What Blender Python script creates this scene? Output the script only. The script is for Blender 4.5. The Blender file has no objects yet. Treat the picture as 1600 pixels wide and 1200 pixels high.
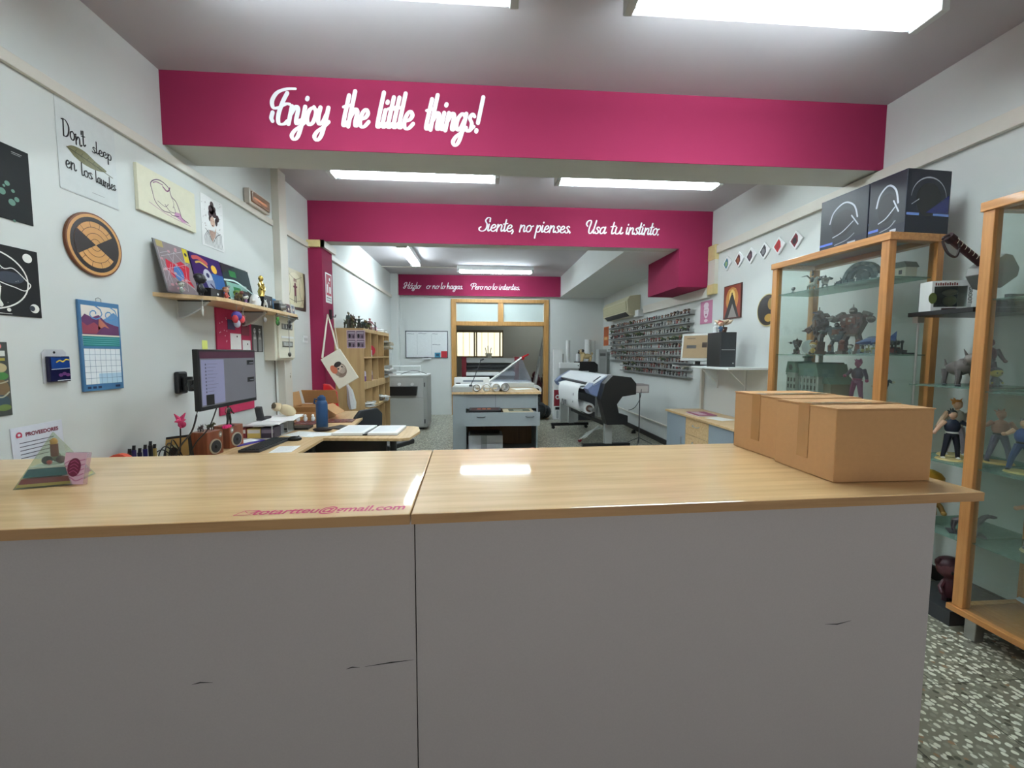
import bpy, math, random
from mathutils import Vector, Matrix, Euler

# ------------------------------------------------------------------ camera
C = bpy.context.scene.collection
H = 1.45
cam_d = bpy.data.cameras.new('camera'); cam = bpy.data.objects.new('camera', cam_d); C.objects.link(cam)
YAW, PIT, ROL, FPX = 0.0733, 0.0725, 0.0021, 653.1
cam_d.sensor_fit = 'HORIZONTAL'; cam_d.sensor_width = 36.0; cam_d.lens = 36.0 * FPX / 1600.0
cam_d.clip_start = 0.02; cam_d.clip_end = 200
_f = Vector((math.sin(YAW) * math.cos(PIT), math.cos(YAW) * math.cos(PIT), -math.sin(PIT)))
_r = Vector((math.cos(YAW), -math.sin(YAW), 0)); _u = _r.cross(_f)
_R = _r * math.cos(ROL) + _u * math.sin(ROL); _U = -_r * math.sin(ROL) + _u * math.cos(ROL)
_m = Matrix((( _R.x, _U.x, -_f.x, 0), (_R.y, _U.y, -_f.y, 0), (_R.z, _U.z, -_f.z, H), (0, 0, 0, 1)))
cam.matrix_world = _m
bpy.context.scene.camera = cam

# ------------------------------------------------------------------ world, sun, exposure
world = bpy.data.worlds.new('world'); bpy.context.scene.world = world; world.use_nodes = True
bg = world.node_tree.nodes['Background']; bg.inputs[0].default_value = (0.92, 0.93, 0.95, 1); bg.inputs[1].default_value = 0.62
sun_d = bpy.data.lights.new('sun', 'SUN'); sun_d.energy = 2.6; sun_d.angle = math.radians(2); sun_d.color = (1.0, 0.92, 0.78)
sun = bpy.data.objects.new('sun', sun_d); C.objects.link(sun)
sun.rotation_euler = Vector((0.18, 0.45, -0.87)).to_track_quat('-Z', 'Y').to_euler()
vs = bpy.context.scene.view_settings
bpy.context.scene.display_settings.display_device = 'sRGB'
vs.view_transform = 'Standard'; vs.look = 'None'; vs.gamma = 1.0; vs.exposure = 1.58; vs.use_curve_mapping = False
bpy.context.scene.cycles.max_bounces = 8; bpy.context.scene.cycles.transparent_max_bounces = 24
bpy.context.scene.cycles.diffuse_bounces = 5; bpy.context.scene.cycles.glossy_bounces = 4
bpy.context.scene.cycles.sample_clamp_indirect = 6.0
TUBE = 30.0          # strength of the fluorescent tubes

# ------------------------------------------------------------------ materials
def lin(c):
    return tuple(((x / 255) / 12.92 if x / 255 <= 0.04045 else ((x / 255 + 0.055) / 1.055) ** 2.4) for x in c) + (1.0,)
MATS = {}
def mat(name, col, rough=0.5, metal=0.0, var=0.06, scale=30.0, bump=0.0, spec=0.5, coat=0.0, emit=0.0):
    """procedural principled material: base colour broken by a little noise"""
    if name in MATS: return MATS[name]
    m = bpy.data.materials.new(name); m.use_nodes = True; nt = m.node_tree; b = nt.nodes['Principled BSDF']
    c = lin(col)
    tc = nt.nodes.new('ShaderNodeTexCoord'); nz = nt.nodes.new('ShaderNodeTexNoise'); nz.inputs['Scale'].default_value = scale
    nt.links.new(tc.outputs['Object'], nz.inputs['Vector'])
    mx = nt.nodes.new('ShaderNodeMix'); mx.data_type = 'RGBA'
    mx.inputs[6].default_value = tuple(x * (1 - var) for x in c[:3]) + (1,); mx.inputs[7].default_value = tuple(min(1, x * (1 + var)) for x in c[:3]) + (1,)
    nt.links.new(nz.outputs[0], mx.inputs[0]); nt.links.new(mx.outputs[2], b.inputs['Base Color'])
    b.inputs['Roughness'].default_value = rough; b.inputs['Metallic'].default_value = metal
    b.inputs['Specular IOR Level'].default_value = spec; b.inputs['Coat Weight'].default_value = coat
    if emit: b.inputs['Emission Color'].default_value = c; b.inputs['Emission Strength'].default_value = emit
    if bump:
        bp = nt.nodes.new('ShaderNodeBump'); bp.inputs['Strength'].default_value = bump; bp.inputs['Distance'].default_value = 0.002
        nt.links.new(nz.outputs[0], bp.inputs['Height']); nt.links.new(bp.outputs[0], b.inputs['Normal'])
    MATS[name] = m
    return m
def K(r, g, b, rough=0.55, **k):
    """small-object paint by sRGB colour"""
    return mat('paint_%d_%d_%d_%d' % (r, g, b, int(rough * 100)), (r, g, b), rough, **k)
def wood(name, dark, light, rough=0.3, axis=0, freq=9.0, coat=0.0, spec=0.5):
    if name in MATS: return MATS[name]
    m = bpy.data.materials.new(name); m.use_nodes = True; nt = m.node_tree; b = nt.nodes['Principled BSDF']
    tc = nt.nodes.new('ShaderNodeTexCoord'); mp = nt.nodes.new('ShaderNodeMapping')
    s = [freq * 4.0] * 3; s[axis] = freq * 0.22; mp.inputs['Scale'].default_value = s
    nt.links.new(tc.outputs['Object'], mp.inputs[0])
    n1 = nt.nodes.new('ShaderNodeTexNoise'); n1.inputs['Scale'].default_value = 1.6; n1.inputs['Detail'].default_value = 8; n1.inputs['Roughness'].default_value = 0.62
    nt.links.new(mp.outputs[0], n1.inputs['Vector'])
    n2 = nt.nodes.new('ShaderNodeTexNoise'); n2.inputs['Scale'].default_value = 2.2; nt.links.new(tc.outputs['Object'], n2.inputs['Vector'])
    rp = nt.nodes.new('ShaderNodeValToRGB'); rp.color_ramp.elements[0].color = lin(dark); rp.color_ramp.elements[1].color = lin(light)
    rp.color_ramp.elements[0].position = 0.30; rp.color_ramp.elements[1].position = 0.62
    ad = nt.nodes.new('ShaderNodeMath'); ad.operation = 'MULTIPLY_ADD'; ad.inputs[1].default_value = 0.3
    nt.links.new(n2.outputs[0], ad.inputs[0]); 
    sb = nt.nodes.new('ShaderNodeMath'); sb.operation = 'SUBTRACT'; sb.inputs[1].default_value = 0.15
    nt.links.new(n1.outputs[0], sb.inputs[0]); nt.links.new(sb.outputs[0], ad.inputs[2])
    nt.links.new(ad.outputs[0], rp.inputs[0]); nt.links.new(rp.outputs[0], b.inputs['Base Color'])
    b.inputs['Roughness'].default_value = rough; b.inputs['Coat Weight'].default_value = coat; b.inputs['Coat Roughness'].default_value = 0.05
    b.inputs['Specular IOR Level'].default_value = spec
    bp = nt.nodes.new('ShaderNodeBump'); bp.inputs['Strength'].default_value = 0.05; bp.inputs['Distance'].default_value = 0.001
    nt.links.new(n1.outputs[0], bp.inputs['Height']); nt.links.new(bp.outputs[0], b.inputs['Normal'])
    MATS[name] = m
    return m
def glass(name, tint, alpha=0.12, rough=0.02):
    """thin sheet glass: mostly clear, reflecting by fresnel, tinted a little"""
    if name in MATS: return MATS[name]
    m = bpy.data.materials.new(name); m.use_nodes = True; nt = m.node_tree; nt.nodes.clear()
    out = nt.nodes.new('ShaderNodeOutputMaterial'); tr = nt.nodes.new('ShaderNodeBsdfTransparent'); tr.inputs[0].default_value = lin(tint)
    gl = nt.nodes.new('ShaderNodeBsdfGlossy'); gl.inputs['Roughness'].default_value = rough
    lw = nt.nodes.new('ShaderNodeLayerWeight'); lw.inputs[0].default_value = 0.5
    pw = nt.nodes.new('ShaderNodeMath'); pw.operation = 'POWER'; pw.inputs[1].default_value = 5.0; nt.links.new(lw.outputs['Facing'], pw.inputs[0])
    fr = nt.nodes.new('ShaderNodeMath'); fr.operation = 'MULTIPLY_ADD'; fr.inputs[1].default_value = 0.55; fr.inputs[2].default_value = 0.035; nt.links.new(pw.outputs[0], fr.inputs[0])
    ms = nt.nodes.new('ShaderNodeMixShader'); nt.links.new(fr.outputs[0], ms.inputs[0]); nt.links.new(tr.outputs[0], ms.inputs[1]); nt.links.new(gl.outputs[0], ms.inputs[2])
    df = nt.nodes.new('ShaderNodeBsdfDiffuse'); df.inputs[0].default_value = lin(tint)
    m2 = nt.nodes.new('ShaderNodeMixShader'); m2.inputs[0].default_value = alpha
    nt.links.new(ms.outputs[0], m2.inputs[1]); nt.links.new(df.outputs[0], m2.inputs[2]); nt.links.new(m2.outputs[0], out.inputs[0])
    MATS[name] = m
    return m
def terrazzo():
    m = bpy.data.materials.new('terrazzo_floor'); m.use_nodes = True; nt = m.node_tree; b = nt.nodes['Principled BSDF']
    tc = nt.nodes.new('ShaderNodeTexCoord')
    wn = nt.nodes.new('ShaderNodeTexNoise'); wn.inputs['Scale'].default_value = 40
    nt.links.new(tc.outputs['Object'], wn.inputs['Vector'])
    mxv = nt.nodes.new('ShaderNodeMix'); mxv.data_type = 'RGBA'; mxv.inputs[0].default_value = 0.012
    nt.links.new(tc.outputs['Object'], mxv.inputs[6]); nt.links.new(wn.outputs[1], mxv.inputs[7])
    v = nt.nodes.new('ShaderNodeTexVoronoi'); v.inputs['Scale'].default_value = 46; v.inputs['Randomness'].default_value = 1.0
    nt.links.new(mxv.outputs[2], v.inputs['Vector'])
    ds = nt.nodes.new('ShaderNodeValToRGB'); ds.color_ramp.elements[0].position = 0.42; ds.color_ramp.elements[1].position = 0.52
    ds.color_ramp.elements[0].color = (1, 1, 1, 1); ds.color_ramp.elements[1].color = (0, 0, 0, 1)
    nt.links.new(v.outputs['Distance'], ds.inputs[0])
    sp = nt.nodes.new('ShaderNodeSeparateColor'); nt.links.new(v.outputs['Color'], sp.inputs[0])
    cr = nt.nodes.new('ShaderNodeValToRGB'); cr.color_ramp.interpolation = 'CONSTANT'
    e = cr.color_ramp.elements; e[0].position = 0; e[0].color = lin((214, 214, 198)); e[1].position = 0.45; e[1].color = lin((140, 138, 122))
    for p, c in ((0.62, (150, 146, 128)), (0.76, (84, 82, 70)), (0.86, (205, 205, 192)), (0.96, (150, 120, 90))):
        q = e.new(p); q.color = lin(c)
    nt.links.new(sp.outputs[0], cr.inputs[0])
    mx = nt.nodes.new('ShaderNodeMix'); mx.data_type = 'RGBA'; mx.inputs[6].default_value = lin((124, 122, 106))
    nt.links.new(ds.outputs[0], mx.inputs[0]); nt.links.new(cr.outputs[0], mx.inputs[7])
    br = nt.nodes.new('ShaderNodeTexBrick'); br.offset = 0; br.inputs['Color1'].default_value = br.inputs['Color2'].default_value = (1, 1, 1, 1)
    br.inputs['Mortar'].default_value = (0.25, 0.24, 0.22, 1); br.inputs['Scale'].default_value = 1.0; br.inputs['Mortar Size'].default_value = 0.002
    br.inputs['Brick Width'].default_value = 0.4; br.inputs['Row Height'].default_value = 0.4
    nt.links.new(tc.outputs['Object'], br.inputs['Vector'])
    ml = nt.nodes.new('ShaderNodeMix'); ml.data_type = 'RGBA'; ml.blend_type = 'MULTIPLY'; ml.inputs[0].default_value = 1
    nt.links.new(mx.outputs[2], ml.inputs[6]); nt.links.new(br.outputs[0], ml.inputs[7]); nt.links.new(ml.outputs[2], b.inputs['Base Color'])
    b.inputs['Roughness'].default_value = 0.28
    return m

M_wall = mat('wall_paint', (210, 213, 211), 0.75, var=0.02, scale=6, bump=0.15)
M_ceil = mat('ceiling_paint', (178, 173, 177), 0.85, var=0.02, scale=5, bump=0.1)
M_pink = mat('pink_paint', (142, 40, 75), 0.8, var=0.02, scale=8, bump=0.1, spec=0.15)
M_soffit = mat('beam_grey_paint', (190, 190, 184), 0.8, var=0.02, scale=5)
M_floor = terrazzo()
M_top = wood('beech_laminate', (198, 161, 113), (221, 186, 137), 0.36, 0, 5.0, coat=0.6, spec=0.25)
M_edge = wood('beech_edge', (150, 112, 72), (176, 136, 92), 0.5, 0, 6.0)
M_panel = mat('grey_laminate', (172, 165, 164), 0.55, var=0.05, scale=220, bump=0.06)
M_cabwood = wood('cabinet_beech', (170, 112, 58), (198, 140, 80), 0.4, 2, 8.0, coat=0.2)
M_cabwood_x = wood('cabinet_beech_x', (170, 112, 58), (198, 140, 80), 0.4, 0, 8.0, coat=0.2)
M_desk = wood('desk_beech', (198, 160, 112), (222, 190, 144), 0.4, 1, 6.0, coat=0.2)
M_mdf = wood('raw_mdf', (176, 142, 96), (198, 166, 118), 0.7, 2, 2.0)
M_door = wood('door_oak', (164, 118, 62), (190, 144, 84), 0.45, 2, 7.0)
M_glass = glass('clear_glass', (246, 250, 248), 0.02)
M_shelfglass = glass('green_shelf_glass', (190, 216, 206), 0.18)
M_frost = mat('frosted_glass', (196, 208, 206), 0.25, var=0.02, scale=4)
M_cream = mat('cream_trunking', (214, 209, 199), 0.5, var=0.02)
M_yellowed = mat('yellowed_tape', (214, 194, 138), 0.5, var=0.12, scale=25)
M_white = mat('white_plastic', (232, 234, 234), 0.35, var=0.02)
M_off = mat('off_white_plastic', (222, 218, 200), 0.4, var=0.03)
M_black = mat('black_plastic', (22, 22, 24), 0.4, var=0.1)
M_dark = mat('dark_grey_plastic', (52, 54, 58), 0.45, var=0.08)
M_grey = mat('light_grey_metal', (188, 190, 188), 0.4, 0.1, var=0.03)
M_grey2 = mat('machine_grey', (165, 167, 165), 0.45, 0.0, var=0.03)
M_steel = mat('brushed_steel', (180, 180, 178), 0.28, 0.9, var=0.08)
M_chrome = mat('chrome', (210, 210, 210), 0.12, 1.0, var=0.02)
M_paper = mat('white_paper', (240, 240, 240), 0.8, var=0.02)
M_card = mat('brown_cardboard', (186, 142, 96), 0.8, var=0.06, scale=60, bump=0.1)
M_tape = mat('brown_tape', (174, 131, 86), 0.25, var=0.05, coat=0.3)
M_lamp = mat('lit_tube', (253, 250, 246), 0.5, emit=TUBE, var=0)
M_lamp_rear = mat('lit_tube_rear', (253, 250, 248), 0.5, emit=TUBE * 1.4, var=0)
M_gold = mat('gold_metal', (206, 176, 96), 0.25, 0.9, var=0.1)
M_ink = mat('black_ink', (28, 28, 30), 0.7)
M_vinyl = mat('white_vinyl', (238, 238, 240), 0.6, var=0.01)

# ------------------------------------------------------------------ mesh builder
class MB:
    def __init__(s, M=None): s.v = []; s.f = []; s.mi = []; s.mats = []; s.M = M or Matrix()
    def mid(s, m):
        if m not in s.mats: s.mats.append(m)
        return s.mats.index(m)
    def add(s, vs, fs, m, T=None):
        o = len(s.v); A = s.M @ T if T is not None else s.M
        s.v += [tuple(A @ Vector(p)) for p in vs]; k = s.mid(m)
        for f in fs: s.f.append(tuple(o + i for i in f)); s.mi.append(k)
        return s
    def box(s, x0, x1, y0, y1, z0, z1, m, T=None):
        x0, x1 = min(x0, x1), max(x0, x1); y0, y1 = min(y0, y1), max(y0, y1); z0, z1 = min(z0, z1), max(z0, z1)
        return s.add([(x0, y0, z0), (x1, y0, z0), (x1, y1, z0), (x0, y1, z0), (x0, y0, z1), (x1, y0, z1), (x1, y1, z1), (x0, y1, z1)],
              [(0, 3, 2, 1), (4, 5, 6, 7), (0, 1, 5, 4), (1, 2, 6, 5), (2, 3, 7, 6), (3, 0, 4, 7)], m, T)
    def obox(s, c, d, rot, m):
        T = Matrix.Translation(c) @ Euler(rot).to_matrix().to_4x4()
        return s.box(-d[0] / 2, d[0] / 2, -d[1] / 2, d[1] / 2, -d[2] / 2, d[2] / 2, m, T)
    def cyl(s, p0, p1, r0, m, r1=None, n=12, caps=True):
        p0 = Vector(p0); p1 = Vector(p1); r1 = r0 if r1 is None else r1; d = (p1 - p0)
        q = d.to_track_quat('Z', 'Y').to_matrix(); vs = []
        for p, r in ((p0, r0), (p1, r1)):
            for i in range(n):
                a = 2 * math.pi * i / n; vs.append(p + q @ Vector((r * math.cos(a), r * math.sin(a), 0)))
        fs = [(i, (i + 1) % n, n + (i + 1) % n, n + i) for i in range(n)]
        if caps: fs += [tuple(range(n - 1, -1, -1)), tuple(range(n, 2 * n))]
        return s.add(vs, fs, m)
    def lathe(s, prof, c, m, n=16, T=None):
        vs = []; fs = []
        for r, z in prof:
            for i in range(n):
                a = 2 * math.pi * i / n; vs.append((c[0] + r * math.cos(a), c[1] + r * math.sin(a), c[2] + z))
        for k in range(len(prof) - 1):
            for i in range(n):
                j = (i + 1) % n; fs.append((k * n + i, k * n + j, (k + 1) * n + j, (k + 1) * n + i))
        fs += [tuple(range(n - 1, -1, -1)), tuple(range((len(prof) - 1) * n, len(prof) * n))]
        return s.add(vs, fs, m, T)
    def ell(s, c, r, m, n=10, k=6, rot=None):
        if not hasattr(r, '__len__'): r = (r, r, r)
        T = Matrix.Translation(c) @ (Euler(rot).to_matrix().to_4x4() if rot else Matrix())
        vs = [(0, 0, -r[2])]; fs = []
        for j in range(1, k):
            t = math.pi * j / k - math.pi / 2
            for i in range(n):
                a = 2 * math.pi * i / n; vs.append((r[0] * math.cos(t) * math.cos(a), r[1] * math.cos(t) * math.sin(a), r[2] * math.sin(t)))
        vs.append((0, 0, r[2])); L = len(vs) - 1
        for i in range(n): fs.append((0, 1 + (i + 1) % n, 1 + i)); fs.append((L, L - n + i, L - n + (i + 1) % n))
        for j in range(k - 2):
            for i in range(n):
                q = (i + 1) % n; fs.append((1 + j * n + i, 1 + j * n + q, 1 + (j + 1) * n + q, 1 + (j + 1) * n + i))
        return s.add(vs, fs, m, T)
    def tube(s, pts, r, m, n=6):
        pts = [Vector(p) for p in pts]; vs = []; fs = []; up = Vector((0, 0, 1))
        for i, p in enumerate(pts):
            d = (pts[min(i + 1, len(pts) - 1)] - pts[max(i - 1, 0)]).normalized()
            a = d.cross(up) if abs(d.z) < 0.95 else d.cross(Vector((1, 0, 0))); a.normalize(); b = d.cross(a)
            rr = r[i] if hasattr(r, '__len__') else r
            for k in range(n):
                t = 2 * math.pi * k / n; vs.append(p + a * rr * math.cos(t) + b * rr * math.sin(t))
        for i in range(len(pts) - 1):
            for k in range(n):
                q = (k + 1) % n; fs.append((i * n + k, (i + 1) * n + k, (i + 1) * n + q, i * n + q))
        fs += [tuple(range(n)), tuple(range(len(vs) - 1, len(vs) - n - 1, -1))]
        return s.add(vs, fs, m)
    def prism(s, poly, a0, a1, m, axis='y'):
        n = len(poly)
        P = {'y': lambda p, a: (p[0], a, p[1]), 'x': lambda p, a: (a, p[0], p[1]), 'z': lambda p, a: (p[0], p[1], a)}[axis]
        vs = [P(p, a0) for p in poly] + [P(p, a1) for p in poly]
        fs = [(i, (i + 1) % n, n + (i + 1) % n, n + i) for i in range(n)] + [tuple(range(n - 1, -1, -1)), tuple(range(n, 2 * n))]
        return s.add(vs, fs, m)
    # flat marks in the x-z plane at depth y, facing -y
    def flat(s, poly, y, m): return s.add([(p[0], y, p[1]) for p in poly], [tuple(range(len(poly)))], m)
    def rect(s, x0, x1, z0, z1, y, m): return s.flat([(x0, z0), (x1, z0), (x1, z1), (x0, z1)], y, m)
    def disc(s, cx, cz, rx, y, m, rz=None, n=28, a0=0, a1=2 * math.pi):
        rz = rx if rz is None else rz
        return s.flat([(cx + rx * math.cos(a0 + (a1 - a0) * i / n), cz + rz * math.sin(a0 + (a1 - a0) * i / n)) for i in range(n if a1 - a0 > 6.2 else n + 1)], y, m)
    def line(s, pts, w, y, m, caps=True, ramp=1e-5):
        """a brush line through pts in the x-z plane; w is a width or a list"""
        vs = []; fs = []; n = len(pts)
        for i in range(n):
            a = pts[max(i - 1, 0)]; b = pts[min(i + 1, n - 1)]; dx, dz = b[0] - a[0], b[1] - a[1]; L = math.hypot(dx, dz) or 1
            ww = (w[i] if hasattr(w, '__len__') else w) / 2; nx, nz = -dz / L * ww, dx / L * ww
            vs += [(pts[i][0] - nx, y - ramp * i, pts[i][1] - nz), (pts[i][0] + nx, y - ramp * i, pts[i][1] + nz)]
        for i in range(n - 1): fs.append((2 * i, 2 * i + 2, 2 * i + 3, 2 * i + 1))
        s.add(vs, fs, m)
        if caps:
            for i in (0, n - 1):
                ww = (w[i] if hasattr(w, '__len__') else w) / 2; s.disc(pts[i][0], pts[i][1], ww, y - ramp * i - 1e-5 - ramp * 2, m, n=10)
        return s
    def build(s, name, parent=None, bevel=0.0, smooth=False, label=None, mods=None):
        me = bpy.data.meshes.new(name); me.from_pydata(s.v, [], s.f)
        for m in s.mats: me.materials.append(m)
        me.polygons.foreach_set('material_index', s.mi)
        if smooth: me.polygons.foreach_set('use_smooth', [True] * len(me.polygons))
        me.update(); o = bpy.data.objects.new(name, me); C.objects.link(o)
        if smooth and smooth != 'all':
            me.set_sharp_from_angle(angle=math.radians(42))
        if parent is not None: o.parent = parent
        if bevel:
            b = o.modifiers.new('bevel', 'BEVEL'); b.width = bevel; b.segments = 2; b.limit_method = 'ANGLE'; b.angle_limit = math.radians(40)
        if label: o['label'] = label
        return o
def spline(pts, k=6):
    """Catmull-Rom through 2-D points"""
    if len(pts) < 3: return [tuple(p) for p in pts]
    P = [pts[0]] + list(pts) + [pts[-1]]; out = []
    for i in range(1, len(P) - 2):
        p0, p1, p2, p3 = P[i - 1], P[i], P[i + 1], P[i + 2]
        for j in range(k):
            t = j / k
            out.append(tuple(0.5 * ((2 * p1[a]) + (-p0[a] + p2[a]) * t + (2 * p0[a] - 5 * p1[a] + 4 * p2[a] - p3[a]) * t * t + (-p0[a] + 3 * p1[a] - 3 * p2[a] + p3[a]) * t ** 3) for a in range(len(p1))))
    out.append(tuple(pts[-1])); return out
def tag(o, label, cat, group=None, kind=None):
    o['label'] = label; o['category'] = cat
    if group: o['group'] = group
    if kind: o['kind'] = kind
    return o
def thing(name, label, cat, loc=(0, 0, 0), rz=0.0, group=None, rot=None):
    o = bpy.data.objects.new(name, None); o.empty_display_size = 0.05; C.objects.link(o)
    o.location = loc; o.rotation_euler = rot or (0, 0, rz); return tag(o, label, cat, group)
def solo(mb, name, label, cat, loc=(0, 0, 0), rz=0.0, group=None, rot=None, **k):
    o = mb.build(name, None, **k); o.location = loc; o.rotation_euler = rot or (0, 0, rz); return tag(o, label, cat, group)
def struct(mb, name, label=None, **k):
    o = mb.build(name, None, **k); o['kind'] = 'structure'
    o['label'] = label or name.replace('_', ' ') + ' of the shop room'; o['category'] = name.split('_')[0]
    return o
D = math.radians
LW, RW = math.pi / 2, -math.pi / 2      # headings for things hung on the left and right walls
# ------------------------------------------------------------------ the room
XL, XR, ZC, YF, YB, Y0 = -2.04, 2.93, 3.246, 9.95, 12.6, -2.6
# ceiling lights (they carry the room's light)
def tube_light(name, label, cx, cy, L, rz, z_drop, group, two=True):
    t = thing(name, label, 'ceiling light', (cx, cy, ZC - z_drop), rz, group)
    h = MB(); h.box(-L / 2, L / 2, -0.075, 0.075, 0.035, z_drop, M_white); h.build('housing', t, bevel=0.004)
    for sx in (-1, 1): e = MB(); e.box(sx * L / 2, sx * (L / 2 - 0.045), -0.08, 0.08, -0.02, 0.055, M_grey); e.build('end_cap', t, bevel=0.006)
    for y in ((-0.038, 0.038) if two else (0,)):
        g = MB(); g.cyl((-L / 2 + 0.06, y, 0.012), (L / 2 - 0.06, y, 0.012), 0.017, M_lamp_rear if group.startswith('rear') else M_lamp, n=10); g.build('tube', t)
    c = MB(); c.prism([(-0.078, 0.04), (-0.07, -0.016), (0.07, -0.016), (0.078, 0.04), (0.072, 0.04), (0.065, -0.011), (-0.065, -0.011), (-0.072, 0.04)], -L / 2 + 0.045, L / 2 - 0.045, glass('lamp_cover', (236, 246, 250), 0.05, 0.15), 'x'); c.build('diffuser', t)
    return t
tube_light('ceiling_light', 'near twin-tube ceiling light on the left, cut by the top edge', -0.605, 2.06, 1.58, 0, 0.12, 'near ceiling lights')
tube_light('ceiling_light', 'near twin-tube ceiling light on the right, over the display cabinets', 1.48, 2.06, 1.56, 0, 0.12, 'near ceiling lights')
tube_light('ceiling_light', 'twin-tube ceiling light between the two big pink beams, left of the pair', -0.62, 4.16, 1.60, 0, 0.12, 'middle ceiling lights')
tube_light('ceiling_light', 'twin-tube ceiling light between the two big pink beams, right of the pair', 1.555, 4.16, 1.66, 0, 0.12, 'middle ceiling lights')
tube_light('ceiling_light', 'ceiling light running lengthwise down the back room beside the left wall', -1.24, 7.55, 1.5, LW, 0.12, 'rear ceiling lights')
tube_light('ceiling_light', 'ceiling light just in front of the small farthest pink beam', 0.30, 8.82, 1.58, 0, 0.12, 'rear ceiling lights')
tube_light('ceiling_light', 'added out-of-view tube light brightening the rear workroom beyond the doorway', 1.9, 11.4, 1.2, 0, 0.12, 'rear ceiling lights', False)  # added lamp, hidden above the doorway, only to lift the dim workroom

b = MB(); b.box(XL - 0.2, XR + 0.2, Y0 - 0.2, 14.5, -0.1, 0, M_floor); struct(b, 'floor', 'speckled grey terrazzo tile floor')
b = MB(); b.box(XL - 0.2, XR + 0.2, Y0 - 0.2, YB + 0.15, ZC, ZC + 0.12, M_ceil); struct(b, 'ceiling', 'pale painted ceiling')
b = MB(); b.box(XL - 0.12, XL, Y0, YB, 0, ZC, M_wall); struct(b, 'wall_left', 'white painted left wall')
b = MB(); b.box(XR, XR + 0.12, Y0, YB, 0, ZC, M_wall); struct(b, 'wall_right', 'white painted right wall')
b = MB()
b.box(XL, -0.70, YF, YF + 0.12, 0, ZC, M_wall); b.box(1.60, XR, YF, YF + 0.12, 0, ZC, M_wall); b.box(-0.70, 1.60, YF, YF + 0.12, 2.72, ZC, M_wall)
struct(b, 'wall_far', 'white wall at the far end around the wooden doorway')
b = MB()   # the wall behind the camera, with the shop's door and window openings
b.box(XL, -1.5, Y0 - 0.15, Y0, 0, ZC, M_wall); b.box(2.5, XR, Y0 - 0.15, Y0, 0, ZC, M_wall); b.box(-1.5, 2.5, Y0 - 0.15, Y0, 2.4, ZC, M_wall); b.box(-1.5, 1.0, Y0 - 0.15, Y0, 0, 0.9, M_wall)
struct(b, 'wall_back', 'wall behind the counter front with the shop window')
b = MB()
b.box(XL, -0.75, YB, YB + 0.15, 0, ZC, M_wall); b.box(0.66, XR, YB, YB + 0.15, 0, ZC, M_wall)
b.box(-0.75, 0.66, YB, YB + 0.15, 0, 1.34, M_wall); b.box(-0.75, 0.66, YB, YB + 0.15, 2.15, ZC, M_wall)
M_rear = mat('rear_room_paint', (176, 170, 156), 0.8, var=0.03, scale=5)
for i in range(len(b.mats)): b.mats[i] = M_rear
struct(b, 'wall_rear', 'beige wall of the rear workroom with the window')
# beams
b = MB(); b.box(XL, XR, 2.955, 3.275, 2.795, ZC, M_soffit); b.box(XL, XR, 2.950, 2.9549, 2.788, ZC, M_pink); struct(b, 'beam_1', 'large pink ceiling beam nearest the counter')
b = MB(); b.box(XL, XR, 5.232, 5.43, 2.783, ZC, M_soffit); b.box(XL, XR, 5.227, 5.2319, 2.778, ZC, M_pink)
struct(b, 'beam_2', 'second pink ceiling beam')
b = MB(); b.box(2.50, XR, 5.222, 6.2, 2.30, 2.779, M_pink); struct(b, 'beam_block', 'pink boxed drop at the right end of the second beam')
b = MB(); b.box(XL, 1.86, 9.835, YF, 2.785, ZC, M_soffit); b.box(XL, 1.86, 9.83, 9.8349, 2.778, ZC, M_pink); struct(b, 'beam_3', 'small pink beam on the far wall above the doorway')
b = MB(); b.box(1.86, XR, 5.43, YF, 2.779, ZC, M_wall); struct(b, 'soffit_right', 'white boxed soffit along the right side of the ceiling')
b = MB(); b.box(XL, -1.882, 5.20, 5.545, 0, 2.778, M_pink); struct(b, 'column_pink', 'pink pillar on the left wall under the second beam')
b = MB(); b.box(XL, -1.88, 9.72, YF, 0, ZC, M_wall); struct(b, 'column_corner', 'white pilaster in the far left corner')
# door frame
t = thing('door_1', 'wide wooden doorway with glazed transom in the far wall', 'door', (0, YF, 0)); t['kind'] = 'structure'
b = MB()
for x0, x1 in ((-0.70, -0.585), (1.49, 1.60)): b.box(x0, x1, -0.04, 0.14, 0, 2.72, M_door)
b.box(-0.585, 1.49, -0.04, 0.14, 2.64, 2.72, M_door); b.box(-0.585, 1.49, -0.04, 0.14, 2.105, 2.20, M_door); b.box(0.40, 0.52, -0.04, 0.14, 2.20, 2.64, M_door)
b.build('door_frame', t, bevel=0.004)
for x0, x1 in ((-0.585, 0.40), (0.52, 1.49)):
    b = MB(); b.box(x0, x1, 0.03, 0.045, 2.20, 2.64, M_frost); b.build('pane', t)
    b = MB(); m = M_cream
    b.box(x0, x0 + 0.018, 0.0, 0.03, 2.20, 2.64, m); b.box(x1 - 0.018, x1, 0.0, 0.03, 2.20, 2.64, m); b.box(x0, x1, 0.0, 0.03, 2.20, 2.215, m); b.box(x0, x1, 0.0, 0.03, 2.625, 2.64, m)
    b.build('glazing_bead', t)
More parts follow.
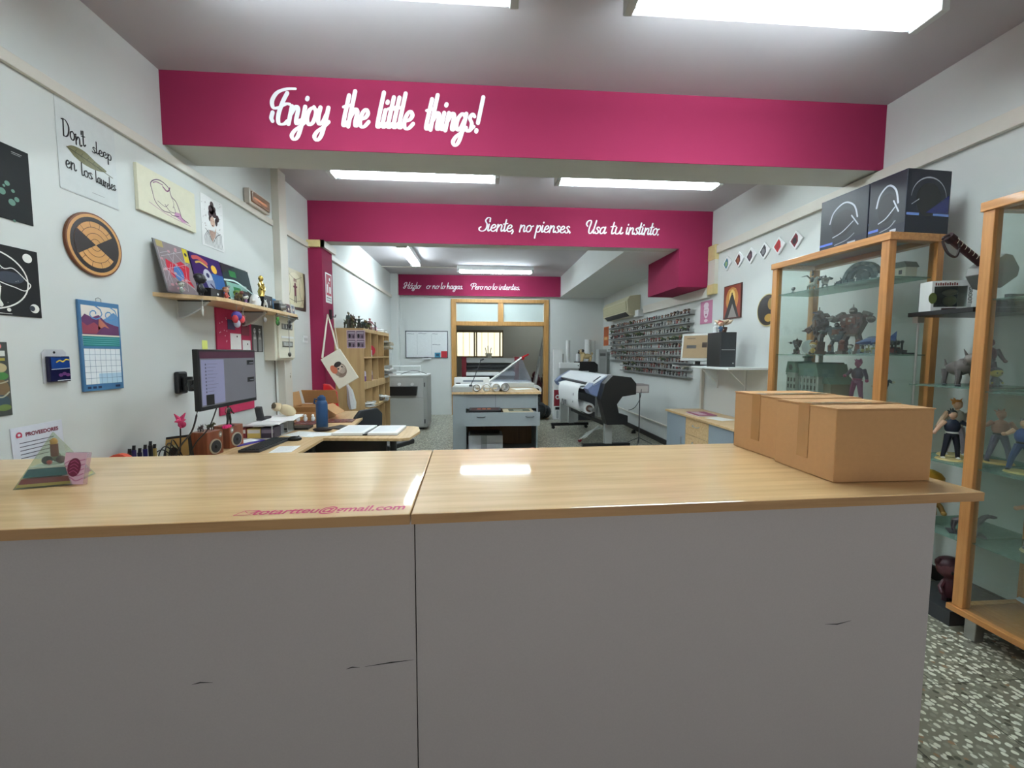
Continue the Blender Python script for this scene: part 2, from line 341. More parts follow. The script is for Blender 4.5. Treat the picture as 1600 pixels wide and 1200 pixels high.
# window of the rear room
t = thing('window_1', 'sliding window in the rear workroom lit by daylight', 'window', (0, YB, 0)); t['kind'] = 'structure'
b = MB(); m = mat('window_aluminium', (128, 108, 84), 0.5, 0.2)
for z0, z1 in ((1.34, 1.375), (2.08, 2.15)): b.box(-0.75, 0.66, -0.02, 0.06, z0, z1, m)
for x0, x1 in ((-0.75, -0.72), (-0.225, -0.185), (-0.155, -0.12), (0.54, 0.575), (0.63, 0.66)): b.box(x0, x1, -0.02, 0.06, 1.375, 2.08, m)
b.build('window_frame', t)
b = MB(); b.box(-0.72, 0.63, 0.02, 0.026, 1.375, 2.08, M_glass); b.build('pane', t)
# sunlit wall across the yard
b = MB(); m = mat('sunlit_render', (244, 238, 220), 0.8, var=0.04)
x = -3.5
while x < 3.5: b.box(x, x + 0.15, 14.3, 14.4, -0.1, 3.4, m); b.box(x + 0.15, x + 0.21, 14.35, 14.4, -0.1, 3.4, m); x += 0.21
struct(b, 'wall_yard', 'sunlit ribbed wall outside the rear window')
# shop window behind the camera
t = thing('window_2', 'shop window and door behind the camera', 'window', (0, Y0, 0)); t['kind'] = 'structure'
b = MB()
for x in (-1.5, 0.2, 0.96, 2.44): b.box(x, x + 0.06, -0.1, -0.04, 0 if x > 0.9 else 0.9, 2.4, M_white)
b.box(-1.5, 2.5, -0.1, -0.04, 2.34, 2.4, M_white); b.box(-1.5, 1.0, -0.1, -0.04, 0.9, 0.96, M_white); b.build('window_frame', t)
# trunking on the walls
b = MB(); b.box(XL, XL + 0.022, -2.4, 4.34, 2.688, 2.742, M_cream); struct(b, 'trim_1', 'cream cable trunking along the left wall', bevel=0.003)
b = MB(); b.box(XL, XL + 0.022, 4.52, 5.20, 2.688, 2.742, M_cream); b.box(XL, -1.845, 5.16, 5.199, 2.70, 2.777, M_yellowed); b.box(-1.881, -1.845, 5.16, 5.60, 2.70, 2.777, M_cream)
struct(b, 'trim_2', 'cream cable trunking passing round the pink pillar')
b = MB(); b.box(XL, XL + 0.07, 4.36, 4.52, 0.75, ZC, M_cream); struct(b, 'trim_3', 'broad vertical cable duct on the left wall', bevel=0.004)
b = MB(); b.box(XL, XL + 0.035, 5.60, 9.72, 2.71, 2.77, M_cream); b.box(XL, XL + 0.03, 5.9, 5.93, 2.77, ZC, M_cream); b.box(XL, 0.2, 8.93, 8.95, ZC - 0.02, ZC, M_cream); struct(b, 'trim_4', 'thin trunking along the left wall of the back room')
b = MB(); b.box(XR - 0.035, XR, -2.4, 5.06, 2.69, 2.785, M_cream); struct(b, 'trim_5', 'cream cable trunking along the right wall', bevel=0.003)
b = MB(); b.box(XR - 0.055, XR, 5.06, 5.215, 2.62, 2.80, M_yellowed); b.box(XR - 0.05, XR, 5.06, 5.215, 2.32, 2.62, M_cream); b.box(XR - 0.055, XR, 5.06, 5.215, 2.20, 2.32, M_yellowed)
struct(b, 'trim_6', 'yellowed trunking elbow below the end of the second beam', bevel=0.003)
b = MB(); b.box(XR - 0.05, XR, 5.215, 7.35, 2.17, 2.30, M_cream); struct(b, 'trim_7', 'cream trunking running to the air conditioner', bevel=0.003)
b = MB(); b.box(XR - 0.035, XR, 5.30, 5.34, 0, 1.28, M_cream); b.box(XR - 0.03, XR, 5.36, YF, 0.30, 0.32, M_cream); struct(b, 'trim_8', 'thin vertical cable cover above the low cabinet')
sk = mat('black_skirting', (34, 30, 30), 0.4)
b = MB(); b.box(XR - 0.02, XR, -2.4, YF, 0, 0.085, sk); struct(b, 'baseboard_right', 'dark skirting along the right wall')
b = MB(); b.box(XL, XL + 0.02, -2.4, YF, 0, 0.085, sk); struct(b, 'baseboard_left', 'dark skirting along the left wall')
# ------------------------------------------------------------------ brush lettering
GL = {  # strokes in x-height units, and the advance
 'a': ([[(.70, .82), (.42, 1.0), (.1, .72), (.06, .28), (.25, 0), (.5, .15), (.68, .6)], [(.74, 1), (.69, .3), (.78, .03), (1.0, .22)]], .96),
 'e': ([[(.06, .42), (.42, .52), (.58, .78), (.38, 1), (.14, .8), (.05, .35), (.22, .02), (.5, .03), (.78, .3)]], .76),
 'g': ([[(.68, .82), (.4, 1), (.1, .72), (.06, .32), (.24, .04), (.5, .18), (.68, .6)], [(.74, 1), (.7, .1), (.58, -.62), (.3, -.86), (.06, -.66), (.22, -.36), (.6, -.12), (.98, .2)]], .98),
 'h': ([[(.12, 2.0), (.1, 1), (.1, 0)], [(.12, .5), (.4, .98), (.62, .85), (.62, .25), (.72, .02), (.94, .22)]], .92),
 'i': ([[(.1, 1), (.09, .25), (.2, .02), (.42, .24)], [(.13, 1.42), (.15, 1.5)]], .42),
 'j': ([[(.2, 1), (.18, 0), (.06, -.68), (-.2, -.86), (-.42, -.66), (-.26, -.36), (.1, -.12), (.46, .2)], [(.24, 1.42), (.26, 1.5)]], .46),
 'l': ([[(.12, 2.0), (.1, .3), (.2, .02), (.42, .24)]], .42),
 'n': ([[(.1, 1), (.08, 0)], [(.1, .5), (.4, .98), (.62, .85), (.62, .25), (.72, .02), (.94, .22)]], .92),
 'o': ([[(.42, 1), (.12, .82), (.05, .35), (.28, 0), (.58, .18), (.66, .68), (.42, 1)], [(.5, .92), (.7, .8), (.92, .92)]], .82),
 'p': ([[(.12, 1), (.1, 0), (.1, -.86)], [(.12, .5), (.4, .98), (.66, .8), (.62, .2), (.36, .0), (.14, .16)]], .82),
 'r': ([[(.1, 1), (.08, 0)], [(.1, .55), (.34, .92), (.56, .9)]], .56),
 's': ([[(.54, .86), (.34, 1.0), (.16, .76), (.42, .45), (.42, .1), (.18, 0), (.0, .14)], [(.42, .1), (.66, .28)]], .66),
 't': ([[(.14, 1.75), (.1, .3), (.2, .02), (.44, .24)], [(-.14, 1.08), (.42, 1.2)]], .44),
 'u': ([[(.1, 1), (.08, .3), (.24, .0), (.5, .16), (.64, .6)], [(.68, 1), (.64, .25), (.75, .02), (.96, .24)]], .94),
 'y': ([[(.1, 1), (.08, .4), (.24, .06), (.5, .2), (.66, .6)], [(.72, 1), (.68, .1), (.56, -.62), (.3, -.86), (.06, -.66), (.22, -.36), (.6, -.12), (.96, .2)]], .94),
 'z': ([[(.05, .92), (.32, 1), (.6, .9), (.1, .08), (.4, 0), (.46, -.4), (.2, -.78), (-.06, -.6), (.1, -.3), (.7, .1)]], .72),
 'D': ([[(.2, 1.9), (.14, 0)], [(-.1, 1.8), (.5, 1.9), (.95, 1.3), (.8, .4), (.4, 0), (.05, .05)]], 1.1),
 'E': ([[(.98, 1.98), (.3, 1.94), (-.35, 1.72), (-.62, 1.25), (-.4, .86), (.1, .92)], [(.42, 1.72), (.2, 1.2), (.06, .5), (.2, .02), (.6, -.02), (.84, .16)], [(.1, .96), (.5, 1.12), (.78, 1.1)], [(-.42, .6), (-.44, .3), (-.3, .12)]], .86),
 'S': ([[(.9, 1.62), (.86, 1.95), (.55, 1.98), (.34, 1.55), (.62, 1.0), (.62, .35), (.3, 0), (-.15, .05), (-.3, .38), (-.1, .6)]], .78),
 'U': ([[(-.12, 1.1), (-.34, 1.4), (-.2, 1.85), (.2, 1.95), (.3, 1.6), (.2, .7), (.3, .08), (.6, .06), (.86, .6)], [(1.02, 1.95), (.9, .5), (.96, .04), (1.2, .24)]], 1.16),
 'H': ([[(-.1, .95), (-.34, 1.3), (-.1, 1.85), (.3, 1.9), (.3, 1.4), (.1, .3), (-.15, .0), (-.36, .25), (.0, .75), (.5, 1.0), (1.1, 1.3)], [(1.05, 2), (.86, .8), (.82, .15), (1.0, 0), (1.2, .24)]], 1.14),
 'P': ([[(.34, 1.85), (.2, .9), (.1, -.05)], [(-.2, 1.0), (-.4, 1.4), (-.1, 1.86), (.5, 2.0), (.96, 1.7), (.84, 1.15), (.35, .9)]], .92),
 '!': ([[(.3, 2.0), (.3, .5)], [(.3, .0), (.31, .08)]], .4), '.': ([[(.08, .0), (.12, .1)]], .36), ',': ([[(.1, .1), (.1, -.08), (.0, -.3)]], .3),
 "'": ([[(.1, 1.9), (.06, 1.5)]], .2), ' ': ([], .5),
}
GL['\u00e1'] = (GL['a'][0] + [[(.45, 1.35), (.62, 1.62)]], .96)
def script(mb, text, x0, x1, z, xh, m, y=0.0, w=0.26, slant=0.22, rise=0.0, wob=0.0, seed=1):
    """brush lettering fitted between x0 and x1 on baseline z"""
    rnd = random.Random(seed); adv = sum(GL[c][1] for c in text) - 0.1; k = (x1 - x0) / adv; x = 0.0; cnt = 0
    for c in text:
        st, a = GL[c]; dz = rnd.uniform(-wob, wob)
        for s in st:
            p = spline(s, 7); q = []; ws = []
            for i, (px, pz) in enumerate(p):
                a0 = p[max(i - 1, 0)]; b0 = p[min(i + 1, len(p) - 1)]; d = math.hypot(b0[0] - a0[0], b0[1] - a0[1]) or 1
                down = abs(b0[1] - a0[1]) / d
                ws.append(w * xh * (0.62 + 0.42 * down))
                q.append((x0 + (x + px) * k + slant * pz * xh, z + (pz + dz) * xh + rise * (x / adv)))
            mb.line(q, ws, y - 0.0008 * (cnt % 2), m, ramp=2e-5); cnt += 1
        x += a
    return mb
def sans(text, size, m, y=0.0, x=0.0, z=0.0, width=None, bold=0.0, shear=0.0, flatxy=False, name='lettering', parent=None, align='LEFT'):
    """plain sign lettering from Blender's built-in letters, as a mesh"""
    cu = bpy.data.curves.new('t', 'FONT'); cu.body = text; cu.size = size; cu.offset = bold; cu.shear = shear; cu.align_x = align
    tmp = bpy.data.objects.new('t', cu); C.objects.link(tmp); bpy.context.view_layer.update()
    me = bpy.data.meshes.new_from_object(tmp); bpy.data.objects.remove(tmp); bpy.data.curves.remove(cu)
    xs = [v.co.x for v in me.vertices]; k = 1.0
    if width and xs: k = width / (max(xs) - min(xs))
    for v in me.vertices:
        vx, vy = v.co.x * k, v.co.y
        v.co = (x + vx, z + vy, y) if flatxy else (x + vx, y, z + vy)
    me.materials.clear(); me.materials.append(m); me.name = name
    o = bpy.data.objects.new(name, me); C.objects.link(o)
    if parent is not None: o.parent = parent
    return o
def sign(text, name, label, parts, y, z, xh, w):
    t = thing(name, label, 'lettering', (0, y, 0))
    for s, x0, x1 in parts:
        b = MB(); script(b, s, x0, x1, z, xh, M_vinyl, 0, w); b.build('word_' + ''.join(c for c in s.split()[0].lower() if c.isalpha() and ord(c) < 128), t)
    return t
t = sign('', 'wall_lettering', 'white brush lettering on the nearest pink beam, Enjoy the little things!', [('Enjoy', -1.33, -1.01), ('the', -.915, -.755), ('little', -.695, -.465), ('things!', -.375, -.03)], 2.9485, 2.945, .112, .235)
sign('', 'wall_lettering', 'white brush lettering on the second pink beam, Siente, no pienses. Usa tu instinto.', [('Siente,', .0, .40), ('no', .465, .61), ('pienses.', .665, 1.11), ('Usa', 1.31, 1.54), ('tu', 1.61, 1.75), ('instinto.', 1.80, 2.23)], 5.2255, 2.94, .080, .215)
sign('', 'wall_lettering', 'white lettering on the farthest pink beam, beginning H\u00e1zlo o no lo hagas', [('H\u00e1zlo', -1.74, -1.40), ('o', -1.255, -1.18), ('no', -1.12, -.98), ('lo', -.93, -.84), ('hagas.', -.79, -.42), ('Pero', -.22, .03), ('no', .07, .22), ('lo', .26, .36), ('intentes.', .41, .90)], 9.8285, 2.93, .070, .20)
# ------------------------------------------------------------------ reception counter (two units, turned two degrees)
CA = math.atan(0.0343); CO = (-0.178, 1.034, 0)
def counter(name, label, x0, x1, bx0, bx1, scr):
    t = thing(name, label, 'counter', CO, CA)
    b = MB(); b.box(x0, x1, 0.0, 0.70, 1.022, 1.05, M_top)
    o = b.build('countertop', t, bevel=0.003)
    b = MB(); b.box(x0 + 0.0005, x1 - 0.0005, -0.0012, 0.0, 1.0235, 1.0485, M_edge); b.build('edge_band', t, label='darker beech edge strip')
    b = MB(); b.box(bx0, bx1, 0.035, 0.055, 0.0, 1.022, M_panel); b.build('front_panel', t)
    for x in (bx0, bx1 - 0.02):
        b = MB(); b.box(x, x + 0.02, 0.055, 0.62, 0.0, 1.022, M_panel); b.build('side_panel', t)
    b = MB(); b.box(bx0 + 0.02, bx1 - 0.02, 0.055, 0.60, 0.5, 0.52, M_panel); b.build('inner_shelf', t)
    b = MB()
    for pts in scr: b.line(pts, [0.0006] + [0.0035] * (len(pts) - 2) + [0.0006] if len(pts) > 2 else 0.003, 0.0345, M_ink, caps=False)
    b.build('scuff_mark', t, label='dark scuff scratches')
    return t
cl = counter('reception_counter', 'left unit of the grey and beech counter, with a pink email address near the seam', -1.80, -0.0015, -1.75, 0.004,
        [[(-.55, .618), (-.53, .622), (-.50, .619)], [(-.175, .628), (-.16, .632), (-.14, .630)], [(-.128, .631), (-.06, .637), (-.002, .640)]])
cr = counter('reception_counter', 'right unit of the grey and beech counter, with two cardboard boxes on its end', 0.0015, 1.643, 0.007, 1.533,
        [[(1.19, .655), (1.23, .652), (1.275, .66)]])
M_mag = mat('magenta_vinyl', (186, 44, 92), 0.5, var=0.01)
sans('totartteu@gmail.com', 0.052, M_mag, 1.0507, -0.392, 0.032, width=0.372, bold=0.0011, shear=0.12, flatxy=True, parent=cl)
b = MB()
for p in (((-.432, .032), (-.398, .032), (-.385, .062), (-.419, .062)),):
    for i in range(4):
        a, c = p[i], p[(i + 1) % 4]; dx, dy = c[0] - a[0], c[1] - a[1]; L = math.hypot(dx, dy); n = (-dy / L * .0014, dx / L * .0014)
        b.add([(a[0] - n[0], a[1] - n[1], 1.0507), (c[0] - n[0], c[1] - n[1], 1.0507), (c[0] + n[0], c[1] + n[1], 1.0507), (a[0] + n[0], a[1] + n[1], 1.0507)], [(0, 1, 2, 3)], M_mag)
for a, c in (((-.419, .062), (-.404, .045)), ((-.404, .045), (-.385, .062))):
    b.add([(a[0], a[1] - .0025, 1.0507), (c[0], c[1] - .0025, 1.0507), (c[0], c[1], 1.0507), (a[0], a[1], 1.0507)], [(0, 1, 2, 3)], M_mag)
b.build('envelope_mark', cl)
# cardboard boxes
def carton(name, label, loc, rz, w, d, h):
    t = thing(name, label, 'cardboard box', loc, rz, None)
    b = MB(); b.box(0, w, 0, d, 0, h - 0.004, M_card); b.build('box_body', t, bevel=0.003)
    b = MB(); b.box(-0.001, w + 0.001, -0.002, d / 2 - 0.002, h - 0.004, h, M_card)
    b.build('top_flap', t)
    b = MB(); b.box(-0.001, w + 0.001, d / 2 + 0.002, d + 0.001, h - 0.003, h + 0.002, M_card); b.build('top_flap', t)
    b = MB(); b.box(0.01, w - 0.01, d / 2 - 0.024, d / 2 + 0.024, h + 0.0022, h + 0.0028, M_tape); b.box(-0.0015, -0.0005, d / 2 - 0.024, d / 2 + 0.024, h * 0.22, h + 0.0025, M_tape)
    b.box(w + 0.0005, w + 0.0015, d / 2 - 0.024, d / 2 + 0.024, h * 0.4, h + 0.0025, M_tape); b.build('packing_tape', t)
    return t
carton('cardboard_box', 'nearest brown cardboard box on the right end of the counter', (1.091, 1.199, 1.051), 0.0, 0.325, 0.262, 0.232)
carton('cardboard_box', 'brown cardboard box pushed behind the nearest one on the counter', (1.112, 1.466, 1.051), 0.035, 0.325, 0.27, 0.236)
# resin pyramid and acrylic card
t = thing('resin_pyramid', 'clear resin pyramid with layered blue, red and gold filling on the counter', 'ornament', (-1.318, 1.375, 1.0508), D(18))
R = glass('clear_resin', (230, 238, 226), 0.10, 0.05)
def pyr(b, z0, z1, s, Hh, m, k=1.0):
    a, c = s * (1 - z0 / Hh) * k, s * (1 - z1 / Hh) * k
    b.add([(-a, -a, z0), (a, -a, z0), (a, a, z0), (-a, a, z0), (-c, -c, z1), (c, -c, z1), (c, c, z1), (-c, c, z1)], [(0, 3, 2, 1), (4, 5, 6, 7), (0, 1, 5, 4), (1, 2, 6, 5), (2, 3, 7, 6), (3, 0, 4, 7)], m)
b = MB(); pyr(b, 0, 0.155, 0.066, 0.158, R); b.build('resin_body', t, bevel=0.001)
for z0, z1, c, nm in ((.004, .012, (206, 176, 84), 'gold_layer'), (.012, .026, (150, 50, 62), 'red_layer'), (.030, .052, (30, 108, 132), 'blue_layer'), (.053, .058, (228, 232, 232), 'white_layer')):
    b = MB(); pyr(b, z0, z1, 0.066, 0.158, K(*c, rough=0.35), 0.95); b.build(nm, t)
b = MB(); b.ell((-.016, -.005, .070), (.013, .011, .013), K(40, 44, 60)); b.ell((.016, -.006, .070), (.012, .010, .012), K(90, 60, 62)); b.ell((0, .008, .075), (.011, .010, .015), K(120, 128, 104)); b.cyl((0, 0, .08), (0, 0, .118), .009, K(120, 62, 48)); b.ell((0, 0, .125), (.009, .009, .012), K(210, 150, 60)); b.ell((-.003, -.022, .066), (.007, .003, .007), K(170, 60, 66))
b.build('embedded_ornament', t, smooth=True)
t = thing('acrylic_card', 'small clear acrylic block with pink marbled print beside the resin pyramid', 'ornament', (-1.238, 1.335, 1.0508), D(-8), rot=(D(-12), 0, D(-6)))
b = MB(); b.box(-.036, .036, 0, .012, 0, .098, glass('clear_acrylic', (240, 226, 236), 0.15)); b.build('acrylic_block', t, bevel=.002)
b = MB(); b.rect(-.034, .034, .002, .096, -.0008, K(226, 190, 212))
for i in range(5): b.line(spline([(-.03, .016 + .012 * i), (-.01, .022 + .013 * i), (.01, .012 + .015 * i), (.031, .02 + .014 * i)], 5), .0035, -.0012, K(200, 130, 170))
b.disc(0, .052, .021, -.0016, K(120, 24, 70), .028)
for i in range(4): b.line(spline([(-.012, .036 + .01 * i), (0, .042 + .01 * i), (.013, .034 + .01 * i)], 5), .002, -.002, K(190, 90, 140))
b.build('printed_face', t)
# ------------------------------------------------------------------ toy figures (all plain, invented ones)
def fig_parts(style, h, pal, seed):
    """returns {part: MB}; stands on z = 0, faces -y"""
    r = random.Random(seed); P = {}; c = [K(*q, rough=0.4) for q in pal]
    def g(n): return P.setdefault(n, MB())
    if style == 'hero':
        a = g('body'); sp = r.uniform(.06, .11) * h; z0 = .03 * h
        for s in (-1, 1):
            a.tube([(s * .05 * h, 0, .50 * h), (s * (.05 * h + sp * .6), -.02 * h, .27 * h), (s * (.05 * h + sp), .0, .05 * h)], [.062 * h, .046 * h, .034 * h], c[1], 8)
            a.ell((s * (.05 * h + sp), -.025 * h, .035 * h), (.032 * h, .06 * h, .03 * h), c[2], 8, 5)
            ex, ez = r.uniform(.16, .27) * h, r.uniform(.48, .82) * h
            a.tube([(s * .115 * h, 0, .76 * h), (s * (.10 * h + ex * .5), -.02 * h, (.76 * h + ez) / 2 - .03 * h), (s * (.05 * h + ex), -.06 * h, ez)], [.045 * h, .034 * h, .028 * h], c[r.choice((0, 3))], 8)
            a.ell((s * (.05 * h + ex), -.065 * h, ez), .036 * h, c[3], 8, 5)
        a.ell((0, 0, .66 * h), (.125 * h, .08 * h, .15 * h), c[0], 12, 8); a.ell((0, 0, .51 * h), (.09 * h, .07 * h, .07 * h), c[1], 10, 6)
        a.cyl((0, 0, .53 * h), (0, 0, .56 * h), .092 * h, c[2], n=10)
        q = g('head'); q.ell((0, -.005 * h, .89 * h), (.062 * h, .066 * h, .075 * h), c[3], 10, 7); q.cyl((0, 0, .78 * h), (0, 0, .84 * h), .03 * h, c[3], n=8)
        q.ell((0, .015 * h, .92 * h), (.07 * h, .068 * h, .065 * h), c[4], 10, 6)
        for i in range(5):
            t = r.uniform(-1.2, 1.2); q.cyl((.04 * h * math.sin(t), .01 * h, .94 * h), (.10 * h * math.sin(t), r.uniform(-.02, .07) * h, (.95 + .07 * math.cos(t)) * h), .025 * h, c[4], .002 * h, 6)
        b = g('base'); b.cyl((0, 0, 0), (0, 0, .03 * h), .22 * h, c[5], .20 * h, 16)
    elif style == 'chibi':
        a = g('body'); a.lathe([(.10 * h, 0), (.15 * h, .1 * h), (.13 * h, .28 * h), (.08 * h, .42 * h)], (0, 0, .08 * h), c[0], 12)
        for s in (-1, 1):
            a.tube([(s * .09 * h, 0, .42 * h), (s * .19 * h, -.04 * h, .30 * h), (s * .20 * h, -.10 * h, .22 * h)], [.05 * h, .042 * h, .038 * h], c[0], 7); a.ell((s * .20 * h, -.11 * h, .21 * h), .042 * h, c[3], 8, 5)
            a.cyl((s * .07 * h, -.01 * h, 0), (s * .07 * h, 0, .16 * h), .058 * h, c[1], .05 * h, 8)
        q = g('head'); q.ell((0, 0, .70 * h), (.24 * h, .21 * h, .22 * h), c[3], 14, 9); q.ell((0, .03 * h, .78 * h), (.25 * h, .215 * h, .17 * h), c[4], 12, 7)
        for s in (-1, 1):
            q.ell((s * .09 * h, -.195 * h, .68 * h), (.03 * h, .02 * h, .04 * h), M_black, 8, 5)
            if seed % 3 == 0: q.cyl((s * .15 * h, 0, .84 * h), (s * .22 * h, 0, 1.0 * h), .06 * h, c[4], .01 * h, 6)
            if seed % 3 == 1: q.ell((s * .21 * h, 0, .84 * h), (.08 * h, .03 * h, .08 * h), c[4], 8, 5)
    elif style == 'robot':
        a = g('body'); j = lambda k: r.uniform(-k, k) * h
        for s in (-1, 1):
            lx = s * (.12 * h + abs(j(.03)))
            a.cyl((s * .08 * h, 0, .42 * h), (lx, -.03 * h, .24 * h), .055 * h, c[1], n=8); a.obox((lx, -.02 * h, .15 * h), (.11 * h, .13 * h, .22 * h), (0, s * .08, 0), c[0]); a.obox((lx, -.04 * h, .03 * h), (.14 * h, .22 * h, .06 * h), (0, 0, s * .15), c[2])
            a.ell((lx, -.09 * h, .25 * h), (.05 * h, .04 * h, .05 * h), c[3], 8, 5)
            a.ell((s * .21 * h, 0, .74 * h), (.075 * h, .085 * h, .085 * h), c[0], 10, 6); a.obox((s * .23 * h, 0, .80 * h), (.13 * h, .14 * h, .05 * h), (0, s * .5, 0), c[2]); a.obox((lx, -.07 * h, .17 * h), (.07 * h, .05 * h, .14 * h), (.1, 0, 0), c[3])
            ez = r.uniform(.5, .85) * h; ex = s * r.uniform(.30, .42) * h
            a.cyl((s * .22 * h, 0, .72 * h), (ex * .85, -.06 * h, (ez + .66 * h) / 2), .045 * h, c[1], n=8); a.cyl((ex * .85, -.06 * h, (ez + .66 * h) / 2), (ex, -.14 * h, ez), .06 * h, c[2], .07 * h, 10)
            for k in (-1, 0, 1): a.cyl((ex + k * .03 * h, -.14 * h, ez), (ex + k * .045 * h, -.22 * h, ez + .02 * h), .014 * h, c[4], n=6)
        a.prism([(-.10 * h, .40 * h), (.10 * h, .40 * h), (.20 * h, .62 * h), (.17 * h, .80 * h), (-.17 * h, .80 * h), (-.20 * h, .62 * h)], -.09 * h, .10 * h, c[0]); a.obox((0, -.10 * h, .66 * h), (.16 * h, .05 * h, .14 * h), (.1, 0, 0), c[3]); a.obox((0, 0, .40 * h), (.16 * h, .14 * h, .08 * h), (0, 0, 0), c[2])
        for i in range(13): a.obox((j(.18), -.10 * h + j(.02), .6 * h + j(.16)), (.05 * h, .04 * h, .04 * h), (0, j(1), 0), c[r.randrange(5)])
        a.ell((.0, .12 * h, .76 * h), (.11 * h, .05 * h, .09 * h), c[2], 10, 6)
        q = g('head'); q.ell((0, -.03 * h, .86 * h), (.07 * h, .075 * h, .075 * h), c[2], 10, 6); q.obox((0, -.09 * h, .86 * h), (.08 * h, .03 * h, .025 * h), (0, 0, 0), c[4]); q.prism([(-.02 * h, .9 * h), (.02 * h, .9 * h), (0, 1.0 * h)], -.04 * h, -.02 * h, c[4])
    elif style == 'beast':
        a = g('body'); a.ell((0, 0, .48 * h), (.20 * h, .36 * h, .20 * h), c[0], 12, 7); a.ell((0, -.2 * h, .54 * h), (.20 * h, .20 * h, .22 * h), c[0], 10, 6)
        for sx in (-1, 1):
            for yy in (-.22, .24): a.tube([(sx * .14 * h, yy * h, .44 * h), (sx * .17 * h, (yy - .04) * h, .22 * h), (sx * .16 * h, yy * h, .03 * h)], [.085 * h, .055 * h, .05 * h], c[1], 7); a.ell((sx * .16 * h, (yy - .03) * h, .03 * h), (.06 * h, .08 * h, .035 * h), c[2], 7, 4)
        a.tube([(0, .32 * h, .5 * h), (.04 * h, .5 * h, .55 * h), (.08 * h, .62 * h, .72 * h)], [.06 * h, .035 * h, .012 * h], c[0], 7)
        q = g('head'); q.ell((0, -.42 * h, .74 * h), (.14 * h, .17 * h, .14 * h), c[3], 10, 7); q.ell((0, -.58 * h, .69 * h), (.08 * h, .09 * h, .07 * h), c[3], 8, 5); q.tube([(0, -.25 * h, .58 * h), (0, -.36 * h, .7 * h)], [.15 * h, .12 * h], c[0], 8)
        for s in (-1, 1): q.cyl((s * .09 * h, -.38 * h, .83 * h), (s * .14 * h, -.34 * h, 1.0 * h), .04 * h, c[4], .006 * h, 6); q.ell((s * .07 * h, -.56 * h, .76 * h), .018 * h, M_black, 6, 4)
    elif style == 'rider':
        a = g('body'); a.ell((0, 0, .34 * h), (.12 * h, .30 * h, .10 * h), c[0], 10, 6); a.tube([(0, -.22 * h, .36 * h), (0, -.32 * h, .52 * h), (0, -.42 * h, .58 * h)], [.08 * h, .06 * h, .05 * h], c[0], 7); a.ell((0, -.46 * h, .56 * h), (.045 * h, .1 * h, .05 * h), c[0], 8, 5)
        for sx in (-1, 1):
            for yy in (-.2, .22): a.tube([(sx * .08 * h, yy * h, .32 * h), (sx * .09 * h, (yy + .03) * h, .16 * h), (sx * .09 * h, yy * h, .02 * h)], [.05 * h, .03 * h, .028 * h], c[0], 6)
        q = g('rider'); q.ell((0, .02 * h, .56 * h), (.09 * h, .07 * h, .14 * h), c[1], 8, 6); q.ell((0, 0, .78 * h), (.06 * h, .06 * h, .07 * h), c[3], 8, 6); q.tube([(.1 * h, 0, .62 * h), (.3 * h, -.05 * h, .66 * h), (.48 * h, -.1 * h, .7 * h)], [.035 * h, .02 * h, .008 * h], c[2], 6); q.tube([(-.1 * h, 0, .62 * h), (-.26 * h, -.1 * h, .72 * h), (-.4 * h, .1 * h, .7 * h)], [.035 * h, .03 * h, .008 * h], c[4], 6); q.cyl((0, 0, .82 * h), (0, .02 * h, 1.0 * h), .035 * h, c[2], .004 * h, 6)
        b = g('base'); b.box(-.22 * h, .22 * h, -.36 * h, .36 * h, 0, .02 * h, c[5])
    elif style == 'craft':
        a = g('body'); a.tube([(0, -.45 * h, .3 * h), (0, -.2 * h, .34 * h), (0, .2 * h, .36 * h), (0, .42 * h, .34 * h)], [.02 * h, .10 * h, .12 * h, .05 * h], c[0], 8)
        a.prism([(.05 * h, -.1 * h), (.55 * h, .22 * h), (.55 * h, .34 * h), (.05 * h, .28 * h)], .31 * h, .35 * h, c[1], 'z'); a.prism([(-.05 * h, .28 * h), (-.55 * h, .34 * h), (-.55 * h, .22 * h), (-.05 * h, -.1 * h)], .31 * h, .35 * h, c[1], 'z')
        for s in (-1, 1): a.cyl((s * .2 * h, .05 * h, .3 * h), (s * .2 * h, .42 * h, .3 * h), .055 * h, c[2], n=8)
        a.ell((0, -.08 * h, .44 * h), (.05 * h, .13 * h, .05 * h), c[4], 8, 5); a.prism([(.2 * h, .36 * h), (.42 * h, .36 * h), (.42 * h, .6 * h)], -.01 * h, .01 * h, c[1], 'x')
        b = g('stand'); b.cyl((0, 0, 0), (0, 0, .26 * h), .02 * h, c[5], n=6); b.cyl((0, 0, 0), (0, 0, .025 * h), .16 * h, c[5], n=12)
    elif style == 'diorama':
        b = g('base'); b.box(-.5 * h, .5 * h, -.35 * h, .35 * h, 0, .06 * h, c[5]); a = g('body')
        for i in range(11): a.obox((r.uniform(-.4, .4) * h, r.uniform(-.25, .25) * h, .10 * h + r.uniform(0, .12) * h), (r.uniform(.1, .25) * h, r.uniform(.1, .2) * h, r.uniform(.1, .35) * h), (0, r.uniform(-.3, .3), r.uniform(0, 1)), c[r.randrange(5)])
        for i in range(6):
            x, y_ = r.uniform(-.4, .4) * h, r.uniform(-.3, .1) * h; a.cyl((x, y_, .06 * h), (x, y_, .42 * h), .035 * h, c[r.randrange(5)], n=6); a.ell((x, y_, .47 * h), .06 * h, c[r.randrange(5)], 7, 5)
    return P
def figure(name, label, loc, rz, style, h, pal, seed, group=None, cat='toy figure'):
    t = thing(name, label, cat, loc, rz, group)
    for k, b in fig_parts(style, h, pal, seed).items(): b.build(k, t, smooth=(style not in ('robot', 'diorama')))
    return t
SKIN, BLK, WHT, GRY, DGR = (214, 168, 140), (26, 26, 30), (226, 226, 222), (120, 122, 124), (66, 68, 72)
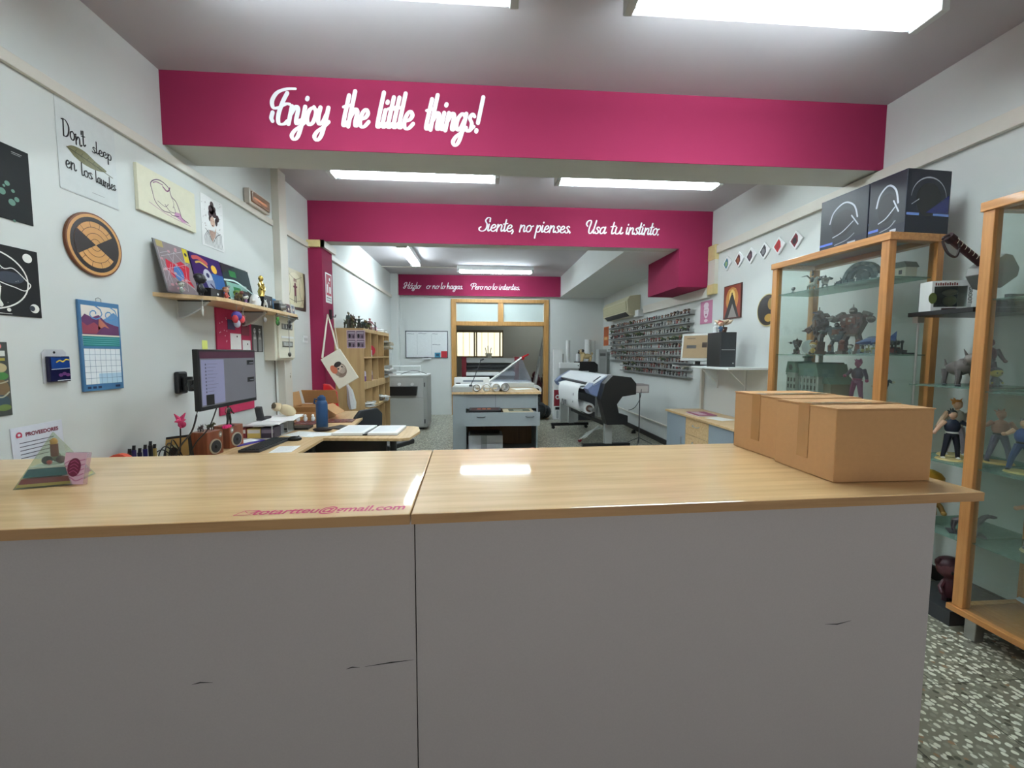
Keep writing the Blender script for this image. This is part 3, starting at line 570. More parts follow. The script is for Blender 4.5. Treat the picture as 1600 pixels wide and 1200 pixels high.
# ------------------------------------------------------------------ left wall: prints and plaques.  local x runs away from the camera
XW = XL + 0.001
def hung(name, label, cat, y, z, w, h, t, m, parent_rot=0.0, wall='L', group=None):
    """a flat thing on a side wall; local x 0..w, z 0..h, face at y = -t"""
    if wall == 'L': o = thing(name, label, cat, (XW, y, z), 0, group, rot=(0, parent_rot, LW))
    else: o = thing(name, label, cat, (XR - 0.001, y + w, z), 0, group, rot=(0, parent_rot, RW))
    b = MB(); b.box(0, w, -t, 0, 0, h, m); b.build('board', o, bevel=min(t / 3, 0.002))
    return o
p = hung('dark_poster', 'dark grey-green night poster at the left edge, highest on the left wall', 'poster', 1.62, 2.025, 0.49, 0.32, 0.003, K(24, 27, 29, 0.85))
b = MB(); rnd = random.Random(3)
for i in range(30): b.disc(.30 + rnd.gauss(0, .06), .12 + rnd.gauss(0, .05), rnd.uniform(.005, .014), -.0036, K(90, 130, 116))
b.line([(.42, .297), (.46, .297)], .003, -.0036, K(150, 150, 150)); b.line([(.42, .29), (.455, .29)], .002, -.0036, K(150, 150, 150)); b.build('print', p)
p = hung('moon_poster', 'black poster with white circle, wavy cloud and moon phases at the left edge', 'poster', 1.63, 1.61, 0.485, 0.30, 0.003, K(20, 20, 23, 0.85))
b = MB(); W = K(228, 226, 220); cx, cz = .28, .15
b.line([(cx + .155 * math.cos(a * math.pi / 24), cz + .125 * math.sin(a * math.pi / 24)) for a in range(49)], .006, -.0036, W)
b.line(spline([(cx - .04, .22), (cx + .02, .235), (cx + .06, .2), (cx + .1, .205), (cx + .15, .16), (cx + .165, .14), (cx + .14, .115), (cx + .1, .125), (cx + .06, .135), (cx + .02, .15)], 6), .004, -.0038, W)
b.disc(cx + .085, .165, .055, -.0036, K(40, 48, 64), .025)
for (x, z, r) in ((.44, .262, .02), (.455, .04, .02), (.35, .025, .008)): b.disc(x, z, r, -.0037, W)
b.disc(.445, .04, .012, -.0039, K(40, 46, 60))
b.line(spline([(.30, .17), (.315, .12), (.31, .07), (.32, .045)], 5), .02, -.0037, W); b.line(spline([(.285, .17), (.28, .12), (.29, .06)], 5), .008, -.0037, W); b.disc(.295, .19, .012, -.0037, W)
for i in range(26): b.disc(cx + rnd.uniform(-.11, .12), rnd.uniform(.05, .25), .0015, -.0037, W, n=6)
b.line([(.02, .008), (.36, .008)], .002, -.0037, W); b.build('print', p)
p = hung('comic_cover', 'green and brown illustrated comic cover low at the left edge of the wall', 'comic', 1.76, 1.18, 0.20, 0.315, 0.004, K(74, 78, 74, 0.4))
b = MB(); b.disc(.165, .297, .012, -.0046, K(210, 120, 120)); b.rect(.11, .188, .255, .278, -.0046, K(220, 220, 214)); b.rect(.12, .186, .235, .247, -.0046, K(176, 160, 70)); b.disc(.165, .205, .026, -.0046, K(190, 170, 130), .02); b.disc(.16, .17, .035, -.0046, K(70, 130, 66), .018); b.disc(.165, .115, .03, -.0047, K(120, 96, 66), .04); b.disc(.16, .06, .034, -.0048, K(60, 80, 90), .03); b.disc(.17, .035, .026, -.0049, K(110, 130, 70), .014)
b.line(spline([(.12, .15), (.16, .14), (.19, .148)]), .006, -.005, K(170, 160, 140)); b.line(spline([(.13, .09), (.165, .08), (.192, .1)]), .006, -.005, K(170, 170, 150)); b.build('print', p)
sans('AN', 0.03, K(226, 226, 220), -.0048, .142, .256, parent=p)
# blister pack with a toy car
t = thing('blister_pack', 'small hanging blister pack with a blue card and yellow script hung on the wall', 'toy pack', (XW, 2.10, 1.305), LW)
b = MB(); b.prism([(0, 0), (.115, 0), (.115, .145), (.10, .16), (.015, .16), (0, .145)], -.003, 0, K(196, 196, 200, 0.3)); b.build('backing_card', t)
b = MB(); b.box(.012, .112, -.022, -.003, .006, .128, K(24, 26, 60, 0.2)); b.build('blister_shell', t, bevel=.004)
b = MB(); b.rect(.02, .108, .07, .122, -.0226, K(30, 64, 130, 0.2)); b.line(spline([(.045, .100), (.06, .108), (.075, .102), (.09, .112), (.104, .110)], 5), .006, -.0230, K(214, 186, 70)); b.line([(.02, .066), (.108, .070)], .003, -.0230, K(180, 190, 210)); b.line([(.045, .012), (.108, .014)], .003, -.0230, K(220, 224, 230))
for i in range(3): b.disc(.062 + .017 * i, .038 + .006 * (i % 2), .011, -.0229, K(110, 60, 120, 0.3), .008)
b.build('printed_front', t); b = MB(); b.disc(.057, .146, .006, -.0034, M_ink); b.build('hang_hole', t)
# calendar
t = hung('wall_calendar', 'hanging wall calendar with blue and purple mountain picture above a month grid', 'calendar', 2.285, 1.25, 0.24, 0.47, 0.012, K(70, 118, 160, 0.4))
b = MB(); b.rect(.012, .228, .235, .445, -.0125, K(226, 216, 206)); b.flat([(.012, .29), (.228, .29), (.228, .345), (.20, .35), (.15, .365), (.11, .40), (.07, .385), (.03, .40), (.012, .38)], -.0128, K(96, 44, 92))
b.flat([(.012, .30), (.09, .30), (.12, .33), (.08, .36), (.04, .34), (.012, .36)], -.0131, K(150, 60, 80)); b.flat([(.10, .32), (.14, .34), (.17, .33), (.15, .35), (.11, .385)], -.0131, K(190, 110, 90))
b.rect(.012, .228, .235, .292, -.0131, K(20, 122, 122)); b.line([(.012, .291), (.228, .291)], .008, -.0133, K(230, 214, 196))
for i in range(4): b.line([(.012, .245 + .011 * i), (.228, .243 + .011 * i)], .002, -.0134, K(120, 190, 190))
for cx in (.085, .175): b.line([(cx + (.008 + .004 * k) * math.cos(k * .7), .405 + (.008 + .003 * k) * math.sin(k * .7)) for k in range(12)], .006, -.0134, K(80, 140, 190))
b.flat([(.12, .37), (.228, .33), (.228, .40), (.20, .42), (.16, .39)], -.0127, K(96, 140, 186)); b.build('picture', t)
b = MB(); b.rect(.012, .228, .035, .222, -.0125, K(232, 236, 240)); b.rect(.09, .228, .035, .09, -.0127, K(176, 206, 226))
for i in range(8): b.line([(.012 + .0309 * i, .035), (.012 + .0309 * i, .222)], .0016, -.0130, K(90, 120, 150))
for i in range(7): b.line([(.012, .035 + .0312 * i), (.228, .035 + .0312 * i)], .0016, -.0130, K(90, 120, 150))
for i in range(3): b.rect(.02 + .03 * i, .04 + .03 * i, .012, .024, -.0130, K(24, 40, 80))
b.rect(.185, .215, .012, .024, -.0130, K(24, 40, 80)); b.build('month_grid', t)
b = MB(); b.tube([(.105, -.008, .468), (.105, -.008, .485), (.12, -.008, .492), (.135, -.008, .485), (.135, -.008, .468)], .002, M_steel); b.build('hanger', t)
# Don't sleep print
t = hung('leaf_print', 'white hand-lettered print with a green leaf in the middle of its words', 'poster', 2.25, 2.25, 0.33, 0.44, 0.002, K(206, 210, 210, 0.75))
b = MB(); script(b, "Don't", .03, .145, .255, .042, M_ink, -.0026, .17, .0, -.0, .15, 2); script(b, 'sleep', .185, .30, .255, .030, M_ink, -.0026, .2, .0, -.0, .2, 3)
script(b, 'en', .035, .085, .115, .036, M_ink, -.0026, .2, 0, 0, .1, 4); script(b, 'los', .115, .175, .105, .032, M_ink, -.0026, .2, 0, 0, .1, 5); script(b, 'laureles', .195, .315, .10, .03, M_ink, -.0026, .2, 0, 0, .15, 6)
b.build('lettering', t)
b = MB(); lf = spline([(.045, .215), (.08, .235), (.14, .235), (.20, .21), (.265, .185), (.20, .165), (.13, .168), (.08, .185)], 5); b.flat(lf[::-1] if False else [(x, z) for x, z in lf][::-1], -.0025, K(116, 116, 84))
b.line(spline([(.045, .215), (.13, .2), (.2, .187), (.30, .165)]), .004, -.0029, K(74, 76, 54))
for i in range(5): b.line([(.085 + .032 * i, .207 - .006 * i), (.10 + .032 * i, .227 - .007 * i)], .002, -.0029, K(74, 76, 54)); b.line([(.085 + .032 * i, .207 - .006 * i), (.105 + .032 * i, .183 - .002 * i)], .002, -.0029, K(74, 76, 54))
b.build('leaf', t); b = MB(); b.line([(.17, .04), (.24, .04)], .002, -.0026, K(120, 120, 120)); b.line([(.0, .004), (.33, .004)], .0016, -.0026, K(150, 150, 150)); b.build('caption_line', t)
# round plaque, plain radial pattern
t = thing('round_plaque', 'round wooden plaque with orange and black radial pattern', 'plaque', (XW, 2.405, 2.015), LW)
b = MB(); b.cyl((0, 0, 0), (0, -.014, 0), .162, K(110, 62, 34, 0.35), n=48); b.build('disc', t, bevel=.002)
b = MB(); O_ = K(204, 150, 88, 0.35); B_ = K(38, 30, 28, 0.35)
b.disc(0, 0, .154, -.0145, O_, n=48); b.disc(0, 0, .140, -.0148, B_, n=48); b.disc(0, 0, .120, -.0151, O_, n=48)
for s in (0, 1): b.flat([(0, 0)] + [(.119 * math.cos(math.pi * s + D(k * 8 - 32)), .119 * math.sin(math.pi * s + D(k * 8 - 32))) for k in range(9)], -.0154, B_)
for i in range(12):
    a = 2 * math.pi * (i + .5) / 12; b.line([(.09 * math.cos(a), .09 * math.sin(a)), (.12 * math.cos(a), .12 * math.sin(a))], .002, -.0157, B_, caps=False)
for r in (.03, .06, .09, .119): b.line([(r * math.cos(a * math.pi / 16), r * math.sin(a * math.pi / 16)) for a in range(33)], .0024, -.0158, B_, caps=False)
b.build('painted_face', t)
# cream canvas with a curled sleeping figure
t = hung('cream_canvas', 'cream canvas with a line drawing of a curled sleeping animal', 'picture', 2.70, 2.30, 0.50, 0.27, 0.02, K(222, 218, 196, 0.8))
b = MB(); V = K(96, 62, 92); y = -.0206
for pts, w, m in (([(.11, .145), (.10, .19), (.14, .225), (.19, .235), (.25, .215), (.27, .17), (.31, .15), (.34, .10), (.36, .06), (.42, .045)], .006, V),
    ([(.11, .145), (.13, .09), (.19, .055), (.25, .06), (.27, .05), (.33, .06)], .005, V), ([(.20, .205), (.23, .19), (.25, .2), (.26, .22)], .009, K(130, 70, 110)), ([(.15, .10), (.21, .085), (.24, .11)], .003, V), ([(.21, .10), (.25, .07), (.3, .075), (.29, .11)], .004, V),
    ([(.08, .07), (.2, .045), (.32, .035), (.44, .03)], .003, K(170, 110, 150)), ([(.27, .17), (.29, .13), (.28, .1)], .003, V), ([(.12, .2), (.15, .215), (.2, .215)], .006, K(150, 100, 130))): b.line(spline(pts, 6), w, y, m)
b.flat([(.29, .055), (.36, .035), (.41, .04), (.36, .06), (.34, .085), (.30, .08)], y + .0003, K(196, 140, 176)); b.build('drawing', t)
# woman print
t = hung('portrait_print', 'white print of a dark-haired woman in a striped robe', 'poster', 3.29, 2.245, 0.265, 0.375, 0.002, K(226, 226, 226, 0.7))
b = MB(); HR = K(52, 24, 30); SK = K(206, 170, 152)
b.flat([(.09, .13), (.15, .13), (.17, .17), (.16, .10), (.12, .05), (.085, .11)], -.0025, SK); b.disc(.13, .20, .028, -.0027, SK, .038)
for c in ((.13, .325, .022, .026), (.12, .285, .034, .034), (.15, .265, .03, .03), (.105, .25, .022, .03), (.19, .24, .022, .026), (.175, .21, .016, .03), (.10, .215, .014, .02), (.155, .30, .02, .02)): b.disc(c[0], c[1], c[2], -.0026, HR, c[3])
b.disc(.13, .172, .008, -.003, HR, .004); b.line([(.115, .205), (.125, .203)], .003, -.003, HR); b.line([(.138, .205), (.148, .203)], .003, -.003, HR)
for i in range(13):
    x = .03 + .017 * i; b.line(spline([(x * .8 + .05, .14 - abs(x - .13) * .15), (x, .07), (x + .01, .015)]), .0035, -.0028, K(60, 56, 66))
b.line(spline([(.04, .13), (.08, .10), (.12, .045)]), .004, -.003, M_ink); b.line(spline([(.22, .13), (.17, .10), (.13, .045)]), .004, -.003, M_ink)
for i in range(60):
    x, z = rnd.uniform(.01, .255), rnd.uniform(.15, .365)
    if abs(x - .13) > .065 or z > .35: b.disc(x, z, rnd.uniform(.002, .0045), -.0026, K(90, 50, 56), n=6)
b.build('drawing', t)
# emergency light
t = thing('emergency_light', 'emergency exit lamp on top of the trunking by the vertical duct', 'emergency light', (XW, 3.87, 2.745), LW)
b = MB(); b.box(0, .34, -.05, 0, 0, .13, K(206, 196, 186, 0.4)); b.build('housing', t, bevel=.006)
b = MB(); b.box(.02, .32, -.065, -.051, .02, .11, glass('smoky_lens', (206, 180, 160), 0.35, 0.2)); b.build('lens', t, bevel=.004)
b = MB(); b.cyl((.06, -.056, .065), (.28, -.056, .065), .006, mat('warm_led', (255, 190, 140), 0.4, emit=.35, var=0)); b.build('lamp_tube', t)
# socket
t = thing('wall_socket', 'small white double socket on the wall beside the pink pillar', 'socket', (XW, 4.97, 1.57), LW)
b = MB(); b.box(0, .12, -.012, 0, 0, .08, M_white); b.build('plate', t, bevel=.003)
b = MB(); [b.cyl((x, -.0125, .04), (x, -.0135, .04), .018, M_grey, n=16) for x in (.034, .086)]; b.build('socket_hole', t)
# poster with a small dancing figure
t = hung('sepia_poster', 'sepia poster with a tiny dark red figure between the duct and the pink pillar', 'poster', 4.545, 1.93, 0.54, 0.43, 0.003, K(196, 186, 150, 0.35))
b = MB(); DK = K(66, 62, 50, 0.35)
b.flat([(.46, 0), (.54, 0), (.54, .43), (.49, .43), (.51, .2)], -.0035, DK); b.flat([(0, 0), (.5, 0), (.54, .04), (.3, .03), (.05, .02), (.02, .12), (0, .2)], -.0036, DK); b.disc(.27, .21, .2, -.0034, K(216, 208, 172, 0.35), .19)
for pts in ([(.05, .05), (.15, .2), (.12, .4)], [(.48, .06), (.38, .2), (.42, .4)], [(.1, .38), (.27, .33), (.45, .38)], [(.05, .12), (.27, .09), (.5, .13)]): b.line(spline(pts), .007, -.0038, K(140, 130, 98, 0.35))
F_ = K(104, 34, 48); b.disc(.27, .27, .022, -.004, F_); b.line(spline([(.23, .245), (.27, .24), (.31, .25)]), .02, -.004, F_); b.line([(.27, .25), (.27, .17)], .05, -.004, F_); b.line([(.255, .18), (.25, .08)], .018, -.004, K(60, 30, 40)); b.line([(.285, .18), (.29, .08)], .018, -.004, K(60, 30, 40)); b.disc(.25, .315, .012, -.004, F_, .02); b.disc(.29, .315, .012, -.004, F_, .02)
b.build('print', t)
# pin board
t = hung('pin_board', 'magenta pin board with pinned notes behind the desk monitor', 'pin board', 3.39, 0.96, 0.49, 0.84, 0.012, K(176, 28, 76, 0.7))
def note(x, z, w, h, c=(236, 236, 236), nm='pinned_note', a=0.0, dark=True):
    T = Matrix.Translation((x, 0, z)) @ Matrix.Rotation(a, 4, 'Y'); b = MB(T); b.box(0, w, -.015, -.0125, 0, h, K(*c))
    b.disc(w * .6, h * .82, .008, -.0165, M_ink if dark else K(200, 30, 60)); b.build(nm, t)
note(.17, .52, .15, .13); note(.16, .36, .15, .14); note(.34, .42, .12, .18); note(.33, .24, .13, .16); note(.06, .44, .08, .08, (60, 56, 56), 'pinned_photo', .2); note(.14, .68, .1, .08, (60, 50, 90)); note(.33, .64, .12, .1, (120, 20, 50))
b = MB()
for i in range(18): b.disc(rnd.uniform(.03, .14), rnd.uniform(.15, .8), .005, -.013, K(226, 190, 200), n=8)
b.build('dot_decoration', t)
t = hung('photo_print', 'black and white photograph of two standing people beside the pin board', 'photograph', 3.895, 1.46, 0.19, 0.245, 0.002, K(50, 50, 52, 0.4))
b = MB()
for x in (.055, .14): b.disc(x, .19, .018, -.0026, K(190, 190, 190), .024); b.flat([(x - .028, .005), (x + .028, .005), (x + .03, .12), (x + .015, .165), (x - .015, .165), (x - .03, .12)], -.0025, K(150, 150, 150)); b.disc(x, .125, .02, -.0028, K(198, 198, 198), .012); b.line([(x - .012, .197), (x + .012, .197)], .006, -.0029, M_ink)
b.build('print', t)
# notice with the word PROVEEDORES
t = hung('supplier_notice', 'white notice headed PROVEEDORES on the wall behind the resin pyramid', 'notice', 1.95, 0.955, 0.225, 0.165, 0.002, K(218, 220, 230, 0.7), -0.03)
b = MB(); b.disc(.032, .128, .013, -.0026, K(190, 60, 90), .015); b.rect(.024, .04, .112, .118, -.0029, K(218, 220, 230)); b.disc(.032, .130, .006, -.0029, K(218, 220, 230))
b.build('emblem', t)
b = MB(); [b.line([(.03, .092 - .017 * i), (.03 + l, .092 - .017 * i)], .0035, -.0026, K(80, 74, 96), caps=False) for i, l in enumerate((.15, .13, .14, .15, .12))]; b.build('text_lines', t)
sans('PROVEEDORES', 0.024, K(120, 30, 60), -.0026, .058, .119, width=.145, bold=.001, parent=t)
# electrical panel
t = thing('electrical_panel', 'cream electrical distribution panel below the wall shelf', 'electrical panel', (XW, 4.10, 1.38), LW)
b = MB(); b.box(0, .38, -.11, 0, 0, .46, M_off); b.build('box_body', t, bevel=.01)
b = MB(); b.prism([(.03, .02), (.36, .02), (.36, .40), (.33, .45), (.06, .45), (.03, .40)], -.13, -.111, M_off); b.build('front_cover', t, bevel=.005)
for z in (.30, .13):
    b = MB(); b.box(.09, .31, -.133, -.1302, z, z + .055, K(110, 108, 100)); [b.box(.10 + .026 * i, .12 + .026 * i, -.142, -.133, z + .01, z + .045, M_dark if z > .2 and i % 2 else M_grey) for i in range(7)]; b.build('breaker_row', t)
b = MB(); b.box(.07, .33, -.134, -.1302, .215, .235, M_white); b.build('cover_ridge', t)
# wall cable under panel
b = MB(); b.tube([(0, -.012, 0), (0, -.012, -.72)], .006, K(120, 116, 108)); solo(b, 'wall_cable', 'thin grey cable dropping from the electrical panel to the desk', 'cable', (XW, 4.28, 1.48), LW)
# ------------------------------------------------------------------ corner-cut wall shelf and what stands on it
t = thing('wall_shelf', 'beech wall shelf with cut-off corner holding comics and figures on the left wall', 'shelf', (XW, 2.79, 1.803), LW)
b = MB(); b.prism([(0, 0), (1.85, 0), (1.80, -.12), (1.50, -.235), (.29, -.285), (.20, -.26)][::-1], 0, .026, M_desk, 'z'); b.build('board', t, bevel=.002)
for x in (.20, .95, 1.55):
    b = MB(); b.tube([(x, -.01, -.003), (x, -.22, -.003)], .006, M_black); b.tube(spline([(x, -.01, -.12), (x, -.06, -.11), (x, -.13, -.07), (x, -.21, -.01)], 5), .006, M_grey); b.tube([(x, -.01, -.003), (x, -.01, -.125)], .006, M_grey)
    b.prism([(-.01, -.004), (-.20, -.008), (-.13, -.065), (-.06, -.105), (-.01, -.115)], x - .002, x + .002, M_grey2, 'x'); b.build('bracket', t)
SZ = 1.830
def cover(label, y0, w, h, lean, paint, base):
    o = thing('comic_album', label, 'comic', (XL + .10, y0, SZ), LW, 'comic albums leaning on the wall shelf', rot=(lean, 0, LW))
    b = MB(); b.box(0, w, 0, .006, 0, h, base); b.build('cover_board', o, bevel=.001); b = MB(); paint(b); b.build('printed_cover', o); return o
def p1(b):
    r_ = random.Random(7)
    b.rect(.01, .29, .01, .33, -.0006, K(140, 130, 134, 0.15)); b.flat([(.06, .22), (.13, .20), (.2, .23), (.27, .2), (.24, .12), (.27, .06), (.19, .09), (.14, .12), (.09, .10), (.05, .15)], -.0010, K(190, 50, 64, 0.15)); b.disc(.15, .14, .045, -.0014, K(70, 120, 180, 0.15), .05); b.rect(.245, .29, .235, .33, -.0014, K(214, 196, 60, 0.15)); b.disc(.268, .29, .012, -.0018, M_ink)
    for i in range(34): b.line([(r_.uniform(.01, .28), r_.uniform(.01, .32)) for _ in range(2)][:1] + [(r_.uniform(.01, .28), r_.uniform(.01, .32))], .002, -.0020 - i * 1e-5, K(206, 206, 210, 0.1), caps=False) if i % 2 else b.disc(r_.uniform(.02, .27), r_.uniform(.02, .31), .012, -.0012 - i * 1e-5, K(196, 150, 156, 0.15), .008)
    b.rect(.015, .07, .29, .33, -.0022, K(176, 160, 110, 0.1))
def p2(b):
    b.rect(.0, .34, .0, .325, -.0006, K(46, 40, 96, 0.15)); b.rect(.20, .34, .05, .21, -.0009, K(44, 92, 150, 0.15)); b.rect(.22, .34, .0, .07, -.0010, K(170, 150, 120, 0.15)); b.line(spline([(.03, .29), (.09, .30), (.17, .275)]), .028, -.0013, K(186, 90, 84, 0.15)); b.line(spline([(.05, .26), (.1, .272), (.17, .25)]), .014, -.0015, K(210, 180, 90, 0.15)); b.disc(.245, .245, .032, -.0016, K(226, 184, 64, 0.2)); b.disc(.15, .17, .05, -.0013, K(190, 196, 206, 0.15), .06); b.flat([(.11, .14), (.14, .05), (.2, .02), (.21, .16)], -.0014, K(140, 146, 170, 0.15)); b.disc(.15, .185, .018, -.0017, K(50, 60, 100, 0.2)); b.line(spline([(.16, .12), (.2, .08), (.19, .02)]), .015, -.0018, K(50, 50, 90, 0.2))
def p3(b):
    b.rect(.0, .38, .0, .32, -.0006, K(42, 58, 62, 0.1)); b.rect(.02, .30, .04, .18, -.0009, K(130, 176, 164, 0.1)); b.rect(.09, .18, .23, .28, -.0010, K(52, 120, 70, 0.1)); b.rect(.1, .2, .08, .15, -.0012, K(50, 120, 76, 0.1)); b.line(spline([(.0, .19), (.14, .20), (.26, .17), (.37, .13)]), .014, -.0016, K(206, 226, 222, 0.1)); b.line([(.03, .05), (.3, .05)], .01, -.0015, K(200, 220, 216, 0.1))
cover('comic album in crinkled clear wrap with red and blue figure shape, first on the shelf', 2.78, .30, .335, -.22, p1, K(96, 92, 94, 0.3))
cover('purple and blue comic album with a yellow round sticker on the shelf', 3.085, .34, .33, -.21, p2, K(30, 30, 60, 0.3))
cover('dark green comic album with pale glossy stripe, last on the shelf', 3.43, .36, .325, -.20, p3, K(30, 40, 44, 0.3))
def on(name, label, y, style, h, pal, seed, x=-1.87, rz=LW, group='little figures on the wall shelf'): return figure(name, label, (x, y, SZ), rz, style, h, pal, seed, group)
on('toy_figure', 'small pale grey figure at the near end of the wall shelf', 2.84, 'chibi', .08, [(150, 156, 150), (120, 130, 120), GRY, (190, 190, 180), (120, 120, 110), BLK], 4, -1.9)
on('toy_figure', 'black helmeted figure in front of the first album on the wall shelf', 2.93, 'chibi', .15, [BLK, BLK, (150, 30, 40), (34, 34, 38), (24, 24, 28), BLK], 2, -1.84)
t = thing('camera_toy', 'black boxy model with a long dark boom on the wall shelf', 'model', (-1.83, 3.04, SZ), LW, None)
b = MB(); b.box(-.07, .07, -.03, .03, 0, .055, M_black); b.ell((0, -.032, .02), (.008, .004, .008), M_white); b.build('hull', t, bevel=.004); b = MB(); b.tube([(.05, 0, .05), (.12, -.01, .075), (.17, -.01, .10)], [.006, .006, .009], M_black); b.build('boom', t)
on('toy_figure', 'round brown and red smiling figure beside the dark boom on the wall shelf', 3.12, 'chibi', .09, [(176, 70, 60), (150, 90, 66), BLK, (200, 150, 130), (140, 90, 60), BLK], 1, -1.79)
on('toy_vehicle', 'tiny grey flying craft model on the wall shelf', 3.20, 'craft', .10, [(150, 154, 160), (170, 174, 178), GRY, WHT, (60, 70, 90), BLK], 5, -1.86)
on('toy_figure', 'green and brown spiky beast figure on the wall shelf', 3.29, 'beast', .09, [(110, 96, 60), (80, 70, 50), BLK, (120, 60, 60), (90, 120, 60), BLK], 6, -1.80, RW + 2.6)
on('toy_figure', 'dark red mask-faced figure on the wall shelf', 3.36, 'chibi', .085, [(60, 40, 44), BLK, BLK, (130, 40, 60), (40, 30, 34), BLK], 7, -1.84)
on('toy_figure', 'lime green and black figure in front of the dark album', 3.42, 'chibi', .11, [(50, 60, 40), BLK, BLK, (150, 170, 50), (90, 120, 40), BLK], 8, -1.88)
on('toy_figure', 'small violet and white figure near the ghost shape on the shelf', 3.50, 'chibi', .09, [(120, 80, 130), BLK, BLK, WHT, (60, 50, 70), BLK], 9, -1.86)
t = thing('ghost_figure', 'rounded white ghost-like figure on the wall shelf', 'toy figure', (-1.80, 3.52, SZ), LW)
b = MB(); b.lathe([(.038, 0), (.042, .02), (.036, .055), (.026, .078), (.008, .09)], (0, 0, 0), M_white, 14); [b.ell((s * .046, -.01, .035), (.018, .012, .012), M_white, 8, 5) for s in (-1, 1)]; b.build('body', t, smooth=True); b = MB(); [b.ell((s * .012, -.034, .062), .004, M_black, 6, 4) for s in (-1, 1)]; b.build('eyes', t)
on('toy_figure', 'little white four-legged figure beside the trophy block', 3.66, 'beast', .065, [WHT, WHT, WHT, WHT, WHT, BLK], 10, -1.79, 0.4)
for i, (y, x, h) in enumerate(((3.565, -1.93, .115), (3.66, -1.95, .10))):
    b = MB(); b.box(-.045, .045, -.04, .04, 0, h, M_black); b.rect(-.02, .01, .04, .06, -.0405, K(150, 150, 150)); solo(b, 'black_gift_box', ['black box behind the ghost-like figure on the wall shelf', 'black box behind the golden trophy on the wall shelf'][i], 'box', (x, y, SZ), LW, bevel=.003)
t = thing('golden_trophy', 'gold figurine trophy on a black block on the wall shelf', 'trophy', (-1.86, 3.74, SZ), LW)
b = MB(); b.box(-.05, .05, -.045, .045, 0, .095, M_black); b.build('block', t, bevel=.003)
b = MB(); b.lathe([(.03, .095), (.022, .11), (.028, .14), (.018, .17), (.026, .20), (.012, .225), (.02, .245), (.018, .262), (.005, .275)], (0, 0, 0), M_gold, 12); [b.tube([(s * .02, 0, .21), (s * .034, -.01, .18), (s * .02, -.02, .15)], .008, M_gold) for s in (-1, 1)]; b.build('gold_statuette', t, smooth=True)
b = MB(); b.box(-.07, .07, -.05, .05, 0, .125, K(44, 46, 48)); b.rect(-.05, .04, .045, .085, -.0505, K(190, 196, 200)); solo(b, 'dark_box', 'charcoal box with pale label between trophy and camera', 'box', (-1.93, 3.90, SZ), LW, bevel=.003)
t = thing('photo_camera', 'old silver and black photo camera on the wall shelf', 'camera', (-1.82, 3.95, SZ), LW + .2)
b = MB(); b.box(-.065, .065, -.022, .022, 0, .062, M_black); b.build('camera_body', t, bevel=.005); b = MB(); b.box(-.065, .065, -.024, .024, .062, .082, M_steel); b.box(-.02, .02, -.026, .02, .08, .092, M_steel); b.build('top_plate', t, bevel=.003); b = MB(); b.cyl((.01, -.02, .034), (.01, -.06, .034), .03, M_steel, .026, 18); b.cyl((.01, -.06, .034), (.01, -.062, .034), .018, M_black, n=16); b.build('lens', t)
for i, (y, c, h, l) in enumerate(((4.03, (70, 130, 170), .12, 'blue picture card behind the camera on the shelf'), (4.09, (216, 214, 206), .09, 'white photo strip leaning at the far end of the shelf'), (4.30, (90, 40, 46), .10, 'small dark red framed photo on the far end of the shelf'), (4.40, (196, 196, 190), .11, 'small pale framed photo, last on the shelf'))):
    o = thing('small_picture', l, 'picture', (-1.88, y, SZ), 0, None, rot=(-.15, 0, LW)); b = MB(); b.box(-.04, .04, 0, .006, 0, h, K(*c)); b.build('card', o); b = MB(); b.rect(-.028, .028, .012, h - .014, -.0006, K(c[0] // 2, c[1] // 2, c[2] // 2 + 20)); b.disc(0, h * .5, .014, -.001, K(200, 180, 160)); b.build('picture_print', o)
# rail and keyrings hanging below the shelf
def keyring(y, x, l, chain, body, label, c):
    o = thing('keyring', label, 'keyring', (x, y, 1.80), LW, 'keyrings hanging below the wall shelf')
    b = MB(); b.tube([(0, 0, 0), (0, 0, -chain)], .0025, M_steel, 5); b.lathe([(.010, 0), (.012, .002), (.010, .004)], (0, 0, -.012), M_steel, 10); b.build('chain', o); b = MB(); body(b, -chain, c); b.build('charm', o, smooth=True)
def charm_fig(b, z, c):
    b.ell((0, 0, z - .02), (.018, .014, .02), K(*c)); b.ell((0, 0, z - .055), (.02, .015, .024), K(*[int(q * .6) for q in c])); b.ell((.02, 0, z - .05), (.01, .008, .018), K(*c)); b.ell((-.02, 0, z - .05), (.01, .008, .018), K(*c))
def charm_ball(b, z, c): b.ell((0, 0, z - .022), (.022, .012, .022), K(*c))
keyring(3.22, -1.78, 0, .05, lambda b, z, c: (b.ell((0, 0, z - .03), (.05, .03, .035), K(60, 40, 130)), b.ell((.04, -.01, z - .05), (.03, .02, .03), K(200, 50, 60)), b.ell((-.04, -.01, z - .055), (.022, .02, .03), K(190, 50, 60)), b.ell((0, 0, z - .085), (.03, .02, .03), K(180, 180, 200))), 'red and blue plush keyring hanging under the wall shelf', (0, 0, 0))
keyring(2.86, -1.79, 0, .05, lambda b, z, c: b.ell((0, 0, z - .03), (.008, .006, .035), K(190, 186, 180)), 'thin pale keyring under the near end of the wall shelf', (0, 0, 0))
keyring(3.34, -1.80, 0, .06, charm_fig, 'brown keyring hanging under the shelf before the pin board', (110, 50, 46))
keyring(3.66, -1.80, 0, .05, charm_ball, 'small silver keyring over the black and white photograph', (150, 150, 150))
keyring(3.86, -1.79, 0, .03, charm_fig, 'green and gold figure keyring hanging under the shelf', (60, 130, 50))
keyring(4.00, -1.76, 0, .34, charm_ball, 'long chain with a dark medallion in front of the electrical panel', (56, 52, 44))
keyring(4.06, -1.78, 0, .04, charm_fig, 'black keyring hanging over the electrical panel', (34, 32, 34))
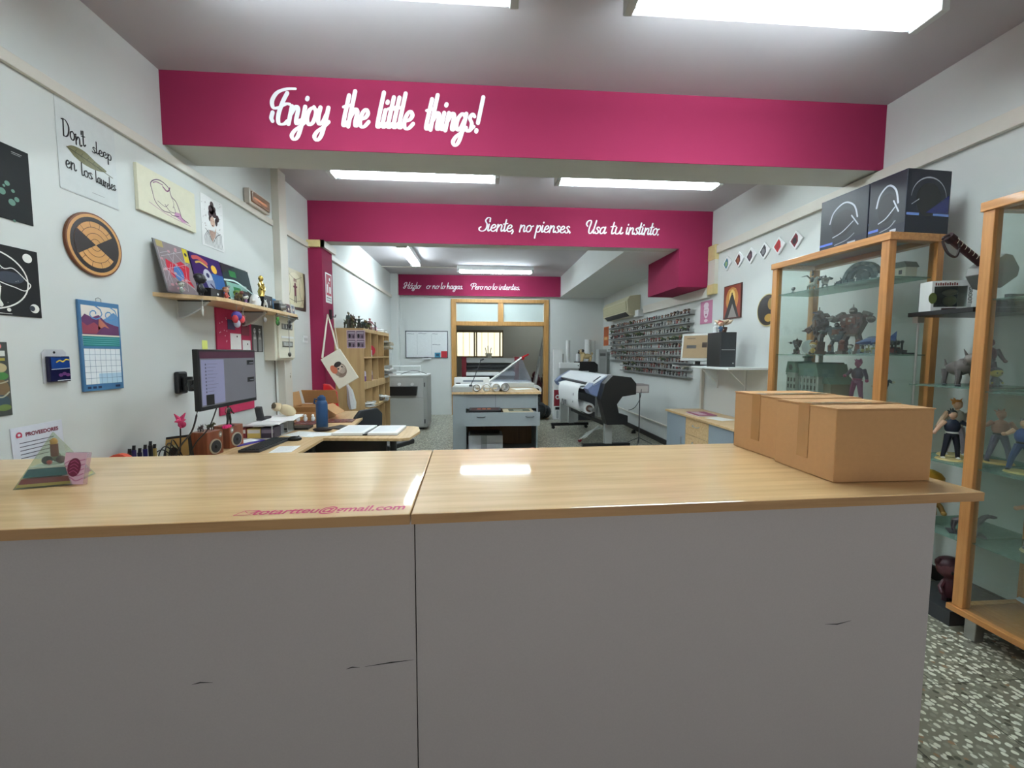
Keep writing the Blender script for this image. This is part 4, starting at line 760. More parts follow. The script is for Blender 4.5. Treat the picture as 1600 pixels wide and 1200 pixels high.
b = MB(); b.tube([(0, 0, 0), (.45, 0, 0)], .004, M_black); [b.tube([(x, 0, 0), (x, 0, .022)], .003, M_black) for x in (.02, .43)]; solo(b, 'hook_rail', 'thin black rail screwed under the far end of the wall shelf', 'rail', (-1.78, 3.80, 1.778), LW)
b = MB(); b.prism([(0, 0), (.05, 0), (.045, -.08), (.035, -.20), (.02, -.30), (.005, -.22)], -.012, 0, K(56, 42, 34)); solo(b, 'hanging_strap', 'brown leather strap hanging beside the electrical panel', 'strap', (XW + .002, 4.55, 1.78), LW)
t = thing('beaded_charm', 'green beaded charm hanging under the electrical panel', 'charm', (XW + .03, 4.48, 1.42), LW)
b = MB(); b.tube([(0, 0, .02), (0, 0, -.05)], .003, M_steel); b.build('cord', t); b = MB(); b.tube(spline([(0, 0, -.05), (.02, -.01, -.12), (-.01, -.02, -.2), (.015, -.01, -.27)], 5), .022, K(120, 116, 84), 8); b.ell((.02, -.01, -.29), (.05, .03, .035), K(70, 76, 70)); b.build('beads', t, smooth=True)
# ------------------------------------------------------------------ monitor on its wall arm
t = thing('wall_monitor', 'black flat monitor showing a chat window, on an arm above the desk', 'monitor', (-1.50, 2.345, 1.135), LW)
b = MB(); b.box(0, .565, .004, .035, 0, .335, M_black); b.box(.18, .40, .035, .06, .08, .26, M_black); b.build('case', t, bevel=.004)
b = MB(); b.rect(.012, .553, .022, .323, .0035, mat('screen_grey', (84, 84, 90), 0.4, emit=.22, var=0)); b.build('screen', t)
b = MB(); b.rect(.012, .553, .285, .323, .0031, mat('screen_wine', (60, 22, 42), 0.4, emit=.15, var=0)); b.rect(.018, .22, .03, .278, .0031, mat('screen_list', (104, 104, 128), 0.4, emit=.24, var=0)); b.rect(.05, .12, .026, .085, .0028, M_black)
for i in range(9): b.disc(.055, .10 + .019 * i, .0055, .0026, K(60, 60, 80)); b.line([(.07, .102 + .019 * i), (.07 + .05 + .02 * (i % 3), .102 + .019 * i)], .003, .0026, K(100, 100, 120))
for z in (.24, .13): b.rect(.46, .54, z, z + .03, .0028, M_black); b.line([(.49, z + .012), (.53, z + .012)], .006, .0024, K(120, 120, 130))
b.build('screen_content', t)
b = MB(); b.box(0, .045, -.001, 0, 0, .05, K(206, 210, 110, .8)); solo(b, 'sticky_note', 'yellow-green sticky note on the top left corner of the desk monitor', 'note', (-1.515, 2.40, 1.469), LW)
t = thing('swivel_mount', 'black wall bracket carrying the desk monitor', 'monitor arm', (XW, 2.97, 1.25), LW)
b = MB(); b.box(-.045, .045, -.035, 0, -.075, .075, M_black); b.build('wall_plate', t, bevel=.012); b = MB(); b.rect(-.02, .02, .03, .038, -.036, K(170, 170, 170)); b.build('plate_mark', t)
b = MB(); b.cyl((0, -.06, -.05), (0, -.06, .04), .03, M_black, n=14); b.cyl((0, -.06, -.01), (-.20, -.22, -.01), .018, M_black, n=10); b.cyl((-.20, -.22, -.04), (-.20, -.22, .03), .022, M_black, n=12); b.cyl((-.20, -.22, -.01), (-.34, -.42, -.01), .016, M_black, n=10); b.box(-.42, -.28, -.45, -.43, -.07, .07, M_black); b.build('arm', t)
b = MB(); b.tube(spline([(-1.56, 2.42, 1.17), (-1.62, 2.45, 1.02), (-1.80, 2.62, .90), (-1.93, 2.75, .80), (-1.98, 2.80, .76)], 6), .005, M_black); solo(b, 'monitor_cable', 'black cable sagging from the monitor down to the desk, nearer one', 'cable')
b = MB(); b.tube(spline([(-1.56, 2.60, 1.17), (-1.66, 2.66, 1.0), (-1.82, 2.78, .88), (-1.95, 2.9, .76)], 6), .004, M_black); solo(b, 'monitor_cable', 'black cable from the monitor down behind the speakers', 'cable')
# ------------------------------------------------------------------ corner desk
t = thing('corner_desk', 'light beech desk along the left wall with a rounded return wing', 'desk', (0, 0, 0))
b = MB(); b.prism([(XL + .004, 2.0), (-1.42, 2.0), (-1.29, 3.02), (-1.31, 3.53), (-.66, 3.47), (-.60, 3.50), (-.555, 3.80), (-.60, 4.02), (-.66, 4.06), (-1.24, 4.10), (-1.35, 5.19), (-1.875, 5.19), (XL + .004, 5.19)], .725, .75, M_desk, 'z'); b.build('desktop', t, bevel=.003)
for x, y in ((-.78, 3.72), (-1.45, 2.15), (-1.50, 3.78), (-1.52, 4.95)):
    b = MB(); b.cyl((x, y, .02), (x, y, .725), .03, M_dark, n=14); b.box(x - .05, x + .05, y - .25 if x < -.8 else y - .22, y + .25 if x < -.8 else y + .22, 0, .03, M_dark); b.build('leg', t)
b = MB(); b.box(-1.95, -.9, 4.00, 4.02, .35, .70, K(66, 62, 60)); b.build('modesty_panel', t)
DZ = .7505
t = thing('keyboard', 'black computer keyboard on the desk', 'keyboard', (-1.71, 3.03, DZ), LW - .05)
b = MB(); b.box(-.0, .44, -.15, 0, 0, .018, M_dark); b.build('case', t, bevel=.003); b = MB()
for i in range(18):
    for j in range(5): b.box(.012 + .0235 * i, .031 + .0235 * i, -.14 + .026 * j, -.119 + .026 * j, .018, .024, K(34, 40, 42))
b.build('keys', t)
t = thing('computer_mouse', 'black computer mouse on the desk', 'mouse', (-1.50, 3.44, DZ), .2); b = MB(); b.ell((0, 0, .012), (.055, .032, .024), M_black, 14, 8); b.build('shell', t, smooth=True); b = MB(); b.cyl((.03, -.004, .032), (.03, .004, .032), .006, M_dark, n=8); b.build('wheel', t)
def sheet(name, label, loc, rz, w, d, m=M_paper, h=.0012, cat='paper', group=None, lines=0):
    o = thing(name, label, cat, loc, rz, group); b = MB(); b.box(-w / 2, w / 2, -d / 2, d / 2, 0, h, m); b.build('sheet', o)
    if lines:
        b = MB(); [b.box(-w * .4, w * (.2 + .18 * (i % 2)), d * .4 - i * d * .8 / lines, d * .4 - i * d * .8 / lines + .003, h, h + .0002, K(150, 150, 156)) for i in range(lines)]; b.build('text_lines', o)
    return o
sheet('paper_sheet', 'white sheet beside the keyboard on the near edge of the desk', (-1.43, 3.12, DZ), .1, .15, .21, lines=8)
sheet('paper_sheet', 'white printed sheet under the glasses case on the desk', (-1.52, 3.70, DZ), -.3, .30, .21, lines=8)
sheet('paper_sheet', 'white sheet beside the bottle on the desk', (-1.38, 3.66, DZ + .0015), .25, .21, .15)
sheet('blue_folder', 'blue and white folder between speakers and keyboard', (-1.84, 3.36, DZ), 1.2, .24, .15, K(60, 50, 140), .008, 'folder')
sheet('paper_sheet', 'white letter on the blue folder next to the speakers', (-1.86, 3.37, DZ + .009), 1.05, .2, .12)
def book_open(label, x, y, rz, w, d, seed):
    o = thing('notebook', label, 'notebook', (x, y, DZ), rz, 'white notebooks on the desk return')
    b = MB(); b.box(-w / 2, w / 2, -d / 2, d / 2, 0, .022, M_paper); b.build('page_block', o, bevel=.002); b = MB(); b.box(-w / 2 - .002, w / 2 + .002, -d / 2 - .002, d / 2 + .002, -.0004 + .0004, .003, K(90, 90, 96)); b.build('cover', o)
    b = MB(); [b.box(-w * .4, w * .36, d * .4 - .02 * i, d * .4 - .02 * i + .0025, .0221, .0223, K(140, 150, 176)) for i in range(int(d * .8 / .02))]; b.build('ruled_lines', o)
book_open('open white notebook pad, left one on the desk return', -1.13, 3.81, -.05, .27, .40, 1)
book_open('open white notebook pad, right one near the tip of the desk', -.84, 3.79, -.03, .25, .38, 2)
b = MB(); b.box(-.018, .018, -.2, .2, 0, .012, M_black); solo(b, 'black_ruler', 'black strip lying between the two white notebooks', 'ruler', (-.985, 3.80, DZ + .0225 - .022), -.04)
t = thing('water_bottle', 'dark blue insulated water bottle on the desk', 'bottle', (-1.50, 4.03, DZ)); NB = mat('navy_enamel', (34, 74, 118), 0.45)
b = MB(); b.lathe([(.048, 0), (.052, .006), (.052, .22), (.046, .245), (.034, .258)], (0, 0, 0), NB, 24); b.build('flask', t, smooth=True)
b = MB(); b.lathe([(.036, .258), (.037, .272), (.034, .292), (.022, .296), (.018, .306)], (0, 0, 0), NB, 20); b.build('cap', t, smooth=True); b = MB(); b.tube(spline([(-.034, 0, .262), (-.062, 0, .27), (-.066, 0, .235), (-.052, 0, .225)], 5), .007, NB); b.build('carry_loop', t)
b = MB(); b.ell((0, 0, .02), (.085, .03, .02), K(36, 22, 22), 14, 7); solo(b, 'glasses_case', 'dark brown glasses case on the papers', 'case', (-1.42, 3.82, DZ + .0), .15, smooth=True)
sheet('black_pouch', 'flat black pouch in front of the open cardboard box', (-1.70, 3.98, DZ), .1, .22, .16, M_black, .02, 'pouch'); sheet('black_folder', 'dark folder under the notebooks beside the bottle', (-1.30, 3.99, DZ), -.5, .22, .16, K(40, 38, 38), .01, 'folder')
for i, (x, y, rz) in enumerate(((-1.45, 4.40, .1), (-1.75, 4.30, -.2))):
    o = sheet('comic_magazine', ['red patterned magazine behind the water bottle', 'red patterned magazine half under the cardboard box'][i], (x, y, DZ), rz, .26, .20, K(110, 48, 56, 0.3), .006, 'magazine'); b = MB(); rr = random.Random(i)
    for k in range(26): b.cyl((rr.uniform(-.11, .11), rr.uniform(-.08, .08), .0062), (0, 0, 0), .001, M_ink, n=3) if False else b.box(*(lambda x_, y_: (x_, x_ + .022, y_, y_ + .014))(rr.uniform(-.12, .10), rr.uniform(-.09, .075)), .006, .0064 + k * 1e-5, K(*rr.choice(((190, 60, 60), (60, 90, 110), (200, 180, 170), (60, 30, 40)))))
    b.build('printed_cover', o)
# open cardboard box on the desk
t = thing('open_cardboard_box', 'open cardboard box with raised flaps on the far part of the desk', 'cardboard box', (-1.82, 4.62, DZ), -.08)
b = MB(); w, d, h = .19, .15, .14
for a in ((-w, w, -d, -d + .005), (-w, w, d - .005, d), (-w, -w + .005, -d, d), (w - .005, w, -d, d)): b.box(*a, 0, h, M_card)
b.box(-w, w, -d, d, 0, .005, M_card); b.build('box_body', t)
b = MB(); b.obox((0, d + .04, h + .075), (2 * w, .005, .17), (.45, 0, 0), M_card); b.build('back_flap', t); b = MB(); b.obox((-w + .01, -.02, h + .07), (.005, .26, .15), (0, -.2, 0), M_card); b.build('side_flap', t); b = MB(); b.obox((w + .07, -.05, h - .03), (.16, .24, .005), (0, .6, 0), M_card); b.build('side_flap', t); b = MB(); b.obox((0, -d - .03, h - .02), (2 * w, .005, .08), (-2.4, 0, 0), M_card); b.build('front_flap', t)
# document tray with boxes of refills and papers
t = thing('desk_organiser', 'wire organiser tray stacked with papers and small boxes', 'organiser', (-1.83, 3.50, DZ), LW)
b = MB(); b.box(0, .40, -.13, .13, 0, .006, M_grey); b.box(0, .40, -.13, .13, .105, .111, M_grey); [b.box(x, x + .006, y, y + .006, 0, .11, M_grey) for x in (0, .13, .27, .394) for y in (-.13, .124)]; b.box(.394, .4, -.13, .13, 0, .11, M_grey); b.build('tray_frame', t)
for i, (x, y, w_, c, l) in enumerate(((-1.958, 3.515, .045, (130, 40, 50), 'red and white refill box in the organiser'), (-1.905, 3.515, .105, (206, 178, 96), 'yellow and white refill box in the organiser'), (-1.795, 3.515, .105, (60, 52, 64), 'dark violet refill box in the organiser'), (-1.86, 3.68, .12, (150, 150, 156), 'grey refill box in the organiser'))):
    b = MB(); b.box(0, w_, 0, .11, 0, .085 - .01 * (i % 2), K(*c)); b.rect(.004, w_ - .004, .04, .07, -.0005, K(210, 206, 200) if i != 2 else K(120, 110, 124)); solo(b, 'refill_box', l, 'box', (x, y, DZ + .0065), 0, 'small boxes in the desk organiser')
for i, (z, a) in enumerate(((.112, .06), (.117, -.05), (.122, .18))): sheet('paper_pile', ['lowest loose papers on top of the desk organiser', 'middle loose papers on top of the desk organiser', 'topmost loose papers on the desk organiser'][i], (-1.80 + .02 * i, 3.74 + .05 * i, DZ + z), LW + a, .40, .24, M_paper, .004, 'paper', 'loose papers on the organiser')
t = thing('tape_dispenser', 'dark grey tape dispenser standing on the organiser papers', 'tape dispenser', (-1.88, 3.72, DZ + .1268), LW); b = MB(); b.box(-.06, .1, -.025, .025, 0, .02, M_dark); b.obox((-.05, 0, .06), (.035, .05, .12), (0, -.3, 0), M_dark); b.build('body', t, bevel=.004)
t = thing('plush_toy', 'small beige plush head lying on the organiser papers', 'plush toy', (-1.80, 3.93, DZ + .1268), .4); b = MB(); PB = K(206, 188, 154, 0.9); b.ell((.03, 0, .05), (.075, .05, .05), PB, 12, 8, (0, .5, 0)); b.ell((-.05, 0, .085), (.045, .045, .04), PB, 12, 8); b.build('body', t, smooth=True); b = MB(); [b.ell((-.075, s * .035, .10), (.02, .012, .025), K(92, 80, 60)) for s in (-1, 1)]; b.ell((-.088, 0, .08), .01, M_black); b.build('ears_and_nose', t, smooth=True)
for i in range(3):
    b = MB(); b.ell((0, 0, .03), (.02, .02, .03), M_white, 10, 6); b.ell((0, -.004, .066), .014, M_white, 8, 5); solo(b, 'white_figurine', 'small white figurine standing before the open cardboard box', 'figurine', (-1.86 + .07 * i, 4.36 + .01 * i, DZ + .0), 0, 'white figurines by the open cardboard box', smooth=True)
# speakers
SPW = wood('speaker_veneer', (120, 62, 40), (150, 84, 54), 0.35, 2, 8.0, coat=.2)
for i, (x, y) in enumerate(((-1.83, 2.98), (-1.83, 3.23))):
    t = thing('desk_speaker', ['wood-veneer desk speaker nearer the counter', 'wood-veneer desk speaker farther from the counter'][i], 'speaker', (x, y, DZ), LW - .15, 'pair of desk speakers')
    b = MB(); b.box(-.07, .07, -.005, .12, 0, .165, SPW); b.build('cabinet', t, bevel=.004)
    b = MB(); b.cyl((-.005, -.006, .06), (-.005, -.012, .06), .052, K(176, 166, 150), n=28); b.build('cone_ring', t); b = MB(); b.cyl((-.005, -.0125, .06), (-.005, -.015, .06), .042, M_dark, n=28); b.ell((-.005, -.014, .06), (.014, .008, .014), M_black); b.build('cone', t)
    b = MB(); b.disc(.045 - .09 * i, .135, .016, -.0065, K(150, 146, 136), .02); b.disc(.045 - .09 * i, .135, .008, -.008, M_white); b.build('tweeter', t)
t = thing('framed_photo', 'black photo frame with warm picture beside the speakers', 'photo frame', (-1.99, 2.86, DZ), LW - .9, rot=(-.12, 0, LW - .75))
b = MB(); b.box(-.10, .12, 0, .014, 0, .155, M_black); b.build('frame', t, bevel=.002); b = MB(); b.rect(-.06, .06, .02, .14, -.0006, K(176, 140, 80)); b.rect(-.06, .0, .02, .10, -.0009, K(180, 176, 140)); b.disc(-.02, .05, .025, -.0012, K(50, 36, 36), .035); b.build('photo', t)
# things on top of the speakers
tz = DZ + .1655
figure('toy_figure', 'green and black spiky figure standing on the farther speaker', (-1.86, 3.20, tz), LW, 'hero', .17, [(40, 50, 40), (34, 40, 34), BLK, (120, 60, 60), (110, 50, 60), BLK], 3)
figure('toy_figure', 'small dark green crawling figure on the nearer speaker', (-1.88, 3.02, tz), LW, 'beast', .06, [(70, 80, 56), (60, 60, 50), BLK, (90, 90, 60), BLK, BLK], 12)
figure('toy_figure', 'small grey-black crawling figure on the nearer speaker edge', (-1.90, 2.95, tz), 1.0, 'beast', .055, [(70, 66, 66), (60, 60, 60), BLK, (90, 80, 80), BLK, BLK], 13)
b = MB(); [b.ell((.022 * (k % 3), .012 * (k // 3), .012), (.016, .012, .012), K(228, 40, 120, 0.8), 8, 5) for k in range(6)]; solo(b, 'pink_pompom', 'bright pink fluffy ornament on the speakers', 'ornament', (-1.80, 3.06, tz), LW, smooth=True)
t = thing('pink_star_flower', 'pink fabric star flower on a black wire stem by the monitor', 'flower', (-1.93, 2.78, DZ), 0)
b = MB(); b.tube(spline([(0, 0, 0), (.0, .02, .12), (.02, .0, .26)], 6), .004, M_black); b.build('stem', t); b = MB()
for k in range(6):
    a = k * math.pi / 3; b.cyl((.02, 0, .27), (.02 + .02 * math.sin(a * 2), .05 * math.cos(a), .27 + .055 * math.sin(a)), .018, K(214, 60, 110, 0.7), .002, 6)
b.ell((.03, 0, .245), .022, K(190, 40, 90, 0.7)); b.build('petals', t)
for i in range(4):
    b = MB(); b.tube(spline([(-1.99 + .01 * i, 2.66 + .02 * i, .752), (-2.0 + .012 * i, 2.67 + .03 * i, .82 + .01 * i), (-2.0, 2.75 + .03 * i, .84 + .015 * i), (-1.97, 2.82 + .02 * i, .754)], 6), .0035, M_black); solo(b, 'loose_cable', 'loop of thin black cable left of the photo frame', 'cable', group='cable loops left of the photo frame')
for i, (y, c) in enumerate(((2.40, (222, 84, 60)), (2.46, (40, 50, 60)), (2.49, (50, 44, 110)), (2.53, (24, 24, 60)), (2.57, (30, 30, 110)), (2.61, (30, 30, 34)), (2.64, (170, 150, 90)))):
    nm = 'orange tape roll' if i == 0 else ['', 'slate marker', 'violet marker', 'navy marker', 'blue marker', 'black marker', 'tan marker'][i]; b = MB()
    if i == 0: b.cyl((0, -.015, .075), (0, .015, .075), .075, K(*c), n=20)
    else: b.cyl((0, 0, 0), (0, 0, .125 + .012 * (i % 3)), .011, K(*c), n=8); b.cyl((0, 0, .125 + .012 * (i % 3)), (0, .004, .15 + .012 * (i % 3)), .008, M_black, n=8)
    solo(b, 'tape_roll' if i == 0 else 'marker_pen', nm + ' standing on the desk just behind the counter edge', 'tape' if i == 0 else 'pen', (-1.97, y, DZ), 0, None if i == 0 else 'markers behind the counter')
# office chair
t = thing('office_chair', 'black office chair tucked behind the desk return', 'chair', (-1.05, 4.62, 0), -.5)
b = MB(); b.box(-.23, .23, -.22, .22, .44, .50, M_black); b.build('seat', t, bevel=.02); b = MB(); b.prism([(-.2, .0), (.2, .0), (.21, .2), (.13, .27), (-.13, .27), (-.21, .2)], -.02, .02, K(44, 46, 50)); o = b.build('backrest', t, bevel=.012); o.location = (-.24, 0, .56); o.rotation_euler = (0, 0, LW)
b = MB(); b.cyl((0, 0, .08), (0, 0, .44), .025, M_dark, n=12); b.tube([(-.2, 0, .47), (-.27, 0, .5), (-.26, 0, .62)], .012, M_black); b.build('column', t)
for k in range(5):
    a = k * 2 * math.pi / 5; b = MB(); b.cyl((0, 0, .09), (.27 * math.cos(a), .27 * math.sin(a), .06), .018, M_black, n=8); b.cyl((.27 * math.cos(a) - .012, .27 * math.sin(a), .028), (.27 * math.cos(a) + .012, .27 * math.sin(a), .028), .027, M_black, n=10); b.build('leg', t)
sheet('green_leaflet', 'white and green leaflet box under the desk return', (-1.08, 4.21, 0), .1, .22, .16, K(176, 196, 168), .54, 'box')
# ------------------------------------------------------------------ pink pillar: sign, hook, tote bag, red extinguisher
t = thing('safety_sign', 'white and dark red fire extinguisher sign on the side of the pink pillar', 'sign', (-1.8815, 5.29, 2.07), LW)
b = MB(); b.box(0, .20, -.004, 0, 0, .36, M_white); b.build('plate', t); b = MB(); b.rect(.015, .185, .09, .345, -.0045, K(170, 30, 60)); b.rect(.04, .08, .12, .22, -.005, M_white); b.line([(.06, .22), (.09, .25), (.12, .24)], .01, -.005, M_white); b.disc(.13, .29, .022, -.005, M_white); b.rect(.11, .165, .12, .2, -.005, M_white); b.line([(.03, .06), (.17, .06)], .012, -.0045, K(120, 120, 120)); b.line([(.03, .03), (.17, .03)], .008, -.0045, K(120, 120, 120)); b.build('pictogram', t)
b = MB(); b.box(-.015, .015, -.03, 0, -.06, .06, K(50, 30, 40)); b.tube([(0, -.03, -.03), (0, -.07, -.03), (0, -.075, .0)], .008, M_dark); solo(b, 'wall_hook', 'dark hook on the pink pillar holding the tote bag', 'hook', (-1.881, 5.40, 1.93), LW, bevel=.002)
CV = mat('canvas', (222, 216, 202), 0.9, var=.05, scale=90, bump=.2)
t = thing('tote_bag', 'cream canvas tote bag with an inked round drawing hanging askew from the pink pillar', 'tote bag', (-1.69, 5.13, 1.27), 0, None)
TB = Matrix.Rotation(D(31), 4, 'Y') @ Matrix.Identity(4); TB = Matrix.Rotation(-D(31), 4, 'Y')
b = MB(TB); b.prism([(-.135, -.21), (.135, -.21), (.13, .20), (-.13, .20)], -.012, .012, CV); b.build('bag_body', t, bevel=.006)
b = MB()
for x, z in ((-.195, .125), (-.02, .225)): b.tube([(x, 0, z), ((x - .16) * .5, .06, (z + .63) * .5 + .02), (-.165, .13, .65)], [.012, .010, .008], CV, 6)
b.build('strap', t)
b = MB(TB); b.disc(.0, -.02, .075, -.0126, K(150, 130, 116), .09); b.disc(-.06, .02, .036, -.0130, K(196, 110, 84), .055); b.disc(.01, .05, .045, -.0132, K(52, 44, 44), .03); b.disc(.02, -.02, .045, -.0129, K(206, 190, 176), .055)
for i in range(6): b.line(spline([(-.06 + .01 * i, -.09 + .01 * i), (.0, -.11 + .015 * i), (.06, -.07 + .012 * i)], 4), .004, -.0136 - i * 1e-5, K(70, 50, 46))
b.disc(-.01, .0, .01, -.0134, M_ink); b.disc(.04, .0, .01, -.0134, M_ink); b.build('drawing', t)
t = thing('white_bag', 'white plastic bag hanging low behind the tote bag', 'bag', (-1.72, 5.60, .70), 0); b = MB(); b.tube([(-.03, 0, .34), (0, 0, .26), (.02, .0, .1), (.03, 0, .02)], [.015, .04, .06, .045], K(214, 216, 216, 0.5), 8); b.build('bag', t, smooth=True); b = MB(); b.tube([(-.03, 0, .34), (-.05, -.02, .45), (-.10, -.03, .62), (-.125, -.17, 1.20)], .005, CV); b.build('strap', t)
t = thing('red_bag', 'bright red bag standing on the far end of the desk beside the pillar', 'bag', (-1.785, 5.12, .7505), .15); RD = mat('signal_red', (190, 24, 32), 0.3)
b = MB(); b.prism([(-.09, 0), (.08, 0), (.06, .24), (-.02, .33), (-.09, .34)], -.03, .03, RD); b.build('bag_body', t, bevel=.01)
# ------------------------------------------------------------------ cube shelf unit (raw board)
t = thing('cube_shelf', 'tall raw-board shelf unit of pigeonholes standing along the left wall', 'shelf unit', (XL + .004, 5.98, 0), LW)
Wd, Dp, Hh = 1.62, .40, 1.80; th = .018
b = MB(); b.box(0, th, -Dp, 0, 0, Hh, M_mdf); b.build('side_panel', t); b = MB(); b.box(Wd - th, Wd, -Dp, 0, 0, Hh, M_mdf); b.build('side_panel', t); b = MB(); b.box(th, Wd - th, -Dp, 0, Hh - .05, Hh, M_mdf); b.build('top_board', t)
b = MB(); b.box(th, Wd - th, -.008, 0, .0, Hh - .05, M_mdf); b.build('back_panel', t)
zs = (.05, .62, .94, 1.38)
for z, h in zip(zs, (.03, .04, .10, .02)): b = MB(); b.box(th, Wd - th, -Dp, -.008, z, z + h, M_mdf); b.build('shelf_board', t)
for i in range(1, 4):
    x = Wd * i / 4; b = MB(); [b.box(x - .009, x + .009, -Dp, -.008, a, c, M_mdf) for a, c in ((.08, .62), (.66, .94), (1.04, 1.38), (1.40, Hh - .05))]; b.build('divider', t)
t = thing('photo_sheet', 'sheet of four small photos taped to the end of the shelf unit', 'photo', (-1.86, 5.979, 1.52), 0)
b = MB(); b.box(0, .25, -.002, 0, 0, .25, K(206, 186, 196)); b.build('sheet', t); b = MB(); [(b.rect(.01 + .12 * i, .12 + .12 * i, .01 + .12 * j, .12 + .12 * j, -.0025, K(128, 110, 128)), b.disc(.04 + .12 * i, .05 + .12 * j, .014, -.003, M_ink, .03), b.disc(.09 + .12 * i, .04 + .12 * j, .012, -.003, K(70, 54, 70), .024), b.rect(.02 + .12 * i, .11 + .12 * i, .085 + .12 * j, .1 + .12 * j, -.003, K(190, 180, 190))) for i in range(2) for j in range(2)]; b.build('photos', t)
rr = random.Random(11)
for i in range(13):
    p = [(86, 92, 64), (70, 66, 48), BLK, (84, 60, 50), (96, 50, 46), BLK] if i % 3 else [(60, 74, 70), (56, 50, 44), BLK, (110, 96, 70), (60, 60, 44), BLK]
    figure('toy_figure', 'dark green and brown action figure in the crowd on top of the raw-board shelf unit', (-1.93 + rr.uniform(0, .2), 6.02 + .085 * i, Hh), rr.uniform(.2, 1.6), ('hero', 'robot', 'beast', 'hero')[i % 4], .13 + .07 * (1 - i / 13.0) + rr.uniform(0, .03), p, 30 + i, 'action figures on top of the shelf unit')
figure('toy_figure', 'pink and white standing figure past the dark crowd on the shelf unit top', (-1.85, 7.14, Hh), .8, 'chibi', .12, [(222, 130, 180), WHT, WHT, (230, 190, 200), (220, 120, 180), WHT], 5)
figure('toy_figure', 'pink and violet standing figure near the far end of the shelf unit top', (-1.78, 7.26, Hh), .8, 'chibi', .10, [(214, 120, 170), (150, 80, 130), WHT, (236, 200, 210), (190, 110, 170), WHT], 6)
figure('toy_figure', 'tall dark red pointed figurine among the pink ones on the shelf unit', (-1.86, 7.22, Hh), .8, 'hero', .24, [(130, 60, 70), (110, 60, 70), BLK, (150, 80, 80), (130, 70, 70), BLK], 7)
def crumple(name, label, c, r, m, seed, cat='paper', group=None, k=7):
    b = MB(); q = random.Random(seed)
    for i in range(k): b.obox((q.uniform(-.5, .5) * r[0], q.uniform(-.5, .5) * r[1], r[2] * (i + .5) / k), (r[0] * q.uniform(.5, 1), r[1] * q.uniform(.5, 1), r[2] / k * 1.2), (q.uniform(-.1, .1), q.uniform(-.1, .1), q.uniform(0, 3)), m if i % 3 else K(176, 178, 176))
    return solo(b, name, label, cat, c, 0, group)
crumple('paper_stack', 'jumble of white and dark papers at the far end of the shelf unit top', (-1.78, 7.50, Hh + .0), (.26, .18, .09), M_paper, 1)
for i, (y, z, c, nm) in enumerate(((6.55, 1.40, (226, 226, 226), 'white mug with red inside'), (6.60, 1.40, (190, 196, 200), 'pale cup'), (6.95, 1.40, (150, 170, 180), 'blue-grey cup'), (7.36, 1.40, (226, 226, 222), 'white mug with dark mark'))):
    t = thing('mug', nm + ' in the second row of pigeonholes', 'mug', (-1.72, y, z), LW); b = MB(); h_ = .10 if i else .22; b.lathe([(.035, 0), (.04, .005), (.04, h_), (.036, h_), (.034, .01)], (0, 0, 0), K(*c), 16); b.build('cup', t, smooth=True); b = MB(); b.tube(spline([(.038, 0, h_ * .8), (.065, 0, h_ * .65), (.06, 0, h_ * .35), (.038, 0, h_ * .25)], 4), .006, K(200, 40, 60) if i == 0 else K(*c)); b.build('handle', t)
b = MB(); b.cyl((0, 0, .09), (0, .03, .09), .085, K(206, 40, 66), n=18); solo(b, 'red_roll', 'red round roll standing behind the white mug in the shelf unit', 'roll', (-1.74, 6.72, 1.4045), .6)
for i, y in enumerate((6.14, 6.24, 6.52, 6.60)):
    b = MB(); b.lathe([(.045, 0), (.05, .01), (.05, .07), (.046, .075)], (0, 0, 0), K(120, 84, 140) if i % 2 else K(206, 196, 214), 14); b.lathe([(.048, .076), (.05, .10), (.046, .14), (.04, .15)], (0, 0, 0), K(206, 196, 214) if i % 2 else K(96, 60, 120), 14); solo(b, 'stacked_cup', ['violet and white cups stacked in the first opening above the thick board', 'white-topped violet cups stacked second above the thick board', 'violet and white cups stacked third above the thick board', 'white-topped violet cups stacked fourth above the thick board'][i], 'cup', (-1.73, y, 1.041), 0, 'stacked cups in the shelf unit', smooth=True)
crumple('paper_bundle', 'crumpled white papers sticking out of the upper pigeonhole at the far end', (-1.70, 7.42, 1.401 + .10), (.2, .2, .16), K(170, 160, 140), 3)
crumple('paper_bundle', 'white crumpled bag hanging out of the shelf unit beside the grey machine', (-1.62, 7.36, 1.041), (.22, .20, .20), M_paper, 4)
crumple('paper_bundle', 'white papers in the lower far pigeonhole', (-1.70, 7.20, .661), (.2, .2, .10), M_paper, 5)
crumple('paper_bundle', 'white paper bundle low in the near pigeonhole of the shelf unit', (-1.70, 6.30, .661), (.16, .2, .07), M_paper, 6)
# ------------------------------------------------------------------ grey machine (copier-like cutter)
t = thing('grey_machine', 'big grey floor-standing machine with a black slot tray in the far left corner', 'machine', (-1.80, 8.0, 0), 0)
b = MB(); b.box(0, .775, 0, .62, .04, 1.02, M_grey2); b.build('cabinet_body', t, bevel=.012)
b = MB(); b.box(.02, .70, -.006, 0, .07, .60, M_grey); b.build('front_door', t, bevel=.004); b = MB(); b.box(.02, .70, -.006, 0, .61, .98, M_grey); b.build('front_door', t, bevel=.004)
b = MB(); b.prism([(.02, .83), (.60, .83), (.58, .66), (.07, .66)], -.09, -.006, M_black); b.build('slot_tray', t); b = MB(); [b.cyl((x, -.012, .87), (x, -.05, .87), .028, M_white, n=14) for x in (.26, .50)]; b.build('roller', t)
b = MB(); b.box(.71, .765, -.004, 0, .05, 1.0, M_grey2); [b.box(.715, .735, -.012, -.004, z, z + .08, M_dark) for z in (.12, .82)]; b.build('hinge_strip', t); b = MB(); b.box(.0, .78, 0, .62, 1.02, 1.05, M_white); b.build('top_lid', t, bevel=.006)
